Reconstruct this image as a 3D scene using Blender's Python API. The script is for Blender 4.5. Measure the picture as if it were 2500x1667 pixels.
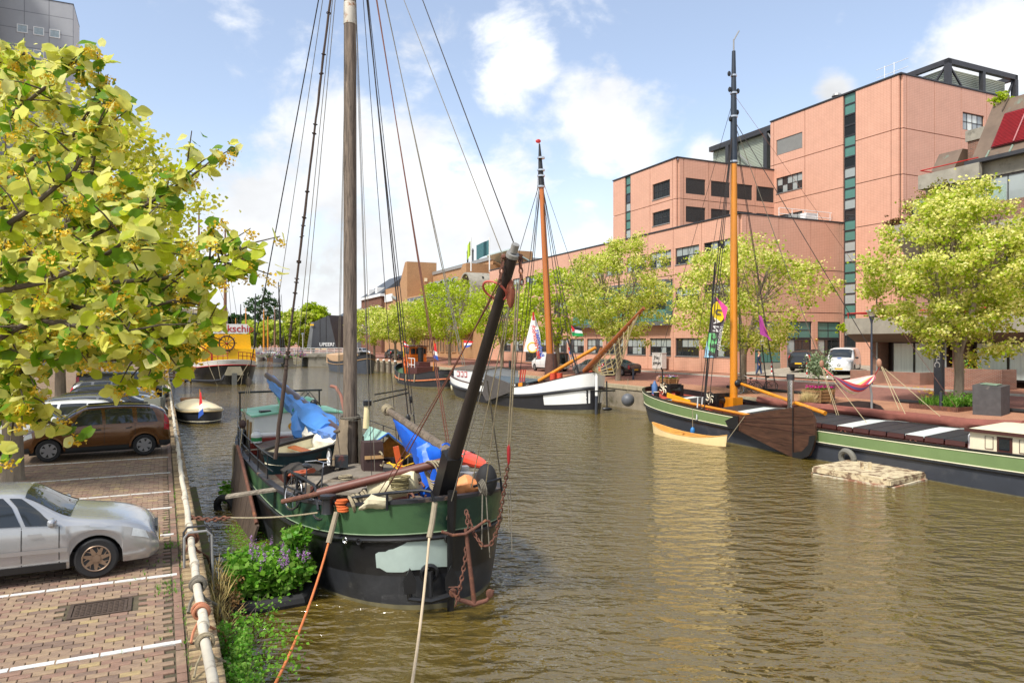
import bpy, math, random
import numpy as np
from mathutils import Vector as V, Matrix, noise
for o in list(bpy.data.objects): bpy.data.objects.remove(o)
SC = bpy.context.scene
COL = SC.collection
rad, sin, cos, pi = math.radians, math.sin, math.cos, math.pi
rnd = random.Random(7)
U = rnd.uniform
# ---------------------------------------------------------------- camera
FPX, CX, CY, HC = 1750.0, 1250.0, 833.5, 3.75      # focal length and centre in photo pixels, eye height (m)
cd = bpy.data.cameras.new('camera'); cam = bpy.data.objects.new('camera', cd); COL.objects.link(cam)
cam.location = (0, 0, HC); cam.rotation_euler = (pi/2, 0, 0)
cd.sensor_width = 36; cd.lens = 36*FPX/2500; cd.clip_start = .05; cd.clip_end = 3000
SC.camera = cam
SC.render.engine = 'CYCLES'; CY_ = SC.cycles; CY_.max_bounces = 6; CY_.diffuse_bounces = 3; CY_.glossy_bounces = 3; CY_.transmission_bounces = 3; CY_.transparent_max_bounces = 6
# ---------------------------------------------------------------- light
SUN_EL, SUN_AZ = rad(52), rad(222)        # azimuth clockwise from +Y: behind the camera, to the left
SC.view_settings.view_transform = 'Standard'; SC.view_settings.look = 'None'
SC.view_settings.exposure = 1.38; SC.view_settings.gamma = 1
sl = bpy.data.lights.new('sun', 'SUN'); sl.energy = 2.0; sl.angle = rad(10); sl.color = (1, .95, .87)
so = bpy.data.objects.new('sun', sl); COL.objects.link(so); so.location = (-20, -20, 60)
sd = V((sin(SUN_AZ)*cos(SUN_EL), cos(SUN_AZ)*cos(SUN_EL), sin(SUN_EL)))
so.rotation_euler = sd.to_track_quat('Z', 'Y').to_euler()
W = bpy.data.worlds.new('World'); SC.world = W; W.use_nodes = True
def world():
    nt = W.node_tree; N = nt.nodes; L = nt.links.new; N.clear()
    def nd(t, **k):
        n = N.new(t)
        for a, b in k.items(): setattr(n, a, b)
        return n
    def mth(op, a, b=None, clamp=False):
        n = nd('ShaderNodeMath', operation=op, use_clamp=clamp)
        for i, x in enumerate((a, b)):
            if x is None: continue
            if isinstance(x, (int, float)): n.inputs[i].default_value = x
            else: L(x, n.inputs[i])
        return n.outputs[0]
    out = nd('ShaderNodeOutputWorld')
    sky = nd('ShaderNodeTexSky', sky_type='NISHITA', sun_disc=False, sun_elevation=SUN_EL, sun_rotation=SUN_AZ,
             altitude=0, air_density=1.0, dust_density=.6, ozone_density=1.6)
    tc = nd('ShaderNodeTexCoord'); D = tc.outputs['Generated']
    def fbm(scale, detail, rough, off=(0, 0, 0), dist=0.):
        m = nd('ShaderNodeMapping'); m.inputs['Location'].default_value = off; m.inputs['Scale'].default_value = (1, 1, 1.5)
        L(D, m.inputs['Vector'])
        n = nd('ShaderNodeTexNoise'); L(m.outputs[0], n.inputs['Vector'])
        n.inputs['Scale'].default_value = scale; n.inputs['Detail'].default_value = detail
        n.inputs['Roughness'].default_value = rough; n.inputs['Distortion'].default_value = dist
        return n.outputs[0]
    # cumulus banks where the photograph shows them: direction, radius, weight
    blobs = []
    for px, py, r, w in [(1265, 170, .105, .95), (1440, 300, .13, 1.05), (1520, 330, .10, .8), (800, 400, .20, .9),
                         (1000, 480, .2, .95), (660, 640, .24, 1), (900, 660, .26, 1), (1180, 560, .2, .8), (1290, 470, .12, .6),
                         (2450, 110, .12, 1.1), (2400, 170, .07, .9), (2040, 215, .04, .9), (1440, 20, .08, .5), (480, 600, .1, .7),
                         (1730, 385, .05, .8), (1420, 560, .12, .75), (1560, 420, .07, .6), (730, 300, .06, .5), (1000, 230, .1, .5)]:
        d = V(((px-CX)/FPX, 1, (CY-py)/FPX)).normalized()
        n = nd('ShaderNodeVectorMath', operation='DISTANCE'); L(D, n.inputs[0]); n.inputs[1].default_value = d
        m = nd('ShaderNodeMapRange', interpolation_type='SMOOTHSTEP'); L(n.outputs['Value'], m.inputs[0])
        for i, x in enumerate((0, r, w, 0)): m.inputs[i+1].default_value = x
        blobs.append(m.outputs[0])
    b = blobs[0]
    for x in blobs[1:]: b = mth('MAXIMUM', b, x)
    # the rest of the sky carries the same broken cumulus
    sp = nd('ShaderNodeSeparateXYZ'); L(D, sp.inputs[0])
    side = nd('ShaderNodeMapRange', interpolation_type='SMOOTHSTEP'); L(sp.outputs['Y'], side.inputs[0])
    for i, x in enumerate((.45, .8, 1, 0)): side.inputs[i+1].default_value = x
    gen = mth('MULTIPLY', mth('MULTIPLY', mth('SUBTRACT', fbm(2.2, 3, .5), .36), 3.2, True), side.outputs[0])
    b = mth('MAXIMUM', b, gen)
    n1 = fbm(7.5, 6, .58, dist=.25); n2 = fbm(17, 5, .6, (3, 1, 2))
    dens = mth('ADD', b, mth('MULTIPLY', mth('SUBTRACT', n1, .5), 2.3))
    dens = mth('ADD', dens, mth('MULTIPLY', mth('SUBTRACT', n2, .5), .55))
    al = nd('ShaderNodeMapRange', interpolation_type='SMOOTHSTEP'); L(dens, al.inputs[0])
    for i, x in enumerate((.22, .82, 0, 1)): al.inputs[i+1].default_value = x
    # thin veil low over the horizon
    hz = nd('ShaderNodeMapRange', interpolation_type='SMOOTHSTEP'); L(sp.outputs['Z'], hz.inputs[0])
    for i, x in enumerate((-.02, .30, .55, .0)): hz.inputs[i+1].default_value = x
    alpha = mth('MAXIMUM', al.outputs[0], hz.outputs[0])
    sh = nd('ShaderNodeMapRange'); L(fbm(5, 5, .55, (0, 0, .35)), sh.inputs[0])
    for i, x in enumerate((.3, .65, .70, 1.02)): sh.inputs[i+1].default_value = x
    cc = nd('ShaderNodeVectorMath', operation='SCALE'); cc.inputs[0].default_value = (3.55, 3.62, 3.72); L(sh.outputs[0], cc.inputs['Scale'])
    sk = nd('ShaderNodeVectorMath', operation='MULTIPLY'); L(sky.outputs[0], sk.inputs[0]); sk.inputs[1].default_value = (.69, .60, .54)
    sa = nd('ShaderNodeVectorMath', operation='ADD'); L(sk.outputs[0], sa.inputs[0]); sa.inputs[1].default_value = (.52, .59, .73)
    mix = nd('ShaderNodeMix', data_type='RGBA')
    L(alpha, mix.inputs['Factor']); L(sa.outputs[0], mix.inputs['A']); L(cc.outputs[0], mix.inputs['B'])
    bg = nd('ShaderNodeBackground'); bg.inputs['Strength'].default_value = .125
    L(mix.outputs['Result'], bg.inputs[0]); L(bg.outputs[0], out.inputs[0])
world()
# ---------------------------------------------------------------- places
CA = rad(24.7); EC = V((cos(CA), sin(CA), 0)); EL = V((-sin(CA), cos(CA), 0))     # across / along the canal (right bank)
LA = rad(26.0); LC = V((cos(LA), sin(LA), 0)); LL = V((-sin(LA), cos(LA), 0))     # across / along the left quay
WZ = -1.0                                            # water level
def G(px, py, z=0.):                                 # point on the level z that the photo shows at a pixel
    y = (HC-z)*FPX/(py-CY); return V(((px-CX)/FPX*y, y, z))
def D(px, py, y):                                    # point at a distance y
    return V(((px-CX)/FPX*y, y, HC-(py-CY)/FPX*y))
def cl(c, l, z=0.): p = EC*c+EL*l; p.z = z; return p
def lpx(px, c):                                      # position along the canal of a pixel column on the plane c
    u = (px-CX)/FPX; y = c/(EC.x*u+EC.y); return (V((u*y, y, 0))).dot(EL)
LQ0 = V((-3.12, 7.87, 0))                            # outer edge of the left quay
def lq(c, l, z=0.): p = LQ0+LC*c+LL*l; p.z = z; return p
def zst(c):                                          # level of the right bank
    return .6+max(0., min(1., (c-28.7)/12.3))*.5
# ---------------------------------------------------------------- scene helpers
def tag(o, label=None, cat=None, group=None, kind=None):
    if label: o['label'] = label
    if cat: o['category'] = cat
    if group: o['group'] = group
    if kind: o['kind'] = kind
    return o
def thing(name, label, cat, loc=(0, 0, 0), rz=0., group=None):
    o = bpy.data.objects.new(name, None); COL.objects.link(o); o.empty_display_size = .3
    o.location = loc; o.rotation_euler = (0, 0, rz)
    return tag(o, label, cat, group)
def wm(o):
    m = Matrix.LocRotScale(o.location, o.rotation_euler, o.scale)
    return wm(o.parent)@m if o.parent else m
def obj(name, me, parent=None, loc=None, rot=None, scale=None):
    o = bpy.data.objects.new(name, me); COL.objects.link(o)
    if parent: o.parent = parent
    if loc is not None: o.location = loc
    if rot is not None: o.rotation_euler = rot
    if scale is not None: o.scale = scale
    return o
def copy_tree(o, parent=None):
    c = o.copy(); COL.objects.link(c); c.parent = parent
    for ch in [x for x in o.children]: copy_tree(ch, c)
    return c
def perp(d):
    a = V((0, 0, 1)) if abs(d.z) < .9 else V((1, 0, 0))
    x = d.cross(a).normalized(); return x, d.cross(x).normalized()
class MB:
    def __init__(s): s.v = []; s.f = []; s.m = []; s.k = 0
    def add(s, vs, fs):
        n = len(s.v); s.v += [tuple(p) for p in vs]; s.f += [tuple(i+n for i in f) for f in fs]; s.m += [s.k]*len(fs); return s
    def bx(s, x0, x1, y0, y1, z0, z1):
        return s.add([(x, y, z) for z in (z0, z1) for y in (y0, y1) for x in (x0, x1)],
                     [(0, 2, 3, 1), (4, 5, 7, 6), (0, 1, 5, 4), (2, 6, 7, 3), (0, 4, 6, 2), (1, 3, 7, 5)])
    def obx(s, O, ex, ey, ez, dx, dy, dz):           # box centred on O with axes
        O, ex, ey, ez = V(O), V(ex), V(ey), V(ez)
        return s.add([O+ex*(a*dx/2)+ey*(b*dy/2)+ez*(c*dz/2) for c in (-1, 1) for b in (-1, 1) for a in (-1, 1)],
                     [(0, 2, 3, 1), (4, 5, 7, 6), (0, 1, 5, 4), (2, 6, 7, 3), (0, 4, 6, 2), (1, 3, 7, 5)])
    def beam(s, a, b, w, h, up=(0, 0, 1)):           # box from a to b
        a, b = V(a), V(b); d = (b-a).normalized(); u = V(up); x = d.cross(u)
        if x.length < 1e-4: x = d.cross(V((1, 0, 0)))
        x.normalize(); u = x.cross(d)
        return s.obx((a+b)/2, x, d, u, w, (b-a).length, h)
    def tube(s, pts, r, n=8, cap=True):
        P = [V(p) for p in pts]; R = r if isinstance(r, (list, tuple)) else [r]*len(P)
        vs = []; X = None
        for i, p in enumerate(P):
            d = (P[min(i+1, len(P)-1)]-P[max(i-1, 0)])
            d = d.normalized() if d.length > 1e-9 else V((0, 0, 1))
            if X is None: X, Y = perp(d)
            else:
                X = (X-d*X.dot(d))
                X = X.normalized() if X.length > 1e-6 else perp(d)[0]
                Y = d.cross(X)
            vs += [p+(X*cos(2*pi*k/n)+Y*sin(2*pi*k/n))*R[i] for k in range(n)]
        fs = [(i*n+k, i*n+(k+1) % n, (i+1)*n+(k+1) % n, (i+1)*n+k) for i in range(len(P)-1) for k in range(n)]
        if cap: fs += [tuple(range(n))[::-1], tuple((len(P)-1)*n+k for k in range(n))]
        return s.add(vs, fs)
    def lathe(s, prof, c=(0, 0, 0), n=16, ax=(0, 0, 1)):
        c = V(c); d = V(ax).normalized(); X, Y = perp(d); vs = []
        for r, z in prof: vs += [c+d*z+(X*cos(2*pi*k/n)+Y*sin(2*pi*k/n))*r for k in range(n)]
        fs = [(i*n+k, i*n+(k+1) % n, (i+1)*n+(k+1) % n, (i+1)*n+k) for i in range(len(prof)-1) for k in range(n)]
        fs += [tuple(range(n))[::-1], tuple((len(prof)-1)*n+k for k in range(n))]
        return s.add(vs, fs)
    def prism(s, pts, d):                            # polygon in space swept along d
        P = [V(p) for p in pts]; d = V(d); n = len(P)
        return s.add(P+[p+d for p in P], [tuple(range(n))[::-1], tuple(range(n, 2*n))]+[(i, (i+1) % n, n+(i+1) % n, n+i) for i in range(n)])
    def grid(s, rows, wrap=False):
        n = len(rows[0]); vs = [p for r in rows for p in r]
        fs = [(i*n+j, i*n+(j+1) % n, (i+1)*n+(j+1) % n, (i+1)*n+j) for i in range(len(rows)-1) for j in range(n if wrap else n-1)]
        return s.add(vs, fs)
    def ball(s, c, r, n=10, m=7, jit=0.):
        c = V(c); r = V((r, r, r)) if isinstance(r, (int, float)) else V(r); rows = []
        for i in range(m+1):
            a = pi*i/m-pi/2
            rows.append([c+V((r.x*cos(a)*cos(2*pi*k/n), r.y*cos(a)*sin(2*pi*k/n), r.z*sin(a)))*(1+jit*(noise.noise(c*3.1+V((a*2, cos(2*pi*k/n)*2, sin(2*pi*k/n)*2))))) for k in range(n)])
        return s.grid(rows, True)
    def torus(s, c, R, r, ax=(0, 0, 1), n=20, m=8, a0=0, a1=2*pi):
        c = V(c); X, Y = perp(V(ax).normalized())
        return s.tube([c+(X*cos(a0+(a1-a0)*k/n)+Y*sin(a0+(a1-a0)*k/n))*R for k in range(n+1)], r, m)
    def face(s, pts): return s.add(pts, [tuple(range(len(pts)))])
    def tf(s, M): s.v = [tuple(M@V(p)) for p in s.v]; return s
    def mesh(s, name, mats, smooth=True):
        me = bpy.data.meshes.new(name); me.from_pydata(s.v, [], s.f)
        for m in (mats if isinstance(mats, (list, tuple)) else [mats]): me.materials.append(m)
        if any(s.m): me.polygons.foreach_set('material_index', s.m)
        if smooth:
            me.polygons.foreach_set('use_smooth', [True]*len(s.f)); me.set_sharp_from_angle(angle=rad(32))
        me.update(); return me
    def build(s, name, mats, parent=None, world=False, smooth=True, kind=None):
        if parent is not None and world: s.tf(wm(parent).inverted())
        loc = None
        if parent is None and s.v:
            a = np.array(s.v); lo, hi = a.min(0), a.max(0); loc = V(((lo[0]+hi[0])/2, (lo[1]+hi[1])/2, lo[2]))
            s.v = [tuple(x) for x in (a-np.array(loc))]
        o = obj(name, s.mesh(name, mats, smooth), parent, loc)
        if kind: o['kind'] = kind
        return o
def sag(a, b, d=0., n=10):
    a, b = V(a), V(b); return [a.lerp(b, i/n)-V((0, 0, d*4*(i/n)*(1-i/n))) for i in range(n+1)]
def npmesh(name, verts, faces4, mats, parent=None, mi=None, smooth=False):
    me = bpy.data.meshes.new(name); nv, nf = len(verts), len(faces4); k = faces4.shape[1]
    me.vertices.add(nv); me.vertices.foreach_set('co', verts.astype(np.float32).ravel())
    me.loops.add(nf*k); me.loops.foreach_set('vertex_index', faces4.astype(np.int32).ravel())
    me.polygons.add(nf); me.polygons.foreach_set('loop_start', np.arange(0, nf*k, k, dtype=np.int32))
    me.polygons.foreach_set('loop_total', np.full(nf, k, dtype=np.int32))
    for m in mats: me.materials.append(m)
    if mi is not None: me.polygons.foreach_set('material_index', mi.astype(np.int32))
    if smooth: me.polygons.foreach_set('use_smooth', np.ones(nf, dtype=bool))
    me.update(calc_edges=True)
    return obj(name, me, parent)
def text(name, body, size, mat, parent, M, ext=.002, mirror=False, bold=0.):
    cu = bpy.data.curves.new(name, 'FONT'); cu.body = body; cu.size = size; cu.extrude = ext; cu.align_x = 'CENTER'; cu.align_y = 'CENTER'; cu.offset = bold
    cu.resolution_u = 3
    t = bpy.data.objects.new('tmp', cu); COL.objects.link(t); bpy.context.view_layer.update()
    me = bpy.data.meshes.new_from_object(t.evaluated_get(bpy.context.evaluated_depsgraph_get()))
    bpy.data.objects.remove(t); bpy.data.curves.remove(cu)
    if mirror: me.transform(Matrix.Diagonal((-1, 1, 1, 1))); me.flip_normals()
    me.transform(M if parent is None else wm(parent).inverted()@M)
    me.materials.clear(); me.materials.append(mat); me.name = name
    return obj(name, me, parent)
def frame(O, ex, ey):
    ex, ey = V(ex).normalized(), V(ey).normalized(); ez = ex.cross(ey)
    m = Matrix((ex, ey, ez)).transposed().to_4x4(); m.translation = V(O); return m
# ---------------------------------------------------------------- materials
def C(r, g, b):
    f = lambda x: (x/255/12.92) if x/255 <= .04045 else ((x/255+.055)/1.055)**2.4
    return (f(r), f(g), f(b))
MATS = {}
def M(name, col, rough=.6, metal=0., var=.18, scale=3., bump=0., bs=30., col2=None, thr=None, st=(1, 1, 1), spec=.5, coat=0., trans=0., alpha=1.):
    if name in MATS: return MATS[name]
    m = bpy.data.materials.new(name); m.use_nodes = True; MATS[name] = m
    nt = m.node_tree; N = nt.nodes; L = nt.links.new; p = N['Principled BSDF']
    p.inputs['Roughness'].default_value = rough; p.inputs['Metallic'].default_value = metal
    p.inputs['Specular IOR Level'].default_value = spec; p.inputs['Coat Weight'].default_value = coat; p.inputs['Coat Roughness'].default_value = .08
    p.inputs['Transmission Weight'].default_value = trans; p.inputs['Alpha'].default_value = alpha
    c = V(col)
    if var == 0 and col2 is None: p.inputs['Base Color'].default_value = (*c, 1)
    else:
        tc = N.new('ShaderNodeTexCoord'); mp = N.new('ShaderNodeMapping'); mp.inputs['Scale'].default_value = st
        L(tc.outputs['Object'], mp.inputs['Vector'])
        n = N.new('ShaderNodeTexNoise'); n.inputs['Scale'].default_value = scale; n.inputs['Detail'].default_value = 7; n.inputs['Roughness'].default_value = .62
        L(mp.outputs[0], n.inputs['Vector'])
        r = N.new('ShaderNodeValToRGB'); L(n.outputs[0], r.inputs[0])
        e = r.color_ramp.elements
        a, b2 = c*(1-var), c*(1+var)
        e[0].position, e[1].position = .3, .7; e[0].color = (*a, 1); e[1].color = (*b2, 1)
        out = r.outputs[0]
        if col2 is not None:
            n2 = N.new('ShaderNodeTexNoise'); n2.inputs['Scale'].default_value = scale*.7; n2.inputs['Detail'].default_value = 9; n2.inputs['Roughness'].default_value = .65
            mp2 = N.new('ShaderNodeMapping'); mp2.inputs['Location'].default_value = (5, 3, 1); mp2.inputs['Scale'].default_value = st; L(tc.outputs['Object'], mp2.inputs[0]); L(mp2.outputs[0], n2.inputs[0])
            r2 = N.new('ShaderNodeMapRange'); L(n2.outputs[0], r2.inputs[0]); t = thr or .55
            r2.inputs[1].default_value = t-.04; r2.inputs[2].default_value = t+.06
            mx = N.new('ShaderNodeMix'); mx.data_type = 'RGBA'; L(r2.outputs[0], mx.inputs['Factor']); L(out, mx.inputs['A']); mx.inputs['B'].default_value = (*col2, 1)
            out = mx.outputs['Result']
        L(out, p.inputs['Base Color'])
    if bump:
        tc2 = N.new('ShaderNodeTexCoord'); n3 = N.new('ShaderNodeTexNoise'); n3.inputs['Scale'].default_value = bs; n3.inputs['Detail'].default_value = 5
        mp3 = N.new('ShaderNodeMapping'); mp3.inputs['Scale'].default_value = st; L(tc2.outputs['Object'], mp3.inputs[0]); L(mp3.outputs[0], n3.inputs[0])
        bp = N.new('ShaderNodeBump'); bp.inputs['Strength'].default_value = bump; bp.inputs['Distance'].default_value = .02
        L(n3.outputs[0], bp.inputs['Height']); L(bp.outputs[0], p.inputs['Normal'])
    return m
def brickmat(name, c1, c2, mortar, w, h, msize=.01, rough=.85, bump=.3, axes='xz', freq=2, off=.5, var=.12, bias=0., spec=.3):
    if name in MATS: return MATS[name]
    m = bpy.data.materials.new(name); m.use_nodes = True; MATS[name] = m
    nt = m.node_tree; N = nt.nodes; L = nt.links.new; p = N['Principled BSDF']; p.inputs['Roughness'].default_value = rough; p.inputs['Specular IOR Level'].default_value = spec
    tc = N.new('ShaderNodeTexCoord'); sp = N.new('ShaderNodeSeparateXYZ'); L(tc.outputs['Object'], sp.inputs[0])
    cb = N.new('ShaderNodeCombineXYZ')
    if axes == 'wall':                               # any upright wall: run along x+y
        ad = N.new('ShaderNodeMath'); ad.operation = 'ADD'; L(sp.outputs[0], ad.inputs[0]); L(sp.outputs[1], ad.inputs[1]); L(ad.outputs[0], cb.inputs[0]); L(sp.outputs[2], cb.inputs[1])
    else:
        L(sp.outputs['XYZ'.index(axes[0].upper())], cb.inputs[0]); L(sp.outputs['XYZ'.index(axes[1].upper())], cb.inputs[1])
    b = N.new('ShaderNodeTexBrick'); L(cb.outputs[0], b.inputs['Vector'])
    b.inputs['Color1'].default_value = (*c1, 1); b.inputs['Color2'].default_value = (*c2, 1); b.inputs['Mortar'].default_value = (*mortar, 1)
    b.inputs['Scale'].default_value = 1; b.inputs['Brick Width'].default_value = w; b.inputs['Row Height'].default_value = h; b.inputs['Mortar Size'].default_value = msize
    b.inputs['Bias'].default_value = bias; b.offset = off; b.offset_frequency = freq; b.inputs['Mortar Smooth'].default_value = .1
    n = N.new('ShaderNodeTexNoise'); n.inputs['Scale'].default_value = .8; n.inputs['Detail'].default_value = 8; n.inputs['Roughness'].default_value = .65; L(tc.outputs['Object'], n.inputs[0])
    r = N.new('ShaderNodeMapRange'); L(n.outputs[0], r.inputs[0]); r.inputs[1].default_value = .25; r.inputs[2].default_value = .75; r.inputs[3].default_value = 1-var; r.inputs[4].default_value = 1+var
    mu = N.new('ShaderNodeVectorMath'); mu.operation = 'SCALE'; L(b.outputs['Color'], mu.inputs[0]); L(r.outputs[0], mu.inputs['Scale'])
    L(mu.outputs[0], p.inputs['Base Color'])
    bp = N.new('ShaderNodeBump'); bp.inputs['Strength'].default_value = bump; bp.inputs['Distance'].default_value = .01; bp.invert = True
    L(b.outputs['Fac'], bp.inputs['Height']); L(bp.outputs[0], p.inputs['Normal'])
    return m
def woodmat(name, dark, light, scale=2., rough=.7, st=(1, 1, .08), bump=.25, coat=0.):
    return M(name, (V(dark)+V(light))/2, rough, var=.0, scale=scale) if False else _wood(name, dark, light, scale, rough, st, bump, coat)
def _wood(name, dark, light, scale, rough, st, bump, coat):
    if name in MATS: return MATS[name]
    m = bpy.data.materials.new(name); m.use_nodes = True; MATS[name] = m
    nt = m.node_tree; N = nt.nodes; L = nt.links.new; p = N['Principled BSDF']; p.inputs['Roughness'].default_value = rough; p.inputs['Coat Weight'].default_value = coat
    tc = N.new('ShaderNodeTexCoord'); mp = N.new('ShaderNodeMapping'); mp.inputs['Scale'].default_value = st; L(tc.outputs['Object'], mp.inputs[0])
    n = N.new('ShaderNodeTexNoise'); n.inputs['Scale'].default_value = scale*6; n.inputs['Detail'].default_value = 8; n.inputs['Roughness'].default_value = .7; n.inputs['Distortion'].default_value = .6; L(mp.outputs[0], n.inputs[0])
    r = N.new('ShaderNodeValToRGB'); L(n.outputs[0], r.inputs[0]); e = r.color_ramp.elements; e[0].position, e[1].position = .32, .68
    e[0].color = (*dark, 1); e[1].color = (*light, 1); L(r.outputs[0], p.inputs['Base Color'])
    bp = N.new('ShaderNodeBump'); bp.inputs['Strength'].default_value = bump; bp.inputs['Distance'].default_value = .02; L(n.outputs[0], bp.inputs['Height']); L(bp.outputs[0], p.inputs['Normal'])
    return m
def leafmat(name, top, under=None, tr=.35, var=.25):
    if name in MATS: return MATS[name]
    m = bpy.data.materials.new(name); m.use_nodes = True; MATS[name] = m
    nt = m.node_tree; N = nt.nodes; L = nt.links.new; p = N['Principled BSDF']; p.inputs['Roughness'].default_value = .5; p.inputs['Specular IOR Level'].default_value = .35
    g = N.new('ShaderNodeNewGeometry'); oi = N.new('ShaderNodeTexCoord')
    r = N.new('ShaderNodeValToRGB'); e = r.color_ramp.elements
    c = V(top); e[0].color = (*(c*(1-var)), 1); e[1].color = (*(c*(1+var)), 1); L(g.outputs['Random Per Island'], r.inputs[0])
    out = r.outputs[0]
    if under is not None:
        mx = N.new('ShaderNodeMix'); mx.data_type = 'RGBA'; L(g.outputs['Backfacing'], mx.inputs['Factor']); L(out, mx.inputs['A']); mx.inputs['B'].default_value = (*under, 1); out = mx.outputs['Result']
    L(out, p.inputs['Base Color'])
    t = N.new('ShaderNodeBsdfTranslucent'); L(out, t.inputs[0]); ms = N.new('ShaderNodeMixShader'); ms.inputs[0].default_value = tr
    L(p.outputs[0], ms.inputs[1]); L(t.outputs[0], ms.inputs[2]); L(ms.outputs[0], N['Material Output'].inputs['Surface'])
    return m
BLACK = M('black_paint', (.012, .012, .013), .35, var=.3, scale=1.5, bump=.1)
STEEL = M('dark_steel', (.05, .05, .055), .45, .3)
RUST = M('rust', C(100, 64, 50), .8, var=.35, scale=8, bump=.4, col2=C(132, 84, 54), thr=.62)
WHITE = M('white_paint', (.78, .78, .76), .4, var=.06)
CREAM = M('cream_paint', C(228, 220, 190), .4, var=.06)
GLASS = M('dark_glass', (.02, .024, .026), .04, var=0, spec=.8)
GLASSB = M('blind_glass', (.33, .37, .36), .08, var=.08, scale=.8, spec=.8)
GLASSC = M('curtain_glass', C(222, 230, 222), .15, var=.2, scale=3, st=(4, 4, .1), spec=.8)
CONC = M('concrete', C(150, 145, 132), .9, var=.22, scale=1.2, bump=.3, bs=14, col2=C(98, 94, 84), thr=.62)
RUBBER = M('rubber', (.014, .014, .015), .75, var=.2)
CHROME = M('chrome', (.6, .6, .6), .2, 1., var=.05)
ROPE = M('rope', C(150, 138, 112), .9, var=.25, scale=20, bump=.5, bs=120)
ROPEG = M('grey_rope', C(112, 106, 94), .9, var=.25, scale=20, bump=.4, bs=120)
WIRE = M('wire', C(46, 42, 40), .6, var=.2)
WOODG = woodmat('weathered_wood', C(58, 50, 43), C(128, 114, 98), 2, .85)
WOODH = woodmat('weathered_planks', C(92, 82, 70), C(160, 148, 130), 2, .85, st=(1, .1, 1))
RED = M('red_paint', C(176, 30, 28), .45, var=.12)
YEL = M('yellow_paint', C(240, 186, 14), .45, var=.08)
BRN = M('dark_brown', C(70, 38, 32), .5, var=.15)
# ================================================================ the setting
def struct(o): o['kind'] = 'structure'; return o
def water_mat():
    m = bpy.data.materials.new('canal_water'); m.use_nodes = True; nt = m.node_tree; N = nt.nodes; L = nt.links.new; p = N['Principled BSDF']
    p.inputs['Base Color'].default_value = (*C(92, 77, 31), 1); p.inputs['Roughness'].default_value = .05; p.inputs['IOR'].default_value = 2.1
    p.inputs['Specular IOR Level'].default_value = .5
    tc = N.new('ShaderNodeTexCoord'); prev = None; hs = []
    for sc, st, ang, amp in ((1.5, (.7, 1.3, 1), -8, 1.0), (3.6, (.75, 1.3, 1), 13, .45), (9, (.8, 1.3, 1), -16, .1), (.16, (1, 1, 1), 0, 0)):
        mp = N.new('ShaderNodeMapping'); mp.inputs['Scale'].default_value = st; mp.inputs['Rotation'].default_value = (0, 0, rad(ang)); L(tc.outputs['Object'], mp.inputs[0])
        n = N.new('ShaderNodeTexNoise'); n.inputs['Scale'].default_value = sc; n.inputs['Detail'].default_value = 2.5; n.inputs['Roughness'].default_value = .5; n.inputs['Distortion'].default_value = .35; L(mp.outputs[0], n.inputs[0])
        hs.append((n.outputs[0], amp))
    acc = None
    for h, a in hs[:3]:
        mu = N.new('ShaderNodeMath'); mu.operation = 'MULTIPLY'; L(h, mu.inputs[0]); mu.inputs[1].default_value = a
        if acc is None: acc = mu.outputs[0]
        else:
            ad = N.new('ShaderNodeMath'); ad.operation = 'ADD'; L(acc, ad.inputs[0]); L(mu.outputs[0], ad.inputs[1]); acc = ad.outputs[0]
    gust = N.new('ShaderNodeMapRange'); L(hs[3][0], gust.inputs[0]); gust.inputs[1].default_value = .35; gust.inputs[2].default_value = .65; gust.inputs[3].default_value = .75; gust.inputs[4].default_value = 1.
    bp = N.new('ShaderNodeBump'); bp.inputs['Distance'].default_value = .30; L(gust.outputs[0], bp.inputs['Strength']); L(acc, bp.inputs['Height']); L(bp.outputs[0], p.inputs['Normal'])
    return m
w = MB(); w.face([cl(-30, -25, WZ), cl(32, -25, WZ), cl(32, 420, WZ), cl(-30, 420, WZ)])
struct(w.build('water', water_mat()))
# ---- left bank
PAVE = brickmat('left_paving', C(146, 124, 102), C(130, 108, 90), C(96, 86, 70), .225, .115, .012, .9, .5, 'xy', var=.2)
PB = [M('paver_%s' % n, C(*c), .88, var=.22, scale=9, bump=.35, bs=60) for n, c in
      (('brown', (138, 116, 96)), ('red', (134, 106, 90)), ('tan', (146, 124, 100)), ('dark', (118, 98, 84)), ('yellow', (156, 136, 98)))]
EARTH = M('joint_soil', C(84, 76, 58), .95, var=.3, scale=6, bump=.5, col2=C(78, 92, 40), thr=.66)
LROT = LA
g = bpy.data.objects.new('pavement', None)
mb = MB(); mb.face([(-300, -20, -.025), (-.36, -20, -.025), (-.36, 330, -.025), (-300, 330, -.025)])
pave = struct(obj('pavement', mb.mesh('pavement', PAVE), None, LQ0, (0, 0, LA)))
mb = MB(); mb.face([(-9, -3, -.021), (-.37, -3, -.021), (-.37, 17.4, -.021), (-9, 17.4, -.021)]); mb.build('joint_sand', EARTH, pave)
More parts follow.
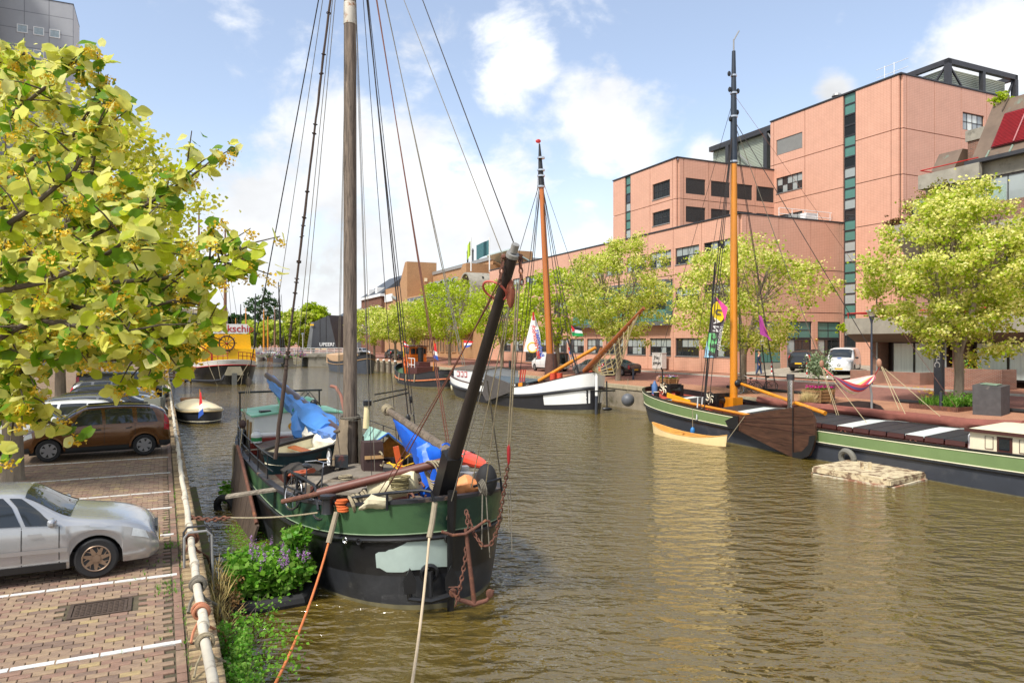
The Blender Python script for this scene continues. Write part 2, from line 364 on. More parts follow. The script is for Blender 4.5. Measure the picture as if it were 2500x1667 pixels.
# brick courses running across towards the canal
BW, BH = .225, .115
bricks = []
camloc = wm(pave).inverted()@V((0, 0, HC))
row = 0; y = -2.2
MANH = (-1.43, 3.2, .78, .62)      # manhole cover centre and size (local)
LINES = [-.0]
while y < 17.5:
    off = (row % 2)*BW/2+U(-.012, .012); x = -.40-.115
    x0 = x-off
    while x0 > -8.2:
        cxm, cym = x0-BW/2, y+BH/2
        wp = wm(pave)@V((cxm, cym, 0)); u = (wp.x/max(wp.y, .1))*FPX+CX
        if wp.y > 6.2 and -160 < u < 640 and not (abs(cxm-MANH[0]) < MANH[2]/2+.1 and abs(cym-MANH[1]) < MANH[3]/2+.06):
            bricks.append((cxm, cym, U(-.004, .004), rnd.choices((0, 1, 2, 3, 4), (5, 4, 4, 2.5, .7))[0]))
        x0 -= BW
    y += BH; row += 1
def brick_mesh(w, h, t, m, name):
    b = MB(); b.bx(-w/2, w/2, -h/2, h/2, -t, 0)
    e = .006; n = len(b.v)
    b = MB(); b.add([(-w/2, -h/2, -t), (w/2, -h/2, -t), (w/2, h/2, -t), (-w/2, h/2, -t), (-w/2, -h/2, -e), (w/2, -h/2, -e), (w/2, h/2, -e), (-w/2, h/2, -e),
                     (-w/2+e, -h/2+e, 0), (w/2-e, -h/2+e, 0), (w/2-e, h/2-e, 0), (-w/2+e, h/2-e, 0)],
                    [(0, 1, 5, 4), (1, 2, 6, 5), (2, 3, 7, 6), (3, 0, 4, 7), (4, 5, 9, 8), (5, 6, 10, 9), (6, 7, 11, 10), (7, 4, 8, 11), (8, 9, 10, 11)])
    return b.mesh(name, m, False), b
BM = [brick_mesh(BW-.010, BH-.010, .05, m, 'brick') for m in PB]
bricks.sort(key=lambda b: (b[1]-camloc.y)**2+(b[0]-camloc.x)**2)
vis = [b for b in bricks if 0 <= ((wm(pave)@V((b[0], b[1], 0))).x/(wm(pave)@V((b[0], b[1], 0))).y)*FPX+CX and b[1] > -.85]
near = set(vis[:285])
st = MB()
for b in bricks:
    if b in near: obj('brick', BM[b[3]][0], pave, (b[0], b[1], b[2]), (U(-.008, .008), U(-.008, .008), U(-.012, .012)))
    else:
        st.k = b[3]; ms = BM[b[3]][1]; st.add([(p[0]+b[0], p[1]+b[1], p[2]+b[2]) for p in ms.v], ms.f)
st.build('paving_bricks', PB, pave, smooth=False, kind='stuff')
# border course of dark red bricks and the soldier-course coping
st = MB(); yy = -2.2
while yy < 22:
    st.k = rnd.choice((0, 1, 1, 3)); st.bx(-.50, -.395, yy, yy+.215, -.05, U(-.004, .004)); yy += .225
st.build('border_bricks', PB, pave, smooth=False, kind='stuff')
COPM = [M('coping_brick_%d' % i, C(*c), .9, var=.25, scale=10, bump=.4) for i, c in enumerate(((150, 128, 96), (128, 108, 82), (166, 146, 110), (104, 90, 70)))]
COPME = [brick_mesh(.345, .058, .16, m, 'brick') for m in COPM]
wallm = M('quay_brick', C(88, 76, 58), .9, var=.3, scale=3, bump=.6, bs=9, col2=C(62, 66, 34), thr=.5)
mb = MB(); mb.bx(-.62, -.02, -20, 330, -3, -.14)
qw = struct(obj('quay_wall', mb.mesh('quay_wall', wallm), None, LQ0, (0, 0, LA)))
st = MB(); yy = -1.3; k = 0
while yy < 40:
    i = rnd.choice((0, 0, 1, 2, 3)); z = .015+U(-.006, .006)
    if yy > -.3 and k < 160: obj('brick', COPME[i][0], qw, (-.185+U(-.006, .006), yy, z), (0, 0, U(-.02, .02))); k += 1
    else: st.k = i; st.add([(p[0]-.185, p[1]+yy, p[2]+z) for p in COPME[i][1].v], COPME[i][1].f)
    yy += .068
st.build('coping_bricks', COPM, qw, smooth=False, kind='stuff')
mb = MB(); mb.bx(-.37, -.01, 40, 330, -.14, .015); mb.build('coping', COPM[0], qw)
moss = M('mossy_timber', C(96, 86, 56), .95, var=.35, scale=5, bump=.6, bs=12, col2=C(92, 98, 36), thr=.52)
for a, b in ((.5, 3.4), (3.5, 6.8), (6.9, 10.5), (10.6, 14.5)):
    mb = MB(); mb.bx(.0, .24, a, b, -.72, -.5); mb.build('fender_beam', moss, qw)
for i in range(9):
    mb = MB(); mb.tube([(.1, .4+i*1.8, -2.5), (.1, .4+i*1.8, -.75)], .13, 10); mb.build('fender_pile', moss, qw)
# parking lines of white bricks: pixel of the quay end, length
WL = M('line_paint', (.6, .6, .57), .85, var=.2, scale=14, col2=C(150, 125, 105), thr=.62)
inv = wm(pave).inverted()
for px, py, n0, ln in ((443, 1565, 0, 5.5), (432, 1401, 0, 5.5), (424, 1303, 0, 1.1), (420, 1238, 0, 4.5), (417, 1199, 0, 5.), (416, 1153, 0, 5.), (411, 1115, 0, 5.), (405, 1075, 0, 5), (402, 1040, 0, 5)):
    p = inv@G(px, py, 0); mb = MB(); x = p.x
    while x > p.x-ln:
        mb.bx(x-.43, x, p.y-.05+U(-.006, .006), p.y+.05, -.03, .0065); x -= .45
    mb.build('parking_line', WL, pave)
# manhole cover
IRON = M('cast_iron', C(84, 70, 60), .7, .3, var=.3, scale=10, bump=.3)
mc = thing('manhole_cover', 'rectangular cast iron drain cover let into the brick parking bay', 'drain cover', wm(pave)@V((MANH[0], MANH[1], 0)), LA)
mb = MB(); w2, h2 = MANH[2]/2, MANH[3]/2
for a in ((-w2, w2, -h2, -h2+.05), (-w2, w2, h2-.05, h2), (-w2, -w2+.05, -h2+.05, h2-.05), (w2-.05, w2, -h2+.05, h2-.05)): mb.bx(*a, -.05, .004)
mb.build('frame', IRON, mc)
mb = MB(); mb.bx(-w2+.06, w2-.06, -h2+.06, h2-.06, -.05, -.008); pl = mb.build('plate', IRON, mc)
mb = MB()
for i in range(9):
    for j in range(7): mb.bx(-w2+.09+i*.068, -w2+.13+i*.068, -h2+.09+j*.066, -h2+.13+j*.066, -.009, .003)
mb.build('studs', IRON, mc, kind='stuff')
# ---- right bank
ASPH = brickmat('road_brick', C(150, 104, 92), C(132, 90, 80), C(112, 84, 74), .21, .07, .006, .9, .2, 'xy', var=.14)
QPAV = brickmat('quay_brick_paving', C(176, 130, 102), C(160, 112, 88), C(130, 100, 80), .21, .07, .006, .9, .2, 'yx', var=.16)
SIDE = brickmat('sidewalk_brick', C(172, 124, 100), C(158, 108, 86), C(130, 98, 80), .21, .07, .006, .9, .2, 'xy', var=.12)
KERB = M('kerb_stone', C(176, 172, 160), .85, var=.12, scale=3)
def strip(name, c0, c1, l0, l1, z0, z1, mat, dz=0.):
    mb = MB(); n = 12
    for i in range(n):
        a, b = l0+(l1-l0)*i/n, l0+(l1-l0)*(i+1)/n
        mb.face([(c0, a, z0+dz), (c1, a, z1+dz), (c1, b, z1+dz), (c0, b, z0+dz)])
    return struct(obj(name, mb.mesh(name, mat), None, None, (0, 0, CA)))
strip('quay_pavement', 28.9, 32.3, -30, 330, zst(28.9), zst(32.3), QPAV)
strip('road', 32.3, 38.3, -30, 330, zst(32.3), zst(38.3), ASPH)
strip('sidewalk', 38.45, 300, -60, 330, zst(38.4)+.1, zst(41)+.1, SIDE)
strip('far_ground', -300, 300, 330, 1500, 0., .3, SIDE)
mb = MB()
kb = thing('kerb', 'pale stone kerb between the brick road and the far pavement', 'kerb', (0, 0, 0), CA); kb['kind'] = 'structure'; del kb['category']; del kb['label']
l = -30
while l < 140:
    mb = MB(); mb.bx(38.3, 38.45, l, l+.99, .6, zst(38.3)+.11); mb.build('kerb_stone', KERB, kb); l += 1.0 if l < 60 else 80
CAPM = M('coping_concrete', C(168, 156, 128), .9, var=.2, scale=2, col2=C(120, 108, 84), thr=.6)
mb = MB(); mb.bx(28.72, 29.4, -30, 330, -3, .35)
qr = struct(obj('quay_wall', mb.mesh('quay_wall', M('quay_concrete', C(140, 130, 112), .9, var=.25, scale=1.1, bump=.4, bs=6, col2=C(96, 90, 66), thr=.55)), None, None, (0, 0, CA)))
mb = MB(); mb.bx(28.65, 29.0, -30, 330, .35, .64); mb.build('coping', CAPM, qr)
# driveway of grey tiles rising beside the red building
TILE = brickmat('grey_tiles', C(166, 158, 142), C(150, 142, 128), C(120, 114, 100), .3, .3, .012, .9, .2, 'xy', var=.12)
mb = MB(); mb.face([(40.2, 35, zst(40.2)+.11), (46.5, 35, 1.62), (46.5, 45, 1.62), (40.2, 45, zst(40.2)+.11)]); mb.face([(46.5, 35, 1.62), (52.6, 35, 1.75), (52.6, 45, 1.75), (46.5, 45, 1.62)])
struct(obj('driveway', mb.mesh('driveway', TILE), None, None, (0, 0, CA)))
# low rubber-black wheel stops along the quay side of the road
for a, b in ((1478, 1768), (1900, 2235)):
    l0, l1 = lpx(a+160, 32.3), lpx(b, 32.3)
for l0, l1, lab in ((28.5, 36.5, 'long black wheel stop on the quay beyond the bicycles'), (15.5, 24.2, 'long black wheel stop on the quay behind the flower planter')):
    mb = MB(); mb.tube([cl(32.2, l0, zst(32.2)+.07), cl(32.2, l1, zst(32.2)+.07)], .1, 8); tag(mb.build('wheel_stop', RUBBER), lab, 'wheel stop')
# ---- bridge
BL = 138.4
br = thing('bridge', 'low concrete road bridge with white tube railings across the canal', 'bridge', cl(0, BL, WZ), CA)
mb = MB(); mb.bx(-14, 31, 0, 9, 1.85, 2.45); mb.build('deck', CONC, br)
mb = MB(); mb.bx(21.6, 28.8, .2, 9, -1, 1.84); mb.build('abutment', CONC, br)
mb = MB(); mb.bx(-14, 1, .2, 9, -1, 1.84); mb.build('abutment', CONC, br)
for c in (11.6, 18.4):
    mb = MB(); mb.prism([(c-.9, .6, -1), (c+.9, .6, -1), (c+.9, .6, .4), (c+.5, .6, .45), (c+.38, .6, 1.84), (c-.38, .6, 1.84), (c-.5, .6, .45), (c-.9, .6, .4)], (0, 7, 0)); mb.build('pier', CONC, br)
RAILM = M('rail_white', (.75, .75, .73), .4, var=.05)
for yy in (.15, 8.8):
    for i, z in enumerate((2.75, 3.1, 3.45)):
        mb = MB(); mb.tube([(-14, yy, z), (31, yy, z)], .032, 6); mb.build('rail', RAILM, br)
    for i in range(16):
        mb = MB(); mb.tube([(-14+i*3, yy, 2.4), (-14+i*3, yy, 3.45)], .045, 6); mb.build('post', RAILM, br)
# ================================================================ buildings
UC = MB(); UC.bx(-.5, .5, -.5, .5, -.5, .5)
_uc = {}
def ucube(mat):
    if mat.name not in _uc: _uc[mat.name] = UC.mesh('pane', mat, False)
    return _uc[mat.name]
class Bld:
    def __init__(s, name, label, cat, c, l, z, rz=CA, base=None):
        s.o = V((c, l, z)); s.root = thing(name, label, cat, base if base is not None else cl(c, l, z), rz)
    def b(s, mb, name, mat, parent=None, **k):
        mb.v = [(p[0]-s.o.x, p[1]-s.o.y, p[2]-s.o.z) for p in mb.v]; return mb.build(name, mat, parent or s.root, **k)
    def box(s, name, mat, *a, parent=None): return s.b(MB().bx(*a), name, mat, parent)
    def P(s, ax, pos, h, z, d): return V((pos-d, h, z)) if ax == 'c' else V((h, pos-d, z))
    def slab(s, mb, ax, pos, h0, h1, z0, z1, d0, d1):
        a, b = s.P(ax, pos, h0, z0, d0), s.P(ax, pos, h1, z1, d1)
        return mb.bx(min(a.x, b.x), max(a.x, b.x), min(a.y, b.y), max(a.y, b.y), z0, z1)
    def panels(s, ax, pos, hs, zs, mat, wins=(), t=.2, gap=.06):
        for i in range(len(hs)-1):
            for j in range(len(zs)-1):
                a, b, c, d = hs[i]+gap/2, hs[i+1]-gap/2, zs[j]+gap/2, zs[j+1]-gap/2
                if b-a < .05 or d-c < .05: continue
                ws = [w for w in wins if w[0] < b and w[1] > a and w[2] < d and w[3] > c]
                X = sorted({a, b}|{x for w in ws for x in w[:2] if a < x < b}); Z = sorted({c, d}|{z for w in ws for z in w[2:4] if c < z < d})
                mb = MB()
                for x0, x1 in zip(X, X[1:]):
                    for z0, z1 in zip(Z, Z[1:]):
                        mx, mz = (x0+x1)/2, (z0+z1)/2
                        if any(w[0] < mx < w[1] and w[2] < mz < w[3] for w in ws): continue
                        s.slab(mb, ax, pos, x0, x1, z0, z1, 0, t)
                if mb.v: s.b(mb, 'wall_panel', mat)
    def window(s, ax, pos, h0, h1, z0, z1, nx=4, nz=2, frame=None, mats=None, d=.02, fw=.07, sill=None, parent=None, blind=None, bar=.045):
        frame = frame or STEEL; mb = MB()
        for a in ((h0, h1, z0, z0+fw), (h0, h1, z1-fw, z1), (h0, h0+fw, z0+fw, z1-fw), (h1-fw, h1, z0+fw, z1-fw)): s.slab(mb, ax, pos, *a, d-.02, d+.08)
        w, h = (h1-h0-2*fw)/nx, (z1-z0-2*fw)/nz
        for i in range(1, nx): s.slab(mb, ax, pos, h0+fw+w*i-bar/2, h0+fw+w*i+bar/2, z0+fw, z1-fw, d, d+.06)
        for j in range(1, nz): s.slab(mb, ax, pos, h0+fw, h1-fw, z0+fw+h*j-bar/2, z0+fw+h*j+bar/2, d+.002, d+.058)
        wd = s.b(mb, 'window', frame, parent)
        for i in range(nx):
            for j in range(nz):
                m = mats(i, j) if callable(mats) else (mats or rnd.choice((GLASS, GLASS, GLASS, GLASSB)))
                p = s.P(ax, pos, h0+fw+w*(i+.5), z0+fw+h*(j+.5), d+.02+U(0, .004))-s.o
                obj('pane', ucube(m), wd, p, (0, 0, 0) if ax == 'l' else (0, 0, pi/2), (w, .012, h))
        if sill:
            m2 = MB(); s.slab(m2, ax, pos, h0-.03, h1+.03, z0-.06, z0, 0, .26); s.b(m2, 'sill', sill, wd)
        if blind:
            m2 = MB(); z = z0+.06
            while z < z1-.05: s.slab(m2, ax, pos, h0+.05, h1-.05, z, z+.055, d+.09, d+.12); z += .085
            s.b(m2, 'blind', blind, wd, kind='stuff')
        return wd
# ---- red tiled office building
RT = brickmat('salmon_tiles', C(210, 162, 138), C(206, 157, 133), C(186, 137, 114), .30, .135, .012, .45, .05, 'wall', off=0, var=.07, spec=.5)
TEAL = M('teal_panel', C(82, 126, 116), .35, var=.1, scale=1)
JOINT = M('joint_dark', C(52, 44, 42), .8, var=.1)
BLIND = M('grey_blind', C(150, 150, 146), .5, var=.08); BLINDD = M('dark_blind', C(62, 62, 62), .5, var=.1)
SILL = M('metal_sill', C(150, 150, 148), .5, .3, var=.05)
B = Bld('office_building', 'large salmon tiled office block with teal window strips and flat roofs', 'building', 41, 45, 1.1)
FC = 52.6
B.box('core', JOINT, 41, 60, 45, 96.6, .6, 13.95); B.box('core', JOINT, 41, FC+.4, 53, 63.5, 13.9, 20.3); B.box('core', JOINT, FC, 78, 39.4, 53.3, .6, 25.1)
gm = lambda i, j: (GLASSB if rnd.random() < (.85 if j == 1 else .3) else GLASS)
# low wing, canal front
hs = [45, 45.55]+[45.55+3.93*k for k in range(1, 13)]+[96.6]
wins = []
for k in range(12):
    a = 45.55+3.93*k+.33
    wins.append((a, a+3.3, 10.7, 12.2))
    if not 52 < a < 71: wins.append((a, a+3.3, 7.1, 8.6))
    wins.append((a, a+3.3, 2.45, 4.05) if k != 9 else (a, a+3.3, 1.2, 4.6))
B.panels('c', 41, hs, [1.1, 5.75, 9.8, 14.05], RT, wins+[(53.5, 70.9, 5.3, 9.5)])
for w_ in wins: B.window('c', 41, *w_, nx=4, nz=2, mats=gm, sill=SILL)
B.box('parapet', STEEL, 40.72, 41.1, 44.75, 96.6, 14.06, 14.16); B.box('parapet', STEEL, 41.1, FC, 44.75, 45.05, 14.06, 14.16)
# teal bay on the canal front
B.box('bay', M('bay_grey', C(96, 100, 102), .5, var=.1), 40.05, 41.1, 53.6, 70.8, 5.25, 5.6)
B.box('bay', MATS['bay_grey'], 40.05, 41.1, 53.6, 70.8, 9.2, 9.45)
bayp = [(53.7+i*2.14) for i in range(9)]
for i in range(8):
    for j, (z0, z1) in enumerate(((5.62, 6.7), (6.72, 8.1), (8.12, 9.18))):
        m = TEAL if j != 1 else (GLASS if rnd.random() < .5 else TEAL)
        mb = MB(); B.slab(mb, 'c', 40.2, bayp[i]+.04, bayp[i+1]-.04, z0, z1, 0, .05); B.b(mb, 'bay_panel', m)
B.box('bay_core', JOINT, 40.2, 41.1, 53.65, 70.75, 5.6, 9.2)
for i, l0 in enumerate((53.64, 70.76)): B.box('bay_side', TEAL, 40.15, 40.99, l0-.04, l0+.04, 5.62, 9.18)
# low wing, side front with doors and the louvred bay
hs = [41, 41.55, 45.0, 48.6, 52.0, FC-.05]
wins = [(42.4, 45.2, 1.3, 5.4), (45.9, 48.75, 1.3, 5.45), (49.4, 52.15, 1.3, 5.45)]
B.panels('l', 45, hs, [1.1, 6.2, 9.85, 14.05], RT, wins)
B.window('l', 45, 42.4, 45.2, 2.95, 5.4, 1, 1, mats=GLASS, blind=BLIND)
for a in (42.42, 43.85): B.box('teal_panel', TEAL, a, a+1.35, 44.85, 44.98, 2.05, 2.9)
B.box('plinth', CONC, 42.4, 45.2, 44.82, 45, 1.1, 2.0)
for a, b in wins[1:]and [w[:2] for w in wins[1:]]:
    B.window('l', 45, a, b, 4.0, 5.45, 2, 2, mats=TEAL, fw=.09)
    B.window('l', 45, a, b, 1.5, 3.95, 3, 2, mats=lambda i, j: rnd.choice((GLASS, GLASS, GLASSB)), fw=.09)
for a in (45.55, 49.08):
    mb = MB(); mb.ball((a, 44.62, 3.9), .14); B.b(mb, 'lamp', M('brass', C(190, 160, 90), .3, .8))
# upper left block
hs = [53, 53.5, 57.0, 60.3, 61.25, 63.5]
w1 = [(53.9, 56.6, 17.2, 18.7), (53.9, 56.6, 14.7, 16.0)]
B.panels('c', 41, hs[:4], [14.1, 16.75, 20.4], RT, w1); B.panels('c', 41, hs[4:], [14.1, 16.75, 20.4], RT)
for w_ in w1: B.window('c', 41, *w_, nx=4, nz=2, mats=lambda i, j: GLASS, sill=SILL)
hs = [41, 41.5, 44.4, 47.2, 50.0, FC]
w2 = [(a, a+2.25, z, z+1.45) for a in (41.75, 44.65, 47.4, 50.15) for z in (17.25, 14.65)]
B.panels('l', 53, hs, [14.1, 16.75, 20.4], RT, w2)
for w_ in w2: B.window('l', 53, *w_, nx=1, nz=1, mats=GLASS, blind=BLINDD)
B.box('parapet', STEEL, 40.72, 41.1, 52.75, 63.5, 20.41, 20.52); B.box('parapet', STEEL, 41.1, FC, 52.75, 53.05, 20.41, 20.52)
def green_strip(pos, h0, h1, zt, zb, n):
    z = zt; k = 2; hh = (zt-zb)/n
    for i in range(n):
        g_ = k % 4 in (0, 1)
        B.window('c', pos, h0, h1, z-hh+.01, z-.01, 1, 1, mats=(GLASSB if rnd.random() < .6 else GLASS) if g_ else TEAL, fw=.05, d=.06)
        z -= hh; k += 1
green_strip(41, 60.35, 61.2, 20.4, 14.15, 7)
# tall block
zs = [1.1, 6.1, 9.8, 13.5, 17.2, 20.9, 25.2]
w3 = [(49.3, 52.5, z, z+1.5) for z in (21.75, 18.05, 14.4)]
B.panels('c', FC, [39.4, 40.1, 43.5], zs, RT); B.panels('c', FC, [44.75, 49.0, 52.85, 53.3], zs, RT, w3)
B.window('c', FC, *w3[0], nx=1, nz=1, mats=GLASSB, blind=BLIND)
for w_ in w3[1:]: B.window('c', FC, *w_, nx=5, nz=2, mats=gm, sill=SILL)
green_strip(FC, 43.55, 44.7, 25.2, 1.5, 26)
hs = [FC, FC+.45]+[FC+.45+3.4*k for k in range(1, 7)]
w4 = [(FC+7.45, FC+10.3, 21.7, 23.2), (FC+11, FC+13.6, 21.7, 23.2)]
B.panels('l', 39.4, hs, zs, RT, w4)
for w_ in w4: B.window('l', 39.4, *w_, nx=4, nz=2, mats=lambda i, j: rnd.choice((GLASSB, GLASSC)))
B.box('parapet', STEEL, FC-.28, FC+.1, 39.15, 53.3, 25.21, 25.33); B.box('parapet', STEEL, FC+.1, FC+22, 39.15, 39.5, 25.21, 25.33)
# steel plant-room frames with louvres on the roofs
LOUV = M('louvre', C(178, 186, 170), .5, .2, var=.08)
def steel_frame(c0, c1, l0, l1, z0, z1, nb):
    for c, l in ((c0, l0), (c1, l0), (c0, l1), (c1, l1)): B.box('steel_post', STEEL, c-.22, c+.22, l-.22, l+.22, z0, z1)
    for a in ((c0, c1, l0, l0), (c0, c1, l1, l1), (c0, c0, l0, l1), (c1, c1, l0, l1)): B.box('steel_beam', STEEL, a[0]-.2, a[1]+.2, a[2]-.2, a[3]+.2, z1-.001, z1+.45)
    mb = MB()
    for i in range(int((z1-z0)/.16)):
        z = z0+i*.16
        mb.bx(c0+.6, c1-.6, l0+.5, l0+.62, z, z+.11); mb.bx(c0+.5, c0+.62, l0+.6, l1-.6, z, z+.11)
    B.b(mb, 'louvres', LOUV, kind='stuff')
    B.box('plant_room', M('louvre_dark', C(92, 98, 92), .6, var=.1), c0+.7, c1-.7, l0+.7, l1-.7, z0, z1-.1)
    for i in range(nb):
        c = c0+(c1-c0)*(i+1)/(nb+1); B.box('steel_post', STEEL, c-.18, c+.18, l0-.2, l0+.2, z0, z1)
    mb = MB(); mb.beam((c0+.2, l0, z1-.1), (c0+(c1-c0)/(nb+1)*.6, l0, z0+.1), .14, .14); B.b(mb, 'brace', STEEL)
    mb = MB(); mb.beam((c0, l0+.2, z1-.1), (c0, l0+2.4, z0+.1), .14, .14); B.b(mb, 'brace', STEEL)
    mb = MB(); mb.beam((c1-.2, l0, z1-.1), (c1-1.8, l0, z0+.1), .14, .14); B.b(mb, 'brace', STEEL)
steel_frame(61.1, 70.6, 41.2, 47, 25.3, 28.1, 1)
B.box('louvre_wall', LOUV, FC+3.6, FC+3.9, 53.4, 66, 20.4, 26.2); 
mb = MB()
for i in range(34): mb.bx(FC+3.48, FC+3.59, 53.5, 66, 20.45+i*.165, 20.55+i*.165)
B.b(mb, 'louvres', LOUV, kind='stuff')
for l in (53.7, 57.2, 63): B.box('steel_post', STEEL, FC+2.9, FC+3.4, l-.25, l+.25, 20.3, 25.7)
B.box('steel_beam', STEEL, FC+2.9, FC+3.4, 53.4, 66, 25.7, 26.25)
mb = MB(); mb.beam((FC+3.1, 57.0, 25.6), (FC+3.1, 53.9, 21), .12, .12); B.b(mb, 'brace', SILL)
mb = MB(); mb.beam((FC+3.1, 62.6, 25.6), (FC+3.1, 57.6, 21), .12, .12); B.b(mb, 'brace', SILL)
for a in ((46, 45.6, 52, 45.6),):
    mb = MB()
    for z in (14.6, 15.1): mb.tube([(46, 45.8, z), (52.2, 45.8, z)], .03, 5)
    for i in range(5): mb.tube([(46+i*1.5, 45.8, 14.1), (46+i*1.5, 45.8, 15.1)], .03, 5)
    B.b(mb, 'roof_rail', RAILM)
B.box('roof_unit', WHITE, 49.3, 50.6, 45.9, 46.6, 14.1, 14.95)
mb = MB(); mb.lathe([(.12, 0), (.12, .35), (.45, .4), (.35, .6)], (FC+.7, 46.2, 25.3), 10); B.b(mb, 'roof_vent', SILL)
mb = MB()
for x in (0, .9): mb.tube([(FC+2, 41.5+x, 25.2), (FC+2, 41.5+x, 27.3)], .03, 5)
for z in (25.8, 26.5, 27.2): mb.tube([(FC+2, 40.2, z), (FC+2, 43.2, z)], .025, 5)
B.b(mb, 'roof_ladder', RAILM)
# ---- brick apartments with concrete balconies, right of the driveway
BRK = brickmat('mixed_brick', C(138, 86, 66), C(104, 66, 56), C(136, 126, 112), .22, .068, .012, .9, .4, 'wall', var=.2)
BRKR = brickmat('planter_brick', C(146, 92, 74), C(126, 76, 62), C(150, 138, 124), .22, .068, .012, .9, .4, 'wall', var=.25)
BRONZE = M('copper_cladding', C(118, 100, 84), .55, .3, var=.2, scale=1, col2=C(120, 140, 124), thr=.64)
DKF = M('dark_frame', C(38, 30, 28), .4, var=.1)
A = Bld('apartment_building', 'brown brick apartments with board-marked concrete balconies and copper mansard roof', 'building', 42.5, 20, 1.1)
zf = 1.1
A.box('wall', BRK, 43.3, 56, 0, 30.4, 3.9, 10.4); A.box('wall', BRK, 45, 56, 0, 28.5, 10.4, 14.2)
A.box('ground_floor', DKF, 43.2, 54, 0, 33.6, zf, 3.9)
for l in (33.7, 29.2, 28.0, 23.0, 21.6, 16.6, 12.2): A.box('pier', BRK, 42.3, 43.25, l-.45, l+.25, zf, 4.0)
for l0, l1 in ((29.6, 32.8), (23.5, 27.3), (17.2, 20.9), (12.7, 16), (7.5, 11.8)):
    A.window('c', 43.0, l0, l1, zf+.35, 3.75, 2, 1, frame=DKF, mats=lambda i, j: GLASSC, fw=.12, bar=.14)
for l in (33.35, 28.6, 22.3): 
    mb = MB(); mb.tube([(42.2, l, zf), (42.2, l, 4.0)], .06, 8); A.b(mb, 'downpipe', SILL)
# first balcony band
def conc_box(c0, c1, l0, l1, z0, z1, nm='balcony'): return A.box(nm, CONC, c0, c1, l0, l1, z0, z1)
bal = conc_box(41, 41.25, 22.5, 34.9, 4.25, 5.3); conc_box(41.25, 43.3, 34.6, 34.9, 4.25, 5.3); conc_box(41.25, 43.3, 22.5, 34.6, 4.25, 4.45, 'balcony_floor')
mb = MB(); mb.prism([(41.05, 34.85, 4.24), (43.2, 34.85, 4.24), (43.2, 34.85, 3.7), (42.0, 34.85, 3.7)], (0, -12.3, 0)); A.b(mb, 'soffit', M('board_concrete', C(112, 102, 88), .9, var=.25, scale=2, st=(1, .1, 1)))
mb = MB(); mb.tube([(41.1, 22.6, 5.65), (41.1, 34.8, 5.65), (43.2, 34.8, 5.65)], .04, 6)
for i in range(7): mb.tube([(41.1, 22.7+i*2, 5.3), (41.1, 22.7+i*2, 5.65)], .03, 5)
A.b(mb, 'balcony_rail', RED)
mb = MB()
for i in range(5): mb.tube([(43, 25.2+i*2.2, 4.4), (43, 25.2+i*2.2, 7)], .05, 6); mb.ball((43, 25.2+i*2.2, 6.95), .1, 6, 4)
for z in (5.2, 6.2): mb.tube([(43, 25, z), (43, 34.4, z)], .02, 5)
A.b(mb, 'trellis', M('bronze_dark', C(62, 44, 40), .6))
A.box('upper_wall', BRK, 43.0, 43.4, 0, 27, 5.3, 10.4)
for l0, l1 in ((17.5, 21), (23, 26), (10, 14)): A.window('c', 42.95, l0, l1, 6.0, 8.6, 2, 1, frame=DKF, mats=lambda i, j: GLASS)
# second terrace
A.box('terrace_wall', BRK, 41.6, 41.9, 14, 30.6, 10.5, 11.6); conc_box(41.3, 43.4, 12, 31.2, 10.1, 10.48, 'terrace_slab'); conc_box(41.0, 41.58, 30.2, 31.6, 10.6, 11.1, 'window_box')
mb = MB(); mb.prism([(41.35, 31.2, 10.1), (43.3, 31.2, 10.1), (43.3, 31.2, 8.6), (42.6, 31.2, 8.6)], (0, -2.5, 0)); A.b(mb, 'bracket', CONC)
GRAIL = M('green_glass_rail', C(150, 176, 160), .06, var=.1, alpha=.45)
for l0, l1 in ((28.6, 30.4), (26.7, 28.5), (24.8, 26.6)): A.box('glass_panel', GRAIL, 41.72, 41.75, l0, l1, 11.62, 12.55)
for l in (28.55, 26.65, 30.45): A.box('rail_post', DKF, 41.7, 41.78, l-.03, l+.03, 11.6, 12.6)
A.box('upper_wall', BRK, 43.2, 50, 4, 27.6, 11.6, 14)
conc_box(42.2, 42.5, 26.6, 30.4, 13.3, 14.2, 'upper_balcony'); conc_box(42.5, 46, 30.1, 30.4, 13.3, 14.2, 'upper_balcony'); conc_box(42.5, 46, 26.6, 30.1, 12.8, 13.3, 'upper_soffit')
mb = MB(); mb.tube([(42.3, 26.7, 14.5), (42.3, 30.3, 14.5), (44, 30.3, 14.5)], .035, 6); A.b(mb, 'balcony_rail', RED)
A.window('c', 42.9, 24.3, 26.4, 11.2, 13.3, 2, 1, frame=DKF, mats=lambda i, j: GLASSB)
A.box('lintel', CONC, 42.84, 43.3, 23.9, 26.9, 13.35, 14.3)
A.box('upper_wall', BRK, 42.86, 43.4, 4, 23.9, 10.5, 14.3); A.box('upper_wall', BRK, 42.86, 43.4, 26.4, 27.2, 10.5, 14.2)
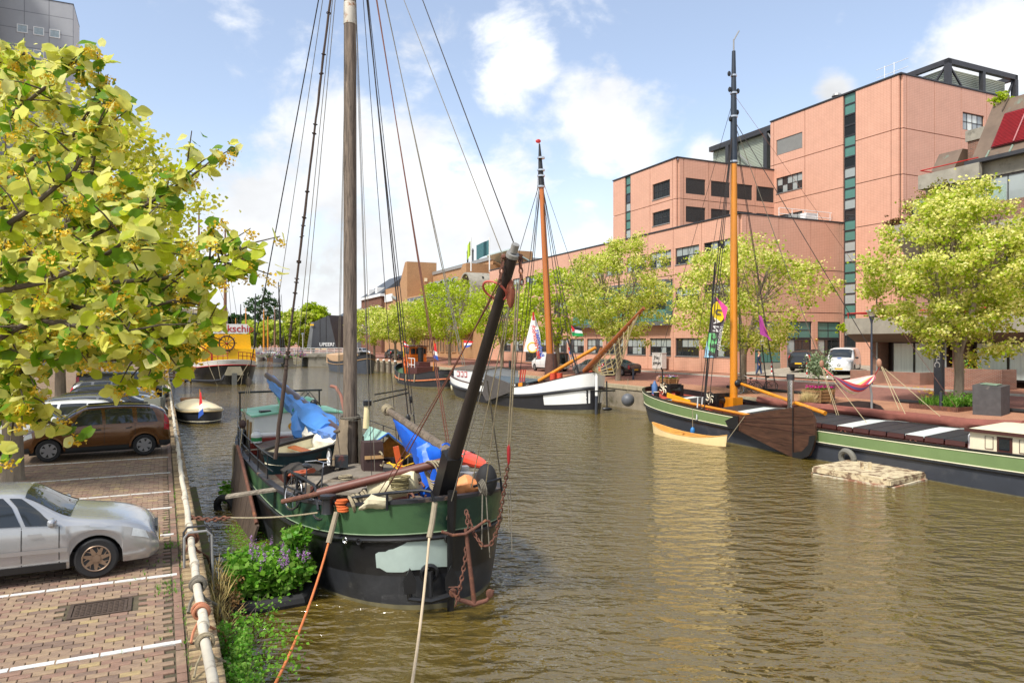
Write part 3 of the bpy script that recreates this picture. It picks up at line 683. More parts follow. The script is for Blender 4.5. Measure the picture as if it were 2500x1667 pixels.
# copper mansard with red louvred window
mb = MB(); e = 42.5
mb.add([(e, 27.3, 14.35), (e, 0, 14.35), (e+1.6, 0, 18.0), (e+1.6, 26.9, 18.0), (e+8, 27.3, 14.35), (e+8, 26.9, 18.0), (e+8, 0, 14.35), (e+8, 0, 18.0)],
       [(0, 1, 2, 3), (4, 0, 3, 5), (3, 2, 7, 5), (1, 6, 7, 2), (4, 6, 1, 0)])
rf = A.b(mb, 'roof', BRONZE)
A.box('gutter', STEEL, e-.25, e+.2, 0, 27.5, 14.2, 14.42, parent=rf)
def onroof(l, t, off=.05): return V((e-off+1.6*t, l, 14.35+3.85*t+off*.4))
mb = MB(); mb.prism([onroof(26.2, .15), onroof(12, .15), onroof(12, .68), onroof(25.9, .68)], (-.06, 0, .03)); sh_ = A.b(mb, 'shutter_frame', M('dark_red', C(92, 20, 24), .5), rf)
for i in range(22):
    t = .17+i*.023; mb = MB(); mb.beam(onroof(26.1-.01*i, t, .14), onroof(12, t, .14), .05, .05); A.b(mb, 'slat', M('louvre_red', C(150, 26, 34), .5), sh_)
for l in (24.6, 23.1, 21.6, 20.1):
    mb = MB(); mb.beam(onroof(l+.3, .16, .2), onroof(l, .68, .2), .06, .04); A.b(mb, 'slat_bar', M('dusty_pink', C(190, 130, 130), .6), sh_)
for i in range(9):
    mb = MB(); mb.beam(onroof(26.2-i*1.6, .76, .02), onroof(26.0-i*1.6, .99, .02), .05, .05); A.b(mb, 'seam', BRONZE, rf)
for i in range(9):
    mb = MB(); mb.beam(onroof(26.4-i*1.3, .02, .03), onroof(26.3-i*1.3, .13, .03), .07, .07); A.b(mb, 'seam', M('verdigris', C(140, 158, 142), .7, var=.2), rf)
A.box('stair_wall', BRK, 46, 49, 27.5, 29.7, 14, 16.6); A.box('stair_cap', CONC, 45.9, 49, 27.4, 29.8, 16.6, 17.3)
mb = MB(); mb.prism([(46.5, 29.9, 14.1), (44.5, 29.9, 14.1), (45.8, 29.9, 16.2), (46.5, 29.9, 16.2)], (0, 1.6, 0)); A.b(mb, 'side_roof', BRONZE)
# low brick planter walls on the pavement
for i, (l0, l1, z1, lab) in enumerate(((29.2, 34.2, 1.85, 'low brick planter wall below the curtained corner window'), (24.4, 28.2, 2.2, 'square-topped brick planter wall between the front doors'), (8, 22.2, 2.0, 'long brick planter wall full of bright garden flowers'))):
    r = thing('planter_wall', lab, 'wall', cl(40.7, (l0+l1)/2, 1.1), CA); h = (l1-l0)/2
    z0 = -.1; zt = z1-1.1
    mb = MB(); mb.bx(0, .22, -h, h, z0, zt); mb.bx(.22, 1.3, h-.22, h, z0, zt); mb.bx(.22, 1.3, -h, -h+.22, z0, zt); mb.build('brickwork', BRKR, r)
    mb = MB(); mb.bx(.22, 1.3, -h+.22, h-.22, z0, zt-.08); mb.build('soil', EARTH, r)
    if i == 2: mb = MB(); mb.bx(-.05, .27, -h, h, zt+.002, zt+.07); mb.build('coping', DKF, r); 
# ---- tan brick post office block further along
TAN = brickmat('tan_brick', C(182, 142, 104), C(168, 128, 92), C(148, 116, 86), .22, .07, .008, .9, .2, 'wall', var=.1)
T = Bld('brick_hall', 'tan brick hall with row of barrel-arched windows and two flagpoles', 'building', 41, 97, 1.1)
T.box('wall', TAN, 41.02, 60, 97.5, 139.5, .6, 12.6); 
T.box('wall', TAN, 46.3, 62, 108, 139, 12.6, 17.2); T.box('roof_edge', SILL, 46.1, 62, 107.9, 139, 17.2, 17.8)
mb = MB(); mb.prism([(41, 139.5, 1), (47.2, 139.5, 1), (47.2, 139.5, 19.8), (41, 139.5, 19.8)], (0, 1.5, 0)); mb.prism([(41, 141, 1), (41, 146, 1), (41, 146, 14.5), (41, 141, 19.8)], (6.2, 0, 0)); T.b(mb, 'stair_tower', TAN)
T.box('vent_grille', CREAM, 44.6, 45.2, 139.38, 139.5, 15.9, 16.6)
mb = MB(); mb.prism([(41, 106.6, .8), (60, 106.6, .8), (60, 106.6, 16.2), (41, 106.6, 16.2)], (0, 1.5, 0)); mb.prism([(41, 108.1, 1), (41, 112, 1), (41, 112, 12.7), (41, 108.1, 16.2)], (8, 0, 0)); T.b(mb, 'stair_tower', TAN)
def arch(l0, l1, zb, c0, c1, mat, win, r):
    R_ = (l1-l0)/2; m = (l0+l1)/2; mb = MB(); rows = []
    for i in range(13):
        a = pi*i/12; rows.append([(c0, m+R_*cos(a), zb+R_*sin(a)), (c1, m+R_*cos(a), zb+R_*sin(a)), (c1, m+(R_-.25)*cos(a), zb+(R_-.25)*sin(a)), (c0, m+(R_-.25)*cos(a), zb+(R_-.25)*sin(a))])
    mb.grid(rows, True); o = T.b(mb, 'barrel_vault', mat, r)
    if win:
        mb = MB(); mb.face([(c0+.3, m+(R_-.24)*cos(pi*i/12), zb+(R_-.24)*sin(pi*i/12)) for i in range(13)]); T.b(mb, 'pane', win, o)
        for dl in (-.35, .35):
            mb = MB(); mb.bx(c0+.2, c0+.28, m+dl-.05, m+dl+.05, zb, zb+R_*.9); T.b(mb, 'mullion', SILL, o)
    return o
LEAD = M('lead_grey', C(140, 142, 134), .6, .2, var=.12)
GLV = M('violet_glass', C(120, 124, 170), .08, var=.2, scale=.4, spec=.8)
for i in range(5):
    l0 = 110.2+i*3.2; g_ = GLV if i < 2 else GLASS
    arch(l0, l0+3.15, 12.9, 40.8, 46.3, LEAD, g_, None)
    T.window('c', 40.98, l0+.1, l0+3.05, 9.2, 12.7, 3, 1, frame=SILL, mats=g_)
for i in range(4):
    T.window('c', 40.98, 126.4+i*3.2, 129.4+i*3.2, 8.6, 12.3, 6, 1, frame=SILL, mats=lambda a, b: rnd.choice((GLASS, GLASS, GLV)))
for l0, l1, zb in ((99.2, 103.6, 12.0), (105.4, 109.4, 10.9)):
    arch(l0, l1, zb, 38.8, 42.5, CONC, None, None)
    T.box('portal', CONC, 38.8, 41, l0-.9, l0+.3, 9.3, zb); T.box('portal', CONC, 38.8, 41, l1-.3, l1+.2, 5.5, zb); T.box('portal_glass', GLASS, 40.9, 41.1, l0+.3, l1-.3, 6, zb+1.5)
for i in range(10):
    T.window('c', 40.98, 108+i*3, 110.2+i*3, 1.9, 4.4, 3, 1, frame=TAN, mats=GLASS, fw=.1, bar=.35)
T.box('canopy', TAN, 40.3, 41, 104, 139, 4.9, 6.2)
for i in range(3):
    mb = MB(); mb.lathe([(.3, 0), (.3, .35), (.16, .36), (.16, 2.3), (.22, 2.4), (.05, 2.9)], (48, 124+i*-2.6, 17.8), 10); T.b(mb, 'flue', STEEL)
T.box('wall', TAN, 41, 55, 146, 157, 1, 15.3); T.window('c', 40.98, 146.5, 149.5, 6, 11, 4, 1, frame=SILL)
T.box('sign_panel', WHITE, 40.7, 40.95, 150, 156, 12.4, 14.0)
mb = MB(); mb.prism([(40.6, 146.6, 12.4), (40.6, 150, 13.2), (46, 150, 15), (46, 146.6, 15)], (0, 0, .3)); T.b(mb, 'glass_roof', LEAD)
mb = MB(); mb.prism([(45, 99, 14), (49, 99, 14), (49, 99, 17.6), (45, 99, 17.6)], (0, .5, 0)); T.b(mb, 'rooflight_wall', TAN)
T.box('rooflight_window', GLASS, 46.7, 47.3, 98.9, 99, 15, 17)
mb = MB(); mb.prism([(45, 98.8, 17.8), (52, 98.8, 14.6), (52, 98.8, 14.4), (45, 98.8, 17.6)], (0, 9, 0)); T.b(mb, 'rooflight', M('rooflight_glass', C(170, 186, 180), .1, var=.1))
for px, py0, py1, lab, fc in ((1150, 580, 662, 'tall white flagpole with a lime green pennant on the tan hall', C(170, 196, 60)), (1195, 580, 664, 'tall white flagpole with a blue-green flag on the tan hall', C(60, 104, 110))):
    a, b = D(px, py1, 108.5), D(px, py0, 108.5); fp = thing('flagpole', lab, 'flagpole', a)
    mb = MB(); mb.tube([a, b], .1, 6); mb.build('pole', WHITE, fp, True); h = 2.2
    rows = [[b+V((-x*(.9 if px > 1170 else .25), .2*sin(x*4), -.3-.4*x-z)) for z in (0, h*.4, h)] for x in (0, .5, 1.0, 1.6, 2.2)]
    mb = MB(); mb.grid(rows); mb.build('flag', M('flag_%d' % px, fc, .8, var=.1), fp, True)
# ---- older houses beyond
SLATE = M('black_tiles', C(52, 54, 56), .4, var=.3, scale=3, bump=.5, bs=5)
OLDB = brickmat('old_brick', C(126, 78, 60), C(108, 66, 52), C(120, 104, 88), .22, .07, .01, .9, .2, 'wall', var=.15)
def house(label, c0, c1, l0, l1, ze, zr, wall, nwin, rows, hip=2.5, trim=WHITE, dormer=True, name='town_house', z0=.8):
    H = Bld(name, label, 'house', c0, l0, z0)
    H.box('wall', wall, c0, c1, l0, l1, z0-.3, ze); H.box('cornice', trim, c0-.4, c1+.3, l0-.4, l1+.4, ze, ze+.6)
    mb = MB(); a, b = ze+.6, zr; m = (c0+c1)/2
    mb.add([(c0-.3, l0-.3, a), (c1+.2, l0-.3, a), (c1+.2, l1+.3, a), (c0-.3, l1+.3, a), (m, l0+hip, b), (m, l1-hip, b)], [(0, 1, 4), (1, 2, 5, 4), (2, 3, 5), (3, 0, 4, 5), (0, 3, 2, 1)])
    rf = H.b(mb, 'roof', SLATE)
    if dormer:
        for l in (l0+(l1-l0)*.3, l0+(l1-l0)*.7): H.box('dormer', trim, c0+.3, c0+2.4, l-.9, l+.9, ze+.7, ze+2.4, parent=rf)
        H.box('dormer', trim, m-1.2, m+1.2, l0+.3, l0+1.5, ze+.7, ze+2.4, parent=rf); H.box('chimney', OLDB, m-.4, m+.4, l0+hip-.5, l0+hip+.5, zr-.6, zr+1.4, parent=rf)
    for i in range(nwin):
        w_ = (l1-l0)/nwin
        for z in rows: H.window('c', c0-.05, l0+w_*(i+.25), l0+w_*(i+.75), z, z+2.1, 1, 2, frame=trim, mats=GLASS, fw=.15)
    for i in range(3):
        for z in rows: H.window('l', l0-.05, c0+1+i*3, c0+2.2+i*3, z, z+2.1, 1, 2, frame=trim, mats=GLASS, fw=.15)
    return H
house('brown brick mansion with hipped black tile roof and white dormers', 41, 54, 160, 180, 14, 19.5, OLDB, 6, (9.8, 5.8))
house('slim grey plastered town house behind the dark wedge building', 41, 51, 184, 191, 9.5, 11.5, M('grey_plaster', C(120, 124, 128), .8), 3, (6.6, 3.2), dormer=False)
house('white trimmed town house with tall windows next to the mansion', 41, 51, 192.5, 201, 10, 12.5, M('white_plaster', C(200, 196, 186), .8), 4, (7, 3.4), dormer=False)
house('long terrace with brown tile roof behind the lime trees', 42, 54, 204, 232, 9.5, 13.5, OLDB, 8, (6.8, 3.2), dormer=False)
house('ochre plastered house far down the quay', 43, 54, 240, 262, 8, 11, M('ochre_plaster', C(190, 170, 120), .8), 6, (5.2, 2), dormer=False)
# dark wedge pavilion at the bridge head
WG = M('dark_cladding', C(64, 66, 70), .5, var=.14, scale=.6)
q = thing('wedge_pavilion', 'dark grey tapering bridge pavilion with white graffiti', 'pavilion', D(790, 855, 150))
def wd(px, py, y=150): return D(px, py, y)
mb = MB(); mb.prism([wd(760, 850), wd(822, 850), wd(803, 769), wd(766, 786)], (2, 5, 0)); mb.build('body', WG, q, True)
mb = MB(); mb.prism([wd(749, 850), wd(759.6, 850), wd(765.6, 786), wd(759, 787)], (1.5, 4, 0)); mb.build('side_wing', M('side_cladding', C(120, 122, 122), .45, var=.2, scale=.8), q, True)
for px in (781, 796):
    mb = MB(); mb.beam(wd(px, 848, 149.93), wd(px, 776 if px < 790 else 772, 149.93), .04, .05); mb.build('panel_joint', JOINT, q, True)
text('graffiti', 'UPEER?', 1.0, WHITE, q, frame(wd(798, 841, 149.9), (1, 0, 0), (0, 0, 1)), .01, bold=.02)
mb = MB(); mb.bx(*[0]*6) if False else mb.beam(wd(757, 793, 149.7), wd(766, 793, 149.7), .1, .3); mb.build('yellow_strap', YEL, q, True)
# ---- tower block behind the left trees
GR = brickmat('tower_panels', C(170, 172, 176), C(162, 164, 168), C(126, 128, 132), 3.2, 2.7, .06, .5, .1, 'wall', off=0, var=.07)
TY = 112.0; tp = D(179, 12, TY); tz = tp.z
K = Bld('office_tower', 'tall grey panelled office tower with small white-framed windows', 'tower', 0, 0, 0, LA, base=V((tp.x, tp.y, 0)))
GRL = M('tower_side_lit', C(190, 190, 188), .6, var=.06)  # paler than the panels: light on the canal-facing side put into its colour
K.box('shaft', GR, -17, 0, 0, .5, 0, tz); K.box('side_face', GRL, -.6, .02, .51, 9, 0, tz-.01)
K.box('shaft', GR, -17, -.7, .5, 9, 0, tz-.05); K.box('wing', M('tower_dark', C(58, 60, 66), .3, var=.2, scale=.3), -30, -9.6, -6, .0, 0, tz+6)
mb = MB(); mb.bx(-17.05, .05, -.05, 9, tz+.01, tz+.12); K.b(mb, 'roof_edge', STEEL)
WGL = M('tower_glass', C(150, 165, 170), .08, var=.2, spec=.8)
r0 = tz-4.4
for j in range(10):
    for i in range(3): K.window('l', 0, -7.35+i*2.1, -5.95+i*2.1, r0-j*3.55-1.25, r0-j*3.55, 1, 1, frame=WHITE, mats=WGL, fw=.11)
for j in range(10):
    for i in range(4): K.window('c', -9.55, 0, 0, 0, 0) if False else None
for j in range(9): K.box('side_slot', GLASSB, -9.59, -9.5, -5.5, -1.2, r0-j*3.55-.9, r0-j*3.55)
# ---- stepped beige flats at the end of the left bank
FL = M('beige_concrete', C(196, 182, 156), .85, var=.1)
q = Bld('flats', 'stepped beige flats with long balconies beyond the far bridge', 'flats', 0, 0, 0, LA, base=V((D(555, 870, 230).x, 230, .5)))
q.box('block', FL, -14, 0, 0, 12, 0, 22-8.5); q.box('block', FL, -26, -14.2, -6, 8, 0, 16.5); q.box('plant_room', M('pale_green_metal', C(130, 146, 140), .6), -23, -16, -4, 4, 16.5, 20); q.box('end_wall', STEEL, .02, .3, 0, 12, 5, 12)
for j in range(4):
    z = 1.4+j*3.1
    for i in range(5): q.window('l', 0, -13.4+i*2.7, -11.2+i*2.7, z, z+1.5, 2, 1, frame=SILL, d=.01)
    q.box('balcony', CREAM, -26.5, -14, -7.6, -6.02, z-.2+1.5, z+1.0+1.5)
    for i in range(4): q.window('l', -6, -25.6+i*2.9, -23.4+i*2.9, z+2.55, z+4.2, 2, 1, frame=SILL, d=.01)
# ================================================================ boats
class Hull:
    def __init__(s, root, L_, B_, zb, zm, zs, nb=3., mb_=2., ns=3., ms=2., rkb=.06, rks=.05, fl=.5, zbot=-.35, fs=None):
        s.__dict__.update(root=root, L=L_, B=B_, zb=zb, zm=zm, zs=zs, nb=nb, mb=mb_, ns=ns, ms=ms, rkb=rkb, rks=rks, fl=fl, zbot=zbot, fs=fl if fs is None else fs)
        s.S = [sin(pi/2*(-1+2*i/44)) for i in range(45)]
    def gz(s, q): return s.zm+((s.zb-s.zm)*abs(q)**2.4 if q > 0 else (s.zs-s.zm)*abs(q)**2.4)
    def hb(s, q): return s.B/2*max(0, 1-abs(q)**(s.nb if q > 0 else s.ns))**(1/(s.mb if q > 0 else s.ms))
    def p(s, q, t, side=1, off=0.):
        rk = s.rkb if q > 0 else s.rks; f = s.fl if q > 0 else s.fs
        x = s.hb(q)*(1-f*(1-t)**1.6*abs(q)**3)*(1-.06*(1-t)**2)
        y = q*s.L/2*(1-rk*(1-t)); z = s.zbot+(s.gz(q)-s.zbot)*t
        if off:
            e = 1e-3; q1, q0 = min(1, q+e), max(-1, q-e)
            tx, ty = s.hb(q1)-s.hb(q0), (q1-q0)*s.L/2; n = math.hypot(tx, ty) or 1
            x += off*ty/n; y += -off*tx/n
        return V((side*x, y, z))
    def loop(s, t, off=0.): return [s.p(q, t, 1, off) for q in s.S]+[s.p(q, t, -1, off) for q in s.S[-2:0:-1]]
    def band(s, name, mat, t0, t1, n=3, off=0., parent=None):
        mb = MB(); mb.grid([s.loop(t0+(t1-t0)*i/n, off) for i in range(n+1)], True); return mb.build(name, mat, parent or s.root)
    def strake(s, name, mat, t, r, off=.0, n=8, parent=None):
        l = s.loop(t, off); mb = MB(); mb.tube(l+[l[0]], r, n, False); return mb.build(name, mat, parent or s.root)
    def deck(s, name, mat, drop, q0=-1, q1=1, inset=.04, parent=None):
        Q = [q for q in s.S if q0-1e-6 <= q <= q1+1e-6]; rows = []
        for q in Q:
            h = max(0, s.hb(q)-inset); z = s.gz(q)-drop; y = q*(s.L/2-inset); rows.append([V((h*k, y, z+.05*(1-k*k))) for k in (-1, -.6, -.2, .2, .6, 1)])
        mb = MB(); mb.grid(rows); return mb.build(name, mat, parent or s.root)
    def rim(s, name, mat, w=.12, dz=.03, inner=.3):
        a = s.loop(1, .02); b = s.loop(1, -w); up = V((0, 0, dz)); dn = V((0, 0, inner))
        mb = MB(); mb.grid([[p-up for p in a], [p+up for p in a], [p+up for p in b], [p-dn for p in b]], True); return mb.build(name, mat, s.root)
def mk(root): return lambda mb, name, mat, parent=None, world=False, **k: mb.build(name, mat, parent or root, world, **k)
def Ppl(px, py, c):
    u = (px-CX)/FPX; y = c/(EC.x*u+EC.y); return V((u*y, y, HC-(py-CY)/FPX*y))
def chain(mb, pts, link=.09, r=.012):
    P = [V(p) for p in pts]; k = 0
    for a, b in zip(P, P[1:]):
        d = (b-a); n = max(1, int(d.length/(link*.72))); d.normalize(); X, Y = perp(d)
        for i in range(n):
            c = a.lerp(b, (i+.5)/n); w = X if k % 2 else Y; k += 1
            loop = [c+d*(link*.5*cos(t))+w*(link*.28*sin(t)) for t in [2*pi*j/8 for j in range(9)]]
            mb.tube(loop, r, 5, False)
def cloth(pts, rad_, seed=0., n=14, jit=.3, m=14):
    # bundle of canvas along a path: rad_ = [(half width, up, down)] per point
    P = [V(p) for p in pts]; rows = []; tot = len(P)
    for i in range(m+1):
        f = i/m*(tot-1); k = min(int(f), tot-2); t = f-k; c = P[k].lerp(P[k+1], t); r = [rad_[k][j]*(1-t)+rad_[k+1][j]*t for j in range(3)]
        d = (P[k+1]-P[k]).normalized(); x = d.cross(V((0, 0, 1))).normalized(); row = []
        for j in range(n):
            a = 2*pi*j/n; q = 1+jit*noise.noise(V((f*1.7+seed, 3*cos(a), 3*sin(a))))+jit*.6*noise.noise(V((f*5+seed, 6*cos(a), 6*sin(a))))
            z = sin(a); row.append(c+x*(r[0]*cos(a)*q)+V((0, 0, (r[1] if z > 0 else r[2])*z*q)))
        rows.append(row)
    mb = MB(); mb.grid(rows, True); mb.face(rows[0][::-1]); mb.face(rows[-1]); return mb
def coil(mb, c, R_, r, n=5, h=None, ax=(0, 0, 1), sq=1.):
    for i in range(n):
        mb.torus(V(c)+V(ax)*(i*(h or r*1.7))+V((U(-1, 1), U(-1, 1), 0))*r*1.2, R_*U(.86, 1.1), r, V(ax)+V((U(-.12, .12), U(-.12, .12), 0)), 16, 6)
def bicycle(label, loc, rz, tilt=0., group=None, col=None):
    t = thing('bicycle', label, 'bicycle', loc, rz, group); fr = col or M('bike_black', (.015, .015, .017), .35); t.rotation_euler = (tilt, 0, rz)
    for x in (-.54, .54):
        mb = MB(); mb.torus((x, 0, .35), .33, .018, (0, 1, 0), 22, 6); wl = mb.build('wheel', RUBBER, t)
        mb = MB(); mb.torus((x, 0, .35), .305, .012, (0, 1, 0), 22, 5)
        for k in range(10): a = k*pi/5; mb.tube([(x, 0, .35), (x+.3*cos(a), 0, .35+.3*sin(a))], .0025, 3, False)
        mb.build('rim', CHROME, wl)
    mb = MB(); bb, st_, hd, rw, fw_ = V((-.06, 0, .3)), V((-.22, 0, .82)), V((.36, 0, .86)), V((-.54, 0, .35)), V((.54, 0, .35))
    for a, b in ((bb, st_), (bb, hd-V((-.03, 0, .1))), (st_-V((0, 0, .05)), hd), (rw, bb), (rw, st_-V((0, 0, .1))), (hd+V((-.02, 0, .12)), hd-V((-.04, 0, .15))), (hd-V((-.04, 0, .15)), fw_)): mb.tube([a, b], .018, 6)
    mb.build('frame', fr, t)
    mb = MB(); mb.tube([(.34, 0, .95), (.32, 0, 1.06), (.3, -.15, 1.08), (.14, -.29, 1.02)], .012, 6); mb.tube([(.32, 0, 1.06), (.3, .15, 1.08), (.14, .29, 1.02)], .012, 6); mb.build('handlebar', CHROME, t)
    mb = MB(); mb.ball((-.26, 0, .93), (.14, .09, .05), 8, 5); mb.tube([st_, (-.25, 0, .92)], .014, 6); mb.build('saddle', fr, t)
    mb = MB(); mb.tube([(-.78, -.06, .74), (-.3, -.06, .74)], .008, 5); mb.tube([(-.78, .06, .74), (-.3, .06, .74)], .008, 5); mb.tube([(-.7, .06, .74), (-.54, .03, .36)], .006, 5); mb.tube([(-.7, -.06, .74), (-.54, -.03, .36)], .006, 5); mb.build('rack', STEEL, t)
    mb = MB(); mb.lathe([(.09, -.01), (.09, .01)], (-.06, .04, .3), 12, (0, 1, 0)); mb.tube([(-.06, .05, .3), (.08, .05, .2)], .01, 5); mb.bx(.03, .13, .05, .14, .18, .21); mb.tube([(-.06, -.05, .3), (-.2, -.05, .4)], .01, 5); mb.bx(-.25, -.15, -.14, -.05, .39, .42); mb.build('crank', STEEL, t)
    return t
# ---------------------------------------------------------------- the old green and black sailing barge
BLACKH = M('tar_black', (.013, .013, .014), .3, var=.4, scale=1.2, bump=.25, bs=4)
BOTH = M('hull_grey', C(46, 48, 52), .4, var=.3, scale=1.5, bump=.2, bs=5, col2=C(70, 70, 68), thr=.62)
SCUM = M('waterline_scum', C(104, 98, 72), .8, var=.3, scale=4)
GRNH = M('hull_green', C(64, 94, 62), .38, var=.22, scale=.9, bump=.1, col2=C(24, 54, 44), thr=.5)
DECKM = M('deck_dark_red', C(96, 50, 44), .7, var=.3, scale=2, col2=C(110, 100, 88), thr=.55)
DECKW = M('deck_worn', C(104, 96, 86), .8, var=.3, scale=3, col2=C(84, 58, 46), thr=.55, bump=.2)
SLEEVE = M('canvas_sleeve', C(150, 138, 116), .9, var=.15, scale=6)
fwd = V((.466, -.885, 0)).normalized(); ctr = V((-1.1, 12.7, WZ))-fwd*8.25
boat = thing('sailing_barge', 'weathered green and black flat-bottomed sailing barge cluttered with gear beside the quay', 'boat', ctr, rad(207.8))
H = Hull(boat, 16.5, 4.4, 1.98, 1.42, 1.75, 5.2, 2.0, 3.6, 2.0, .02, .04, .16, fs=.6)
bp = mk(boat); Wm = wm(boat); Wi = Wm.inverted()
def m(d, x, z): return V((x, 8.25-d, z))
def lw(p): return Wi@V(p)
def LD(px, py, y): return lw(D(px, py, y))
H.band('bottom_strake', SCUM, 0, .19, 2); H.band('lower_hull', BOTH, .19, .42, 3); H.band('hull', BLACKH, .42, .745, 3); H.band('sheer_strake', GRNH, .745, 1, 3)
H.strake('rubbing_strake', BLACK, .71, .045, .02); H.strake('sheer_line', M('pale_line', C(120, 140, 110), .6), .75, .012, .008)
H.rim('gunwale', M('gunwale_black', C(40, 40, 44), .55, var=.3, scale=4, col2=C(120, 96, 78), thr=.6), .13, .03, .45); H.deck('side_deck', DECKW, .44)
mb = MB(); mb.tube([m(-.02, 0, -.4), m(-.03, 0, .6), m(-.05, 0, 1.5), m(-.1, 0, 2.12)], [.06, .07, .08, .09], 8); bp(mb, 'stem', BLACKH)
# repainted patch on the bow
PATCH = M('primer_patch', C(170, 186, 178), .6, var=.12, scale=2)
def hp(px, py):                                       # nearest hull point of a pixel, starboard bow
    best = None
    for i in range(90):
        for j in range(40):
            q, t = .5+.5*i/89, .1+.6*j/39; w_ = Wm@H.p(q, t, 1, .012); e = ((w_.x/w_.y)*FPX+CX-px)**2+((HC-w_.z)/w_.y*FPX+CY-py)**2
            if best is None or e < best[0]: best = (e, q, t)
    return best[1:]
def patch(name, mat, q0, q1, tlo, thi, parent=None, n=12, m_=6, side=1, off=.012):
    mb = MB(); mb.grid([[H.p(q0+(q1-q0)*i/n, tlo(i/n)+(thi(i/n)-tlo(i/n))*j/m_, side, off) for j in range(m_+1)] for i in range(n+1)]); return bp(mb, name, mat)
mb = MB(); rows = []
for i in range(15):
    f = i/14; px = 918+f*172; e_ = max(0, 1-f*5)
    q, lo = hp(px, 1402-20*f-18*e_+18*e_*noise.noise(V((i*1.7, 4, 0)))); hi = .69-.02*e_-.16*max(0, .45-f)*(1+noise.noise(V((i*2.1, 7, 0)))*1.6)+.02*e_*noise.noise(V((i*1.3, 0, 0))); rows.append([H.p(q, lo+(hi-lo)*j/6, 1, .012) for j in range(7)])
mb.grid(rows); bp(mb, 'primer_patch', PATCH)
# fore deck, hold coaming and hatch boards
for i, (d0, d1, w_, z0, z1) in enumerate(((7.6, 12.5, 1.45, .9, 1.42),)):
    mb = MB(); mb.bx(-w_, w_, 8.25-d1, 8.25-d0, z0, z1); hold = bp(mb, 'hold_coaming', DECKM)
    for k in range(9):
        for s_ in (-1, 1):
            mb = MB(); a = 8.25-d1+.04+k*.54; mb.prism([(s_*w_*1.06, a, z1+.01), (0, a, z1+.22), (0, a, z1+.27), (s_*w_*1.06, a, z1+.06)], (0, .5, 0)); bp(mb, 'hatch_board', M('hatch_brown', C(108, 90, 82), .75, var=.2, scale=3), hold)
mb = MB(); mb.bx(-1.2, 1.2, 8.25-6.4, 8.25-3.6, 1.0, 1.45); fore = bp(mb, 'fore_hatch', DECKM)
mb = MB(); mb.prism([(-1.3, 8.25-6.5, 1.5), (0, 8.25-6.5, 1.62), (1.3, 8.25-6.5, 1.5), (1.3, 8.25-6.5, 1.46), (-1.3, 8.25-6.5, 1.46)], (0, 3.0, 0)); bp(mb, 'hatch_cover', M('canvas_grey', C(120, 112, 100), .9, var=.2, scale=4, bump=.3), fore)
# aft cabin
CW = M('cabin_white', C(220, 222, 216), .45, var=.06, scale=2); MINT = M('mint_green', C(130, 196, 160), .5, var=.12, scale=2, col2=C(190, 214, 196), thr=.6)
mb = MB(); a, b = 8.25-15.6, 8.25-13.1
mb.prism([(-1.45, a, 1.1), (1.5, a, 1.1), (1.45, a, 2.25), (0, a, 2.4), (-1.4, a, 2.25)], (0, b-a, 0)); cab = bp(mb, 'cabin', CW)
mb = MB(); mb.prism([(-1.5, a-.1, 2.26), (0, a-.1, 2.41), (1.55, a-.1, 2.26), (1.55, a-.1, 2.31), (0, a-.1, 2.47), (-1.5, a-.1, 2.31)], (0, b-a+.2, 0)); rf = bp(mb, 'roof', MINT, cab)
mb = MB(); mb.prism([(-.8, a+.5, 2.40), (-.8, a+1.9, 2.40), (-.65, a+1.7, 2.75), (-.65, a+.7, 2.75)], (1.1, 0, 0)); bp(mb, 'skylight', MATS['mint_green'], cab)
mb = MB(); mb.bx(.85, 1.2, b-.75, b-.4, 2.3, 2.42); bp(mb, 'roof_hatch', BLACK, cab)
for k in range(3):
    mb = MB(); mb.bx(1.47, 1.52, a+.4+k*.72, a+.62+k*.72, 1.45, 2.05); bp(mb, 'side_window', M('wood_panel', C(150, 120, 80), .5), cab)
mb = MB(); mb.lathe([(.12, 0), (.12, .02)], (.25, b+.01, 1.9), 14, (0, 1, 0)); bp(mb, 'brass_lamp', M('ochre', C(214, 160, 50), .5), cab)
mb = MB(); mb.torus((-1.1, b+.02, 2.0), .12, .04, (0, 1, 0), 14, 6); bp(mb, 'porthole', BLACK, cab)
mb = MB(); mb.bx(-1.55, 1.6, b+.02, b+.5, 1.1, 1.6); bp(mb, 'red_coaming', M('oxide_red', C(140, 46, 34), .55, var=.15), cab)
mb = MB(); mb.tube([(.2, b+.28, 1.68), (1.45, b+.28, 1.68)], .09, 10); bp(mb, 'white_roll', WHITE)
mb = MB(); mb.tube([(-.1, a+.5, 2.42), (-.6, a+.6, 2.95), (-1.0, a+.6, 2.42)], .02, 6); mb.tube([(-.1, a+1.2, 2.42), (-.6, a+1.3, 2.95), (-1.0, a+1.3, 2.42)], .02, 6); bp(mb, 'hoop', BLACK, cab)
mb = MB(); mb.tube([m(15.9, 1.6, 2.9), m(15.9, -1.4, 2.9)], .04, 6); mb.tube([m(15.9, 1.55, 1.5), m(15.9, 1.55, 2.9)], .03, 6); mb.tube([m(15.9, -1.3, 1.5), m(15.9, -1.3, 2.9)], .03, 6); bp(mb, 'stern_gallows', BLACK)
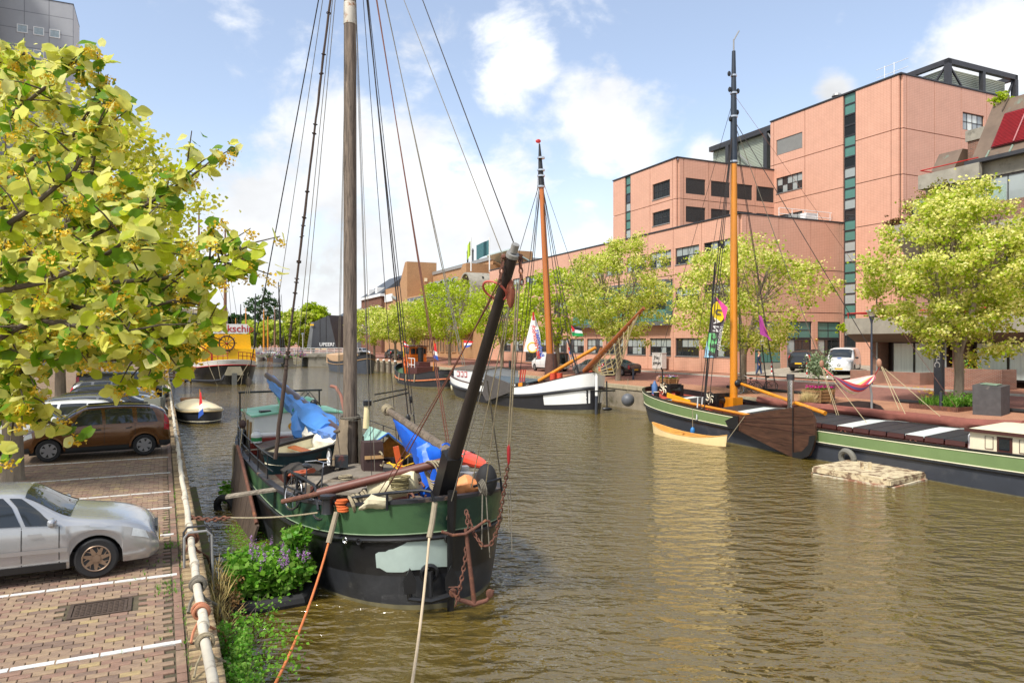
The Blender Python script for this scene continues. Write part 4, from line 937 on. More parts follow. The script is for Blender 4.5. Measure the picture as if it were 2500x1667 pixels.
# mast, sleeve, wraps
mast_xy = Wm@m(6.65, 0, 0)
MASTW = woodmat('mast_wood', C(54, 47, 42), C(146, 130, 114), 1.4, .85, (2.2, 2.2, .16), .6)
mb = MB(); mb.tube([m(6.65, 0, 1.0), m(6.65, 0, 3), m(6.65, 0, 9), m(6.65, 0, 14), m(6.65, 0, 19.5)], [.19, .178, .165, .155, .11], 20); mast = bp(mb, 'mast', MASTW)
mb = MB(); mb.lathe([(.165, 12.95), (.168, 12.96), (.166, 13.5), (.165, 13.51)], m(6.65, 0, 0), 20); bp(mb, 'mast_sleeve', M('rusty_white', C(206, 200, 186), .5, var=.08, scale=6, col2=C(150, 96, 50), thr=.58), mast)
for s_ in (-1, 1):
    mb = MB(); mb.bx(s_*.25-.07, s_*.25+.07, 8.25-6.82, 8.25-6.48, 1.0, 2.1 if s_ > 0 else 2.3); bp(mb, 'tabernacle', WOODG, mast)
CANV = M('tan_canvas', C(132, 118, 98), .9, var=.18, scale=5, bump=.3, bs=20)
for s_, w_ in ((1, .75), (-1, .35)):
    rows = []
    for i in range(9):
        f = i/8; rows.append([m(6.62+.26*cos(k*.5), s_*(.1+.17*sin(k*.5)+w_*f*.35*sin(k*.5))+.03*noise.noise(V((f*6, k*2, s_))), 2.75-1.3*f*(1 if s_ > 0 else .9)-.1*abs(sin(k*2.))*f)+V((0, .05*noise.noise(V((f*5, k, 3))), 0)) for k in range(7)])
    mb = MB(); mb.grid(rows); bp(mb, 'canvas_wrap', CANV, mast)
mb = MB(); coil(mb, m(6.65, 0, 2.72), .26, .018, 4, .03); bp(mb, 'lashing', ROPEG, mast)
# boom with the pale blue tarpaulin and the white sail
TARP = M('tarpaulin_blue', C(66, 126, 196), .5, var=.12, scale=2, bump=.25, bs=6); TARPD = M('tarpaulin_bright', C(16, 92, 204), .45, var=.14, scale=2, bump=.25, bs=6)
SAIL = M('sail_white', C(206, 202, 190), .85, var=.1, scale=3, bump=.3, bs=8)
BOOMT = D(652, 916, 26.3)
mb = MB(); mb.tube([lw(D(840, 1065, 18.8)), lw(D(742, 985, 22)), lw(BOOMT)], [.12, .13, .1], 12); boom = bp(mb, 'boom', M('boom_varnish', C(70, 50, 44), .4, var=.2))
def wpath(l): return [lw(D(*p)) for p in l]
bp(cloth(wpath([(662, 928, 26), (690, 958, 24.4), (722, 985, 22.9), (745, 1005, 21.8), (775, 1030, 20.6), (808, 1052, 19.6)]), [(.15, .18, .16), (.26, .24, .3), (.27, .27, .38), (.3, .32, .42), (.42, .32, .5), (.36, .22, .3)], 1., 16, .35, 26), 'tarpaulin', TARP, boom)
bp(cloth(wpath([(742, 1010, 21.6), (735, 1040, 21.2), (728, 1058, 21.0)]), [(.3, .2, .2), (.34, .2, .35), (.16, .1, .12)], 4., 12, .3, 10), 'tarpaulin', TARP, boom)
bp(cloth(wpath([(760, 1055, 20.8), (790, 1070, 20.0), (815, 1085, 19.4), (835, 1090, 19.0)]), [(.28, .28, .42), (.42, .3, .55), (.42, .3, .6), (.25, .3, .5)], 7., 16, .32, 18), 'stowed_sail', SAIL, boom)
bp(cloth(wpath([(785, 1050, 20.1), (812, 1058, 19.4), (830, 1066, 19.0)]), [(.3, .2, .26), (.34, .2, .22), (.2, .14, .1)], 9., 14, .35, 12), 'tarpaulin', M('tarpaulin_faded', C(92, 130, 196), .55, var=.12, bump=.2), boom)
mb = cloth(wpath([(735, 985, 22.3), (730, 1000, 22.2), (742, 1020, 21.8)]), [(.1, .15, .1), (.2, .2, .15), (.08, .05, .1)], 3, 10, .2, 8); bp(mb, 'green_sailcover', M('sail_green', C(20, 120, 84), .6), boom)
# second spar with bright blue tarpaulin
sp0, sp1 = D(940, 997, 17.4), D(1098, 1104, 13.7)
mb = MB(); mb.tube([lw(sp0), lw(sp1)], [.08, .1], 10); spar = bp(mb, 'jib_spar', WOODG)
mb = MB(); coil(mb, lw(sp0.lerp(sp1, .02)), .1, .03, 7, .04, (Wi.to_3x3()@(sp1-sp0)).normalized()); bp(mb, 'rope_whipping', ROPE, spar)
bp(cloth(wpath([(966, 1018, 16.9), (985, 1035, 16.3), (1012, 1058, 15.6), (1040, 1082, 14.9), (1068, 1100, 14.3), (1090, 1108, 13.9)]), [(.08, .08, .12), (.13, .1, .4), (.15, .1, .5), (.16, .1, .6), (.2, .12, .45), (.12, .2, .2)], 12., 18, .25, 24), 'tarpaulin', TARPD, spar)
bp(cloth(wpath([(1052, 1105, 14.4), (1050, 1150, 14.2), (1050, 1195, 14.1)]), [(.28, .2, .2), (.2, .2, .2), (.2, .1, .1)], 15., 14, .4, 14), 'tarpaulin', TARPD, spar)
bp(cloth(wpath([(1010, 1205, 13.9), (1055, 1200, 13.7)]), [(.2, .1, .1), (.26, .15, .1)], 18., 12, .35, 8), 'tarpaulin', TARPD, spar)
# bowsprit hoisted up, its foot and the deck spar
bs0, bs1 = D(1082, 1205, 13.2), D(1257, 604, 10.6)
BSP = M('tarred_spar', C(44, 36, 32), .55, var=.25, scale=3, st=(1, 1, .2), bump=.2)
bv = bs1-bs0
mb = MB(); mb.tube([lw(bs0+bv*t) for t in (0, .15, .5, .97)], [.14, .13, .10, .078], 18); bsp = bp(mb, 'bowsprit', BSP)
mb = MB(); mb.beam(lw(bs0-bv*.03+V((-.03, 0, -.12))), lw(bs0+bv*.19+V((-.03, 0, 0))), .30, .30); bp(mb, 'bowsprit_foot', BLACK, bsp)
CRAN = M('galvanised', C(150, 148, 142), .5, .3, var=.15, scale=8, col2=C(140, 96, 60), thr=.64)
mb = MB(); mb.tube([lw(bs0+bv*.968), lw(bs0+bv*.98)], .1, 16); mb.tube([lw(bs0+bv*.985), lw(bs0+bv*1.01)], .06, 12); bp(mb, 'cranse_iron', CRAN, bsp)
for s_ in (-1, 1):
    mb = MB(); a = bs0+bv*.965+V((s_*.12, 0, .02)); mb.ball(lw(a), .045, 8, 5); chain(mb, [lw(a), lw(a+V((s_*.05-.02, 0, -.42)))], .1, .014)
    bp(mb, 'bowsprit_chain', RUST, bsp)
mb = MB(); mb.torus(lw(bs0+bv*.86+V((-.12, -.05, -.03))), .2, .018, Wi.to_3x3()@V((.45, .55, .8)), 22, 7); bp(mb, 'traveller_ring', M('red_lead', C(190, 92, 76), .6, var=.1), bsp)
mb = MB(); mb.ball(lw(bs0+bv*.86+V((.12, -.1, -.08))), (.07, .07, .22), 10, 8); bp(mb, 'pulley_block', M('block_rust', C(138, 74, 50), .7, var=.25), bsp)
mb = MB(); mb.tube([lw(D(776, 1204, 13.4)), lw(D(1112, 1120, 13.6))], .085, 14); ds = bp(mb, 'deck_spar', M('brown_spar', C(104, 62, 50), .5, var=.2, scale=3, col2=C(130, 120, 118), thr=.68))
mb = MB(); mb.tube([lw(D(690, 1224, 13.9)), lw(D(780, 1204, 13.45))], .05, 10); bp(mb, 'spar_end', RUST, ds)
mb = MB()
for k in range(5): mb.torus(lw(D(1052+k*5, 1150+3*k, 13.45)), .2+.02*k, .016, (1, .3, .15*k-.2), 18, 6)
bp(mb, 'rope_hank', ROPE, ds)
# leeboard on the quay side
LB = woodmat('leeboard_wood', C(50, 40, 34), C(98, 82, 70), 2, .75, (1.5, 1.5, .12), .4)
lbp = [(0, 1.9), (-.14, 1.9), (-.26, 1.2), (-.30, 0), (-.3, -.35)]
prof = [(9.75, 1.72), (10.1, 1.75), (10.2, 1.2), (10.25, -.3), (9.2, -.38), (8.15, -.3), (8.0, .0), (8.25, .5), (8.8, 1.05), (9.4, 1.5)]
lb = None
xs_ = 2.32
strips = [(10.3-.7*k, 9.63-.7*k) for k in range(6)]
def lbtop(d): return 1.78 if d > 9.7 else 1.78-(9.7-d)**1.12*.34
lb = thing('leeboard', '', '') if False else None
mb = MB(); mb.tube([(xs_+.05, 8.25-(9.8-.36*k), lbtop(9.8-.36*k)+.02) for k in range(11)], .045, 7); lbo = bp(mb, 'leeboard', RUST)
for a, b in strips:
    mb = MB(); mb.prism([(xs_, 8.25-a, lbtop(a)), (xs_, 8.25-b, lbtop(b)), (xs_+.22, 8.25-b, -.34), (xs_+.22, 8.25-a, -.34)], (.05, 0, 0)); bp(mb, 'plank', LB, lbo)
mb = MB(); mb.tube([(xs_+.08, 8.25-10.15, 1.8), (xs_+.08, 8.25-10.2, .9), (xs_+.1, 8.25-10.2, .5)], .035, 6); mb.tube([(xs_+.12, 8.25-10.12, 1.8), (xs_+.13, 8.25-10.15, .8)], .03, 6); bp(mb, 'leeboard_tackle', ROPE, lbo)
# rails
RAILB = M('rail_black', C(36, 38, 42), .4, .3, var=.25, scale=10, col2=C(120, 118, 112), thr=.68)
def rail(name, pts, posts, r=.024, drop=.55):
    mb = MB(); mb.tube([lw(D(*p)) for p in pts], r, 8)
    for p in posts: a = D(*p); mb.tube([lw(a), lw(a-V((0, 0, drop)))], r*.9, 8)
    return bp(mb, name, RAILB)
rail('pulpit', [(696, 1215, 14.6), (696, 1152, 14.6), (704, 1148, 14.6), (765, 1182, 13.7), (770, 1190, 13.65), (777, 1245, 13.4)], [(725, 1165, 14.2)], .028, .6)
rail('pulpit', [(696, 1185, 14.6), (768, 1215, 13.6)], [], .02)
rail('bow_rail', [(850, 1216, 12.9), (950, 1203, 12.5), (1030, 1196, 12.35), (1052, 1200, 12.3), (1060, 1222, 12.3)], [(945, 1203, 12.5)], .028, .3)
rail('bow_rail', [(1157, 1187, 12.6), (1222, 1168, 13.2), (1226, 1205, 13.2)], [], .026)
pts = []
for s_ in (1, -1):
    mb = MB(); qs = [-.82+.09*k for k in range(14)]
    for dz in (.3, .62): mb.tube([H.p(q, 1, s_, -.06)+V((0, 0, dz)) for q in qs], .014, 6)
    for q in qs[::2]: p0 = H.p(q, 1, s_, -.06); mb.tube([p0, p0+V((0, 0, .62))], .016, 6)
    bp(mb, 'side_rail', RAILB)
# hull fittings: fairleads, hawse hole, hull anchor
for px, py in ((849, 1295), (880, 1293), (1085, 1268)):
    q, t = hp(px, py); p0 = H.p(q, t, 1, .02); p1 = H.p(q, t, 1, .06); r_ = .09 if px == 1085 else .05
    mb = MB(); mb.torus(p1, r_, r_*.3, p1-p0, 16, 6); mb.lathe([(r_*.85, 0), (r_*.85, .03)], p0, 12, p1-p0); bp(mb, 'fairlead', BLACK if px > 850 else CHROME)
q, t = hp(1042, 1400); p0 = H.p(q, t, 1, .02); n0 = (H.p(q, t, 1, .1)-p0).normalized(); tx = n0.cross(V((0, 0, 1))).normalized()
mb = MB(); mb.torus(p0+n0*.03, .14, .04, n0, 18, 6); mb.tube([p0+n0*.1+V((0, 0, .06)), p0+n0*.16-V((0, 0, .36))], .05, 8); mb.tube([p0+n0*.16-V((0, 0, .36))+tx*.38, p0+n0*.2-V((0, 0, .42)), p0+n0*.16-V((0, 0, .36))-tx*.38], .055, 8)
for s_ in (-1, 1):
    c = p0+n0*.18+tx*(s_*.36)-V((0, 0, .08)); mb.prism([c+tx*.0+V((0, 0, .26)), c+tx*.11+V((0, 0, .04)), c+tx*.1-V((0, 0, .18)), c-tx*.1-V((0, 0, .18)), c-tx*.11+V((0, 0, .04))], n0*.05); mb.tube([c-V((0, 0, .15)), c-V((0, 0, .3))-n0*.02], .045, 6)
bp(mb, 'hull_anchor', BLACK)
# rusty anchor hanging off the bow, chains
an = thing('anchor', 'rusty stocked anchor hanging on its chain under the bow of the weathered barge', 'anchor', D(1152, 1470, 12.1))
mb = MB(); mb.tube([D(1137, 1290, 12.15), D(1146, 1370, 12.1), D(1158, 1472, 12.1)], [.032, .036, .042], 10); mb.build('shank', RUST, an, True)
mb = MB(); mb.tube([D(1098, 1440, 12.05), D(1118, 1462, 12.05), D(1158, 1474, 12.1), D(1188, 1465, 12.15), D(1206, 1440, 12.2)], [.015, .035, .045, .035, .015], 10); mb.build('arms', RUST, an, True)
for px, py in ((1106, 1446), (1196, 1448)):
    mb = MB(); mb.ball(D(px, py, 12.08), (.07, .03, .08), 8, 6); mb.build('fluke', RUST, an, True)
mb = MB(); mb.tube([D(1078, 1297, 12.0), D(1105, 1306, 12.05), D(1136, 1303, 12.1), D(1165, 1285, 12.2), D(1186, 1270, 12.25), D(1194, 1272, 12.3), D(1196, 1284, 12.3)], .025, 10); mb.build('stock', RUST, an, True)
mb = MB(); mb.tube([D(1095, 1433, 12.0), D(1124, 1432, 12.0)], .012, 6); mb.build('pin', RUST, an, True)
mb = MB(); chain(mb, [D(1138, 1245, 12.3), D(1143, 1290, 12.2), D(1135, 1370, 12.1), D(1122, 1440, 12.05), D(1112, 1478, 12.0)], .1, .014); mb.build('chain', RUST, an, True)
mb = MB(); chain(mb, [D(1140, 1252, 12.3), D(1156, 1300, 12.2), D(1178, 1333, 12.1), D(1198, 1330, 12.1), D(1212, 1300, 12.1), D(1222, 1250, 12.0), D(1232, 1190, 11.8), D(1241, 1130, 11.6)], .1, .013)
bp(mb, 'bobstay_chain', RUST, None, True)
mb = MB(); mb.ball(D(1242, 1105, 11.5), (.03, .03, .2), 10, 8); bp(mb, 'red_hook', M('hook_red', C(150, 30, 34), .5), None, True)
# standing and running rigging of the old barge
def mt(z): return Wm@m(6.65, 0, z+1)
WIREB = M('tarred_wire', C(40, 34, 32), .7, var=.2); RUSTW = M('rusty_wire', C(98, 58, 44), .8, var=.25)
RIG = [((1256, 598, 10.6), 17.6, .010, WIREB, 0), ((1228, 625, 10.9), 16.2, .008, ROPEG, 0),
       ((606, 925, 21.8), 17.0, .016, WIREB, 0), ((652, 918, 26.3), 17.4, .010, ROPEG, 0),
       ((722, 905, 21.), 17.2, .010, ROPEG, 0), ((735, 905, 20.5), 16.8, .010, ROPEG, 0),
       ((826, 1030, 18.9), 17, .007, ROPEG, 0), ((822, 1035, 18.9), 16.5, .007, ROPEG, 0),
       ((908, 1170, 16.6), 16.8, .008, WIREB, 0), ((915, 1150, 17), 16.4, .007, ROPEG, 0), ((900, 1000, 18.0), 16.0, .007, ROPEG, 0),
       ((968, 1075, 17.6), 17.1, .009, WIREB, 0), ((996, 1012, 18.4), 17.2, .017, WIREB, 0), ((1004, 1012, 18.2), 16.6, .014, WIREB, 0), ((1016, 1060, 17.6), 16.9, .010, WIREB, 0),
       ((1092, 1088, 14.2), 17.0, .013, RUSTW, 0), ((1098, 1090, 14.1), 16.7, .011, RUSTW, 0), ((1130, 892, 15.5), 16.9, .012, ROPEG, 0), ((1138, 905, 15.3), 16.7, .010, ROPEG, 0)]
for (a, z, r, mt_, s_) in RIG:
    mb = MB(); A_ = D(*a); B_ = mt(z); mb.tube([A_, A_.lerp(B_, .5), B_], r, 6, False); bp(mb, 'rigging_line', mt_, None, True)
# thick parrel stay with hanks
a, b = D(672, 1120, 17.2), mt(16.9)
mb = MB(); mb.tube([a.lerp(b, t)+V((.02*noise.noise(V((t*30, 0, 0))), 0, 0)) for t in [i/40 for i in range(41)]], [.05 if t < 6 else (.028+.012*abs(noise.noise(V((t*.9, 2, 0))))) for t in range(41)], 8, False)
for i in range(24):
    t = .12+rnd.random()**1.6*.62; mb.torus(a.lerp(b, t), .05, .012, (U(-.3, .3), U(-.3, .3), 1), 10, 5)
bp(mb, 'hanked_stay', M('old_leather', C(66, 52, 44), .85, var=.25, scale=8), None, True)
def block(px, py, y, w_=.09, h=.16, mat=None): 
    mb = MB(); mb.ball(D(px, py, y), (w_, w_*.7, h), 10, 7); bp(mb, 'pulley_block', mat or WOODG, None, True)
block(607, 932, 21.8); block(592, 1035, 21, .11, .13, M('deadeye', C(58, 40, 36), .7)); 
mb = MB()
for dx in (-5, 0, 5): mb.tube([D(607+dx, 940, 21.8), D(593+dx*.6, 1030, 21)], .012, 6)
mb.tube([D(592, 1045, 21), D(583, 1120, 20.6)], .015, 6); chain(mb, [D(607, 910, 21.8), D(606, 928, 21.8)], .12, .015); bp(mb, 'tackle', ROPE, None, True)
block(996, 1022, 18.4, .07, .12, BLACK); block(1003, 975, 18.6, .05, .1, BLACK)
mb = MB()
for a, b in (((994, 1030, 18.4), (1000, 1092, 17.6)), ((1002, 1030, 18.3), (1010, 1100, 17.5)), ((1009, 1012, 18.2), (1022, 1090, 17.2))): mb.tube([D(*a), D(*b)], .014, 6)
for a, b in (((915, 963, 19), (993, 950, 18.4)), ((912, 980, 19), (998, 958, 18.3))): mb.tube([D(*a), D(*b)], .02, 6)
bp(mb, 'shroud_lanyards', BLACK, None, True)
# falls from the bowsprit end
mb = MB()
for a, b, r in (((1262, 690, 10.7), (1240, 1090, 11.5), .014), ((1268, 690, 10.6), (1245, 1090, 11.5), .014), ((1255, 690, 10.8), (1150, 1190, 12.6), .010), ((1250, 700, 10.8), (1185, 1190, 12.5), .010)): mb.tube([D(*a), D(*b)], r, 6, False)
bp(mb, 'bowsprit_falls', ROPE, None, True)
mb = MB()
for a, b, r in (((1228, 760, 11.2), (1090, 1268, 12.7), .010), ((1178, 1195, 12.5), (1176, 1340, 12.2), .012), ((1186, 1195, 12.5), (1196, 1360, 12.2), .010), ((1246, 1190, 11.9), (1250, 1345, 11.8), .010), ((1240, 1200, 11.9), (1243, 1300, 11.8), .010), ((1222, 1160, 12.9), (1190, 930, 11.8), .012)): mb.tube([D(*a), D(*b)], r, 6, False)
for k in range(4): mb.torus(D(1172+k*3, 1190, 12.5), .09+.02*k, .012, (1, .4, .2), 14, 5)
bp(mb, 'hanging_ropes', ROPEG, None, True)
mb = MB()
for a, b, r in (((1228, 668, 10.9), (905, 1260, 12.9), .011), ((1222, 690, 11), (870, 1290, 13.0), .007)): mb.tube(sag(D(*a), D(*b), .08), r, 6, False)
bp(mb, 'bowsprit_guy', RUSTW, None, True)
mb = MB(); mb.tube([D(893, 1045, 20.2), D(897, 985, 20.2)], .085, 12); sp_ = bp(mb, 'stove_pipe', M('pipe_cream', C(226, 206, 160), .6, var=.1, col2=C(220, 160, 60), thr=.6), None, True)
mb = MB(); mb.lathe([(.12, 0), (.12, .14), (.09, .15)], D(897, 990, 20.2), 12); bp(mb, 'pipe_cap', BLACK, None, True)
mb = MB(); mb.tube([D(808, 942, 20.5), D(820, 945, 20.4), D(832, 965, 20.2), D(842, 1010, 20), D(846, 1045, 19.8)], .045, 8); bp(mb, 'curved_davit', M('davit_brown', C(140, 92, 76), .6), None, True)
mb = MB(); mb.ball(D(766, 985, 21.6), (.12, .1, .13), 10, 7); bp(mb, 'deck_lamp', BLACK, None, True)
mb = MB(); mb.obx(D(972, 1120, 17.2), (.9, .3, .2), (-.3, .95, 0), (-.2, 0, 1), .14, .05, .6); bp(mb, 'orange_locker_door', M('door_orange', C(196, 84, 34), .5), None, True)
for P_ in ([(945, 1130, 17), (985, 1138, 16.5), (1010, 1130, 16.2)], [(950, 1128, 17), (975, 1148, 16.4), (990, 1160, 16)], [(960, 1140, 16.6), (1000, 1110, 16.4), (1022, 1095, 16.2)]):
    mb = MB(); mb.tube([D(*q) for q in P_], .014, 6); bp(mb, 'yellow_hose', M('hose_yellow', C(226, 176, 30), .6), None, True)
for px, py, y in ((930, 1120, 17.4), (1005, 1225, 13.0), (1030, 1200, 13.4)):
    mb = MB(); mb.torus(D(px, py, y), .17, .022, (1, .6, .1), 16, 6, .2, 5.6); bp(mb, 'hose_loop', ROPE if px < 1000 else RUST, None, True)
for px, py, y, w_, mt_ in ((1000, 1232, 12.9, .26, WOODH), (985, 1238, 12.8, .2, M('crate_orange', C(190, 110, 50), .7)), (1020, 1222, 13.0, .3, WOODG), (700, 1105, 19.8, .3, WOODH), (655, 1100, 20.6, .24, BRN), (1125, 1145, 14.2, .3, SILL), (1140, 1160, 13.9, .34, SILL)):
    mb = MB(); mb.obx(D(px, py, y), V((cos(px), sin(px), 0)), V((-sin(px), cos(px), 0)), (0, 0, 1), w_, w_*.6, .12); bp(mb, 'deck_box', mt_, None, True)
# ---- loose things aboard (each its own object)
din = thing('rowing_dinghy', 'small dark teal rowing dinghy stowed on the deck of the weathered barge', 'dinghy', D(742, 1132, 18.8), rad(207.8+38)); din.rotation_euler = (rad(-6), rad(-6), rad(207.8-62))
hd = Hull(din, 2.5, 1.15, .6, .48, .52, 2.2, 1.4, 4, 2.5, .12, .02, .4, zbot=0)
hd.band('planking', M('dinghy_teal', C(28, 56, 60), .5, var=.25, scale=3, col2=C(70, 52, 40), thr=.62), 0, 1, 4); hd.rim('gunwale', M('fender_rope', C(40, 38, 36), .9), .06, .035, .04); hd.band('inside', CREAM, 0.12, 1, 4, -.03); hd.deck('floor', CREAM, .3)
mb = MB(); mb.bx(-.5, .5, -.1, .12, .36, .39); mb.build('thwart', M('thwart_wood', C(150, 84, 40), .5), din)
t = thing('covered_locker', 'tall locker under a dark brown canvas cover beside the mast', 'locker', D(908, 1158, 17.6), rad(22))
mb = cloth([(0, 0, .02), (0, 0, .45), (0, 0, .82)], [(.25, .22, .22)]*3, 3, 12, .06, 6); mb = MB(); rows = []
for i in range(8):
    z = i/7*.82; k = 1-.08*(i == 7); rows.append([(x*.24*k+.02*noise.noise(V((x*3, z*4, y))), y*.22*k+.02*noise.noise(V((y*3, z*5, x))), z) for x, y in ((-1, -1), (-.3, -1.03), (.4, -1.03), (1, -1), (1.03, 0), (1, 1), (0, 1.03), (-1, 1), (-1.03, 0))])
mb.grid(rows, True); mb.face(rows[-1]); mb.build('cover', M('brown_canvas', C(62, 44, 42), .85, var=.12, scale=3, bump=.3, bs=10), t)
mb = MB(); mb.bx(-.22, .24, -.26, -.24, .42, .5); mb.build('batten', M('fresh_pine', C(196, 156, 106), .7), t)
t = thing('hand_winch', 'hand winch with a white flywheel and rust-flecked black gearbox at the mast', 'winch', D(818, 1150, 17.7), rad(20))
mb = MB(); mb.bx(0, .3, -.14, .14, .1, .38); mb.build('gearbox', M('winch_black', C(44, 50, 54), .5, var=.2, col2=C(130, 60, 44), thr=.62), t)
mb = MB(); mb.torus((-.14, 0, .3), .25, .025, (1, .1, 0), 24, 7); wl = mb.build('flywheel', BLACK, t)
mb = MB(); mb.torus((-.14, 0, .3), .2, .018, (1, .1, 0), 24, 6); mb.ball((-.14, 0, .3), .05, 8, 6)
for k in range(5): a = k*2*pi/5; mb.tube([(-.14, 0, .3), (-.14, .2*cos(a), .3+.2*sin(a))], .016, 5)
mb.build('spokes', WHITE, wl)
mb = MB(); mb.tube([(-.4, 0, .3), (0, 0, .3)], .02, 8); mb.build('handle', M('handle_wood', C(176, 140, 96), .6), t)
mb = MB(); mb.tube([(.15, 0, -.12), (.15, 0, .12)], .05, 8); mb.build('stand', BLACK, t)
mb = MB(); mb.tube([(.12, 0, .36), (.05, 0, .95)], .015, 6); mb.ball((.04, 0, .98), (.09, .05, .05), 8, 5); mb.build('mop', WOODG, t)
# tarpaulin tent on the canal side
t = thing('tarpaulin_tent', 'pale green tarpaulin tent rigged over the hold with ochre lining', 'tent', D(940, 1120, 18.6))
rg0, rg1 = D(902, 1040, 21.2), D(948, 1057, 18.3); lf0, lf1 = D(872, 1078, 21.4), D(892, 1095, 18.6); rt0, rt1 = D(950, 1062, 21.6), D(996, 1095, 18.5)
mb = MB(); rows = [[lf0.lerp(lf1, i/6), (lf0.lerp(lf1, i/6)+rg0.lerp(rg1, i/6))/2+V((0, 0, -.04)), rg0.lerp(rg1, i/6), (rt0.lerp(rt1, i/6)+rg0.lerp(rg1, i/6))/2+V((0, 0, -.05)), rt0.lerp(rt1, i/6)] for i in range(7)]
mb.grid(rows); mb.build('canopy', M('tarp_pale_green', C(150, 190, 176), .5, var=.12, scale=2), t, True)
mb = MB(); mb.face([(lf1+rg1)/2+V((.1, .5, -.1)), rg1+V((0, .5, -.1)), (rt1+rg1)/2+V((0, .5, -.1)), rt1+V((0, .5, -.3)), lf1+V((.1, .5, -.3))]); mb.build('lining', M('ochre_rust', C(150, 96, 30), .8, var=.5, scale=7), t, True)
for a, b in ((lf1, rg1), (rg1, rt1)): mb = MB(); mb.tube([a, b], .025, 6); mb.build('hem', M('hem_blue', C(60, 110, 190), .6), t, True)
for p_, q_ in ((lf0, V((0, 0, -.75))), (lf1, V((0, 0, -.75))), (rt0, V((0, 0, -.7))), (rt1, V((0, 0, -.6)))): mb = MB(); mb.tube([p_, p_+q_], .02, 6); mb.build('pole', WOODG, t, True)
# drum, crate, ropes, sacks on the fore deck
t = thing('plastic_drum', 'dirty cream plastic drum lying on the fore deck behind the rope coils', 'drum', D(950, 1215, 13.6))
ax_ = (D(1030, 1175, 13.5)-D(905, 1205, 13.7)).normalized(); DRUM = M('dirty_cream', C(206, 196, 160), .6, var=.15, scale=4, col2=C(140, 126, 96), thr=.62)
mb = MB(); mb.lathe([(.1, 0), (.2, .02), (.23, .08), (.23, .3), (.24, .32), (.23, .34), (.23, .66), (.24, .68), (.23, .7), (.23, .92), (.2, .98), (.1, 1.0)], D(905, 1200, 13.7), 20, ax_); mb.build('shell', DRUM, t, True)
mb = MB(); mb.lathe([(.04, 1.0), (.04, 1.03)], D(905, 1200, 13.7), 10, ax_); mb.build('bung', BLACK, t, True)
t = thing('wooden_crate', 'open grey wooden tray of rope standing on the hatch before the mast', 'crate', D(848, 1186, 15.2), rad(-24))
for a in ((-.34, .34, -.22, -.2, 0, .16), (-.34, .34, .2, .22, 0, .16), (-.34, -.32, -.2, .2, 0, .16), (.32, .34, -.2, .2, 0, .16), (-.01, .01, -.2, .2, 0, .14), (-.34, .34, -.2, .2, -.02, 0)):
    mb = MB(); mb.bx(*a); mb.build('board', WOODH, t)
rc = []
def ropecoil(label, px, py, y, R_, r, n, mat, ax=(0, 0, 1), group=None):
    mb = MB(); coil(mb, D(px, py, y), R_, r, n, r*1.5, ax); return tag(mb.build('rope_coil', mat), label, 'rope', group)
ropecoil('grey rope coil heaped in the wooden tray before the mast', 845, 1172, 15.2, .13, .02, 4, ROPE)
ropecoil('tangled olive rope coil on top of the cream drum', 975, 1190, 13.2, .17, .018, 8, M('olive_rope', C(120, 110, 74), .9, var=.2))
ropecoil('fat grey rope coil hung over the bow rail end', 858, 1232, 12.9, .14, .02, 9, ROPE, (1, .5, .4))
ropecoil('orange rope wound round the bow bollard', 836, 1243, 12.95, .1, .022, 6, M('orange_rope', C(196, 96, 44), .85, var=.2))
ropecoil('pale rope wound round the black bollard by the bicycle', 808, 1245, 13.2, .13, .018, 5, ROPE)
for lab, P_, R_, mt_ in (('stained white sail bag lying across the bow rail', [(880, 1240, 12.8), (910, 1225, 12.7), (950, 1225, 12.6)], [(.06, .05, .05), (.16, .16, .12), (.12, .1, .1)], M('stained_canvas', C(196, 186, 156), .85, var=.15, scale=5, col2=C(110, 96, 66), thr=.62, bump=.3)),
                        ('grey canvas bundle heaped on the fore hatch', [(800, 1190, 14.6), (840, 1200, 14.2), (890, 1205, 13.9)], [(.2, .1, .1), (.3, .2, .12), (.2, .1, .1)], M('canvas_grey', (.2, .19, .17))),
                        ('dark tarpaulin bundle under the rowing dinghy', [(690, 1140, 18.2), (730, 1150, 17.8), (800, 1150, 17.4)], [(.2, .12, .14), (.3, .2, .2), (.3, .14, .2)], M('dark_canvas', C(58, 54, 50), .9, var=.2, bump=.3)),
                        ('orange tarpaulin bundle by the bowsprit foot', [(1105, 1195, 13.4), (1140, 1185, 13.5), (1178, 1190, 13.6)], [(.14, .14, .14), (.24, .2, .2), (.1, .06, .1)], M('tarp_orange', C(232, 150, 92), .6, var=.1, bump=.3, bs=8)),
                        ('rust orange cushion on the deck behind the pulpit', [(715, 1158, 16.4), (760, 1150, 16.2)], [(.16, .07, .07), (.16, .07, .07)], M('cushion_rust', C(150, 72, 44), .8))):
    tag(cloth([D(*p) for p in P_], R_, rnd.random()*20, 14, .3, 12).build('canvas_bundle', mt_), lab, 'bundle')
t = thing('kayak', 'orange-red kayak lashed to the far rail of the weathered barge', 'kayak', D(1130, 1125, 15.2), 0)
a, b = D(1108, 1108, 15.6), D(1192, 1139, 14.2); kd = (b-a).normalized()
KR = M('kayak_red', C(226, 78, 52), .4, var=.08)
rows = []
for i in range(13):
    f = i/12; w_ = .26*sin(pi*min(1, f*.95+.05))**.7+.01; c = a-kd*.9+(b-a+kd*.9)*f; s2 = V((kd.y, -kd.x, 0)); rows.append([c+s2*(w_*cos(k*2*pi/10))+V((0, 0, .13*sin(k*2*pi/10)*(sin(pi*f)**.5+.1))) for k in range(10)])
mb = MB(); mb.grid(rows, True); mb.face(rows[0][::-1]); mb.face(rows[-1]); mb.build('shell', KR, t, True)
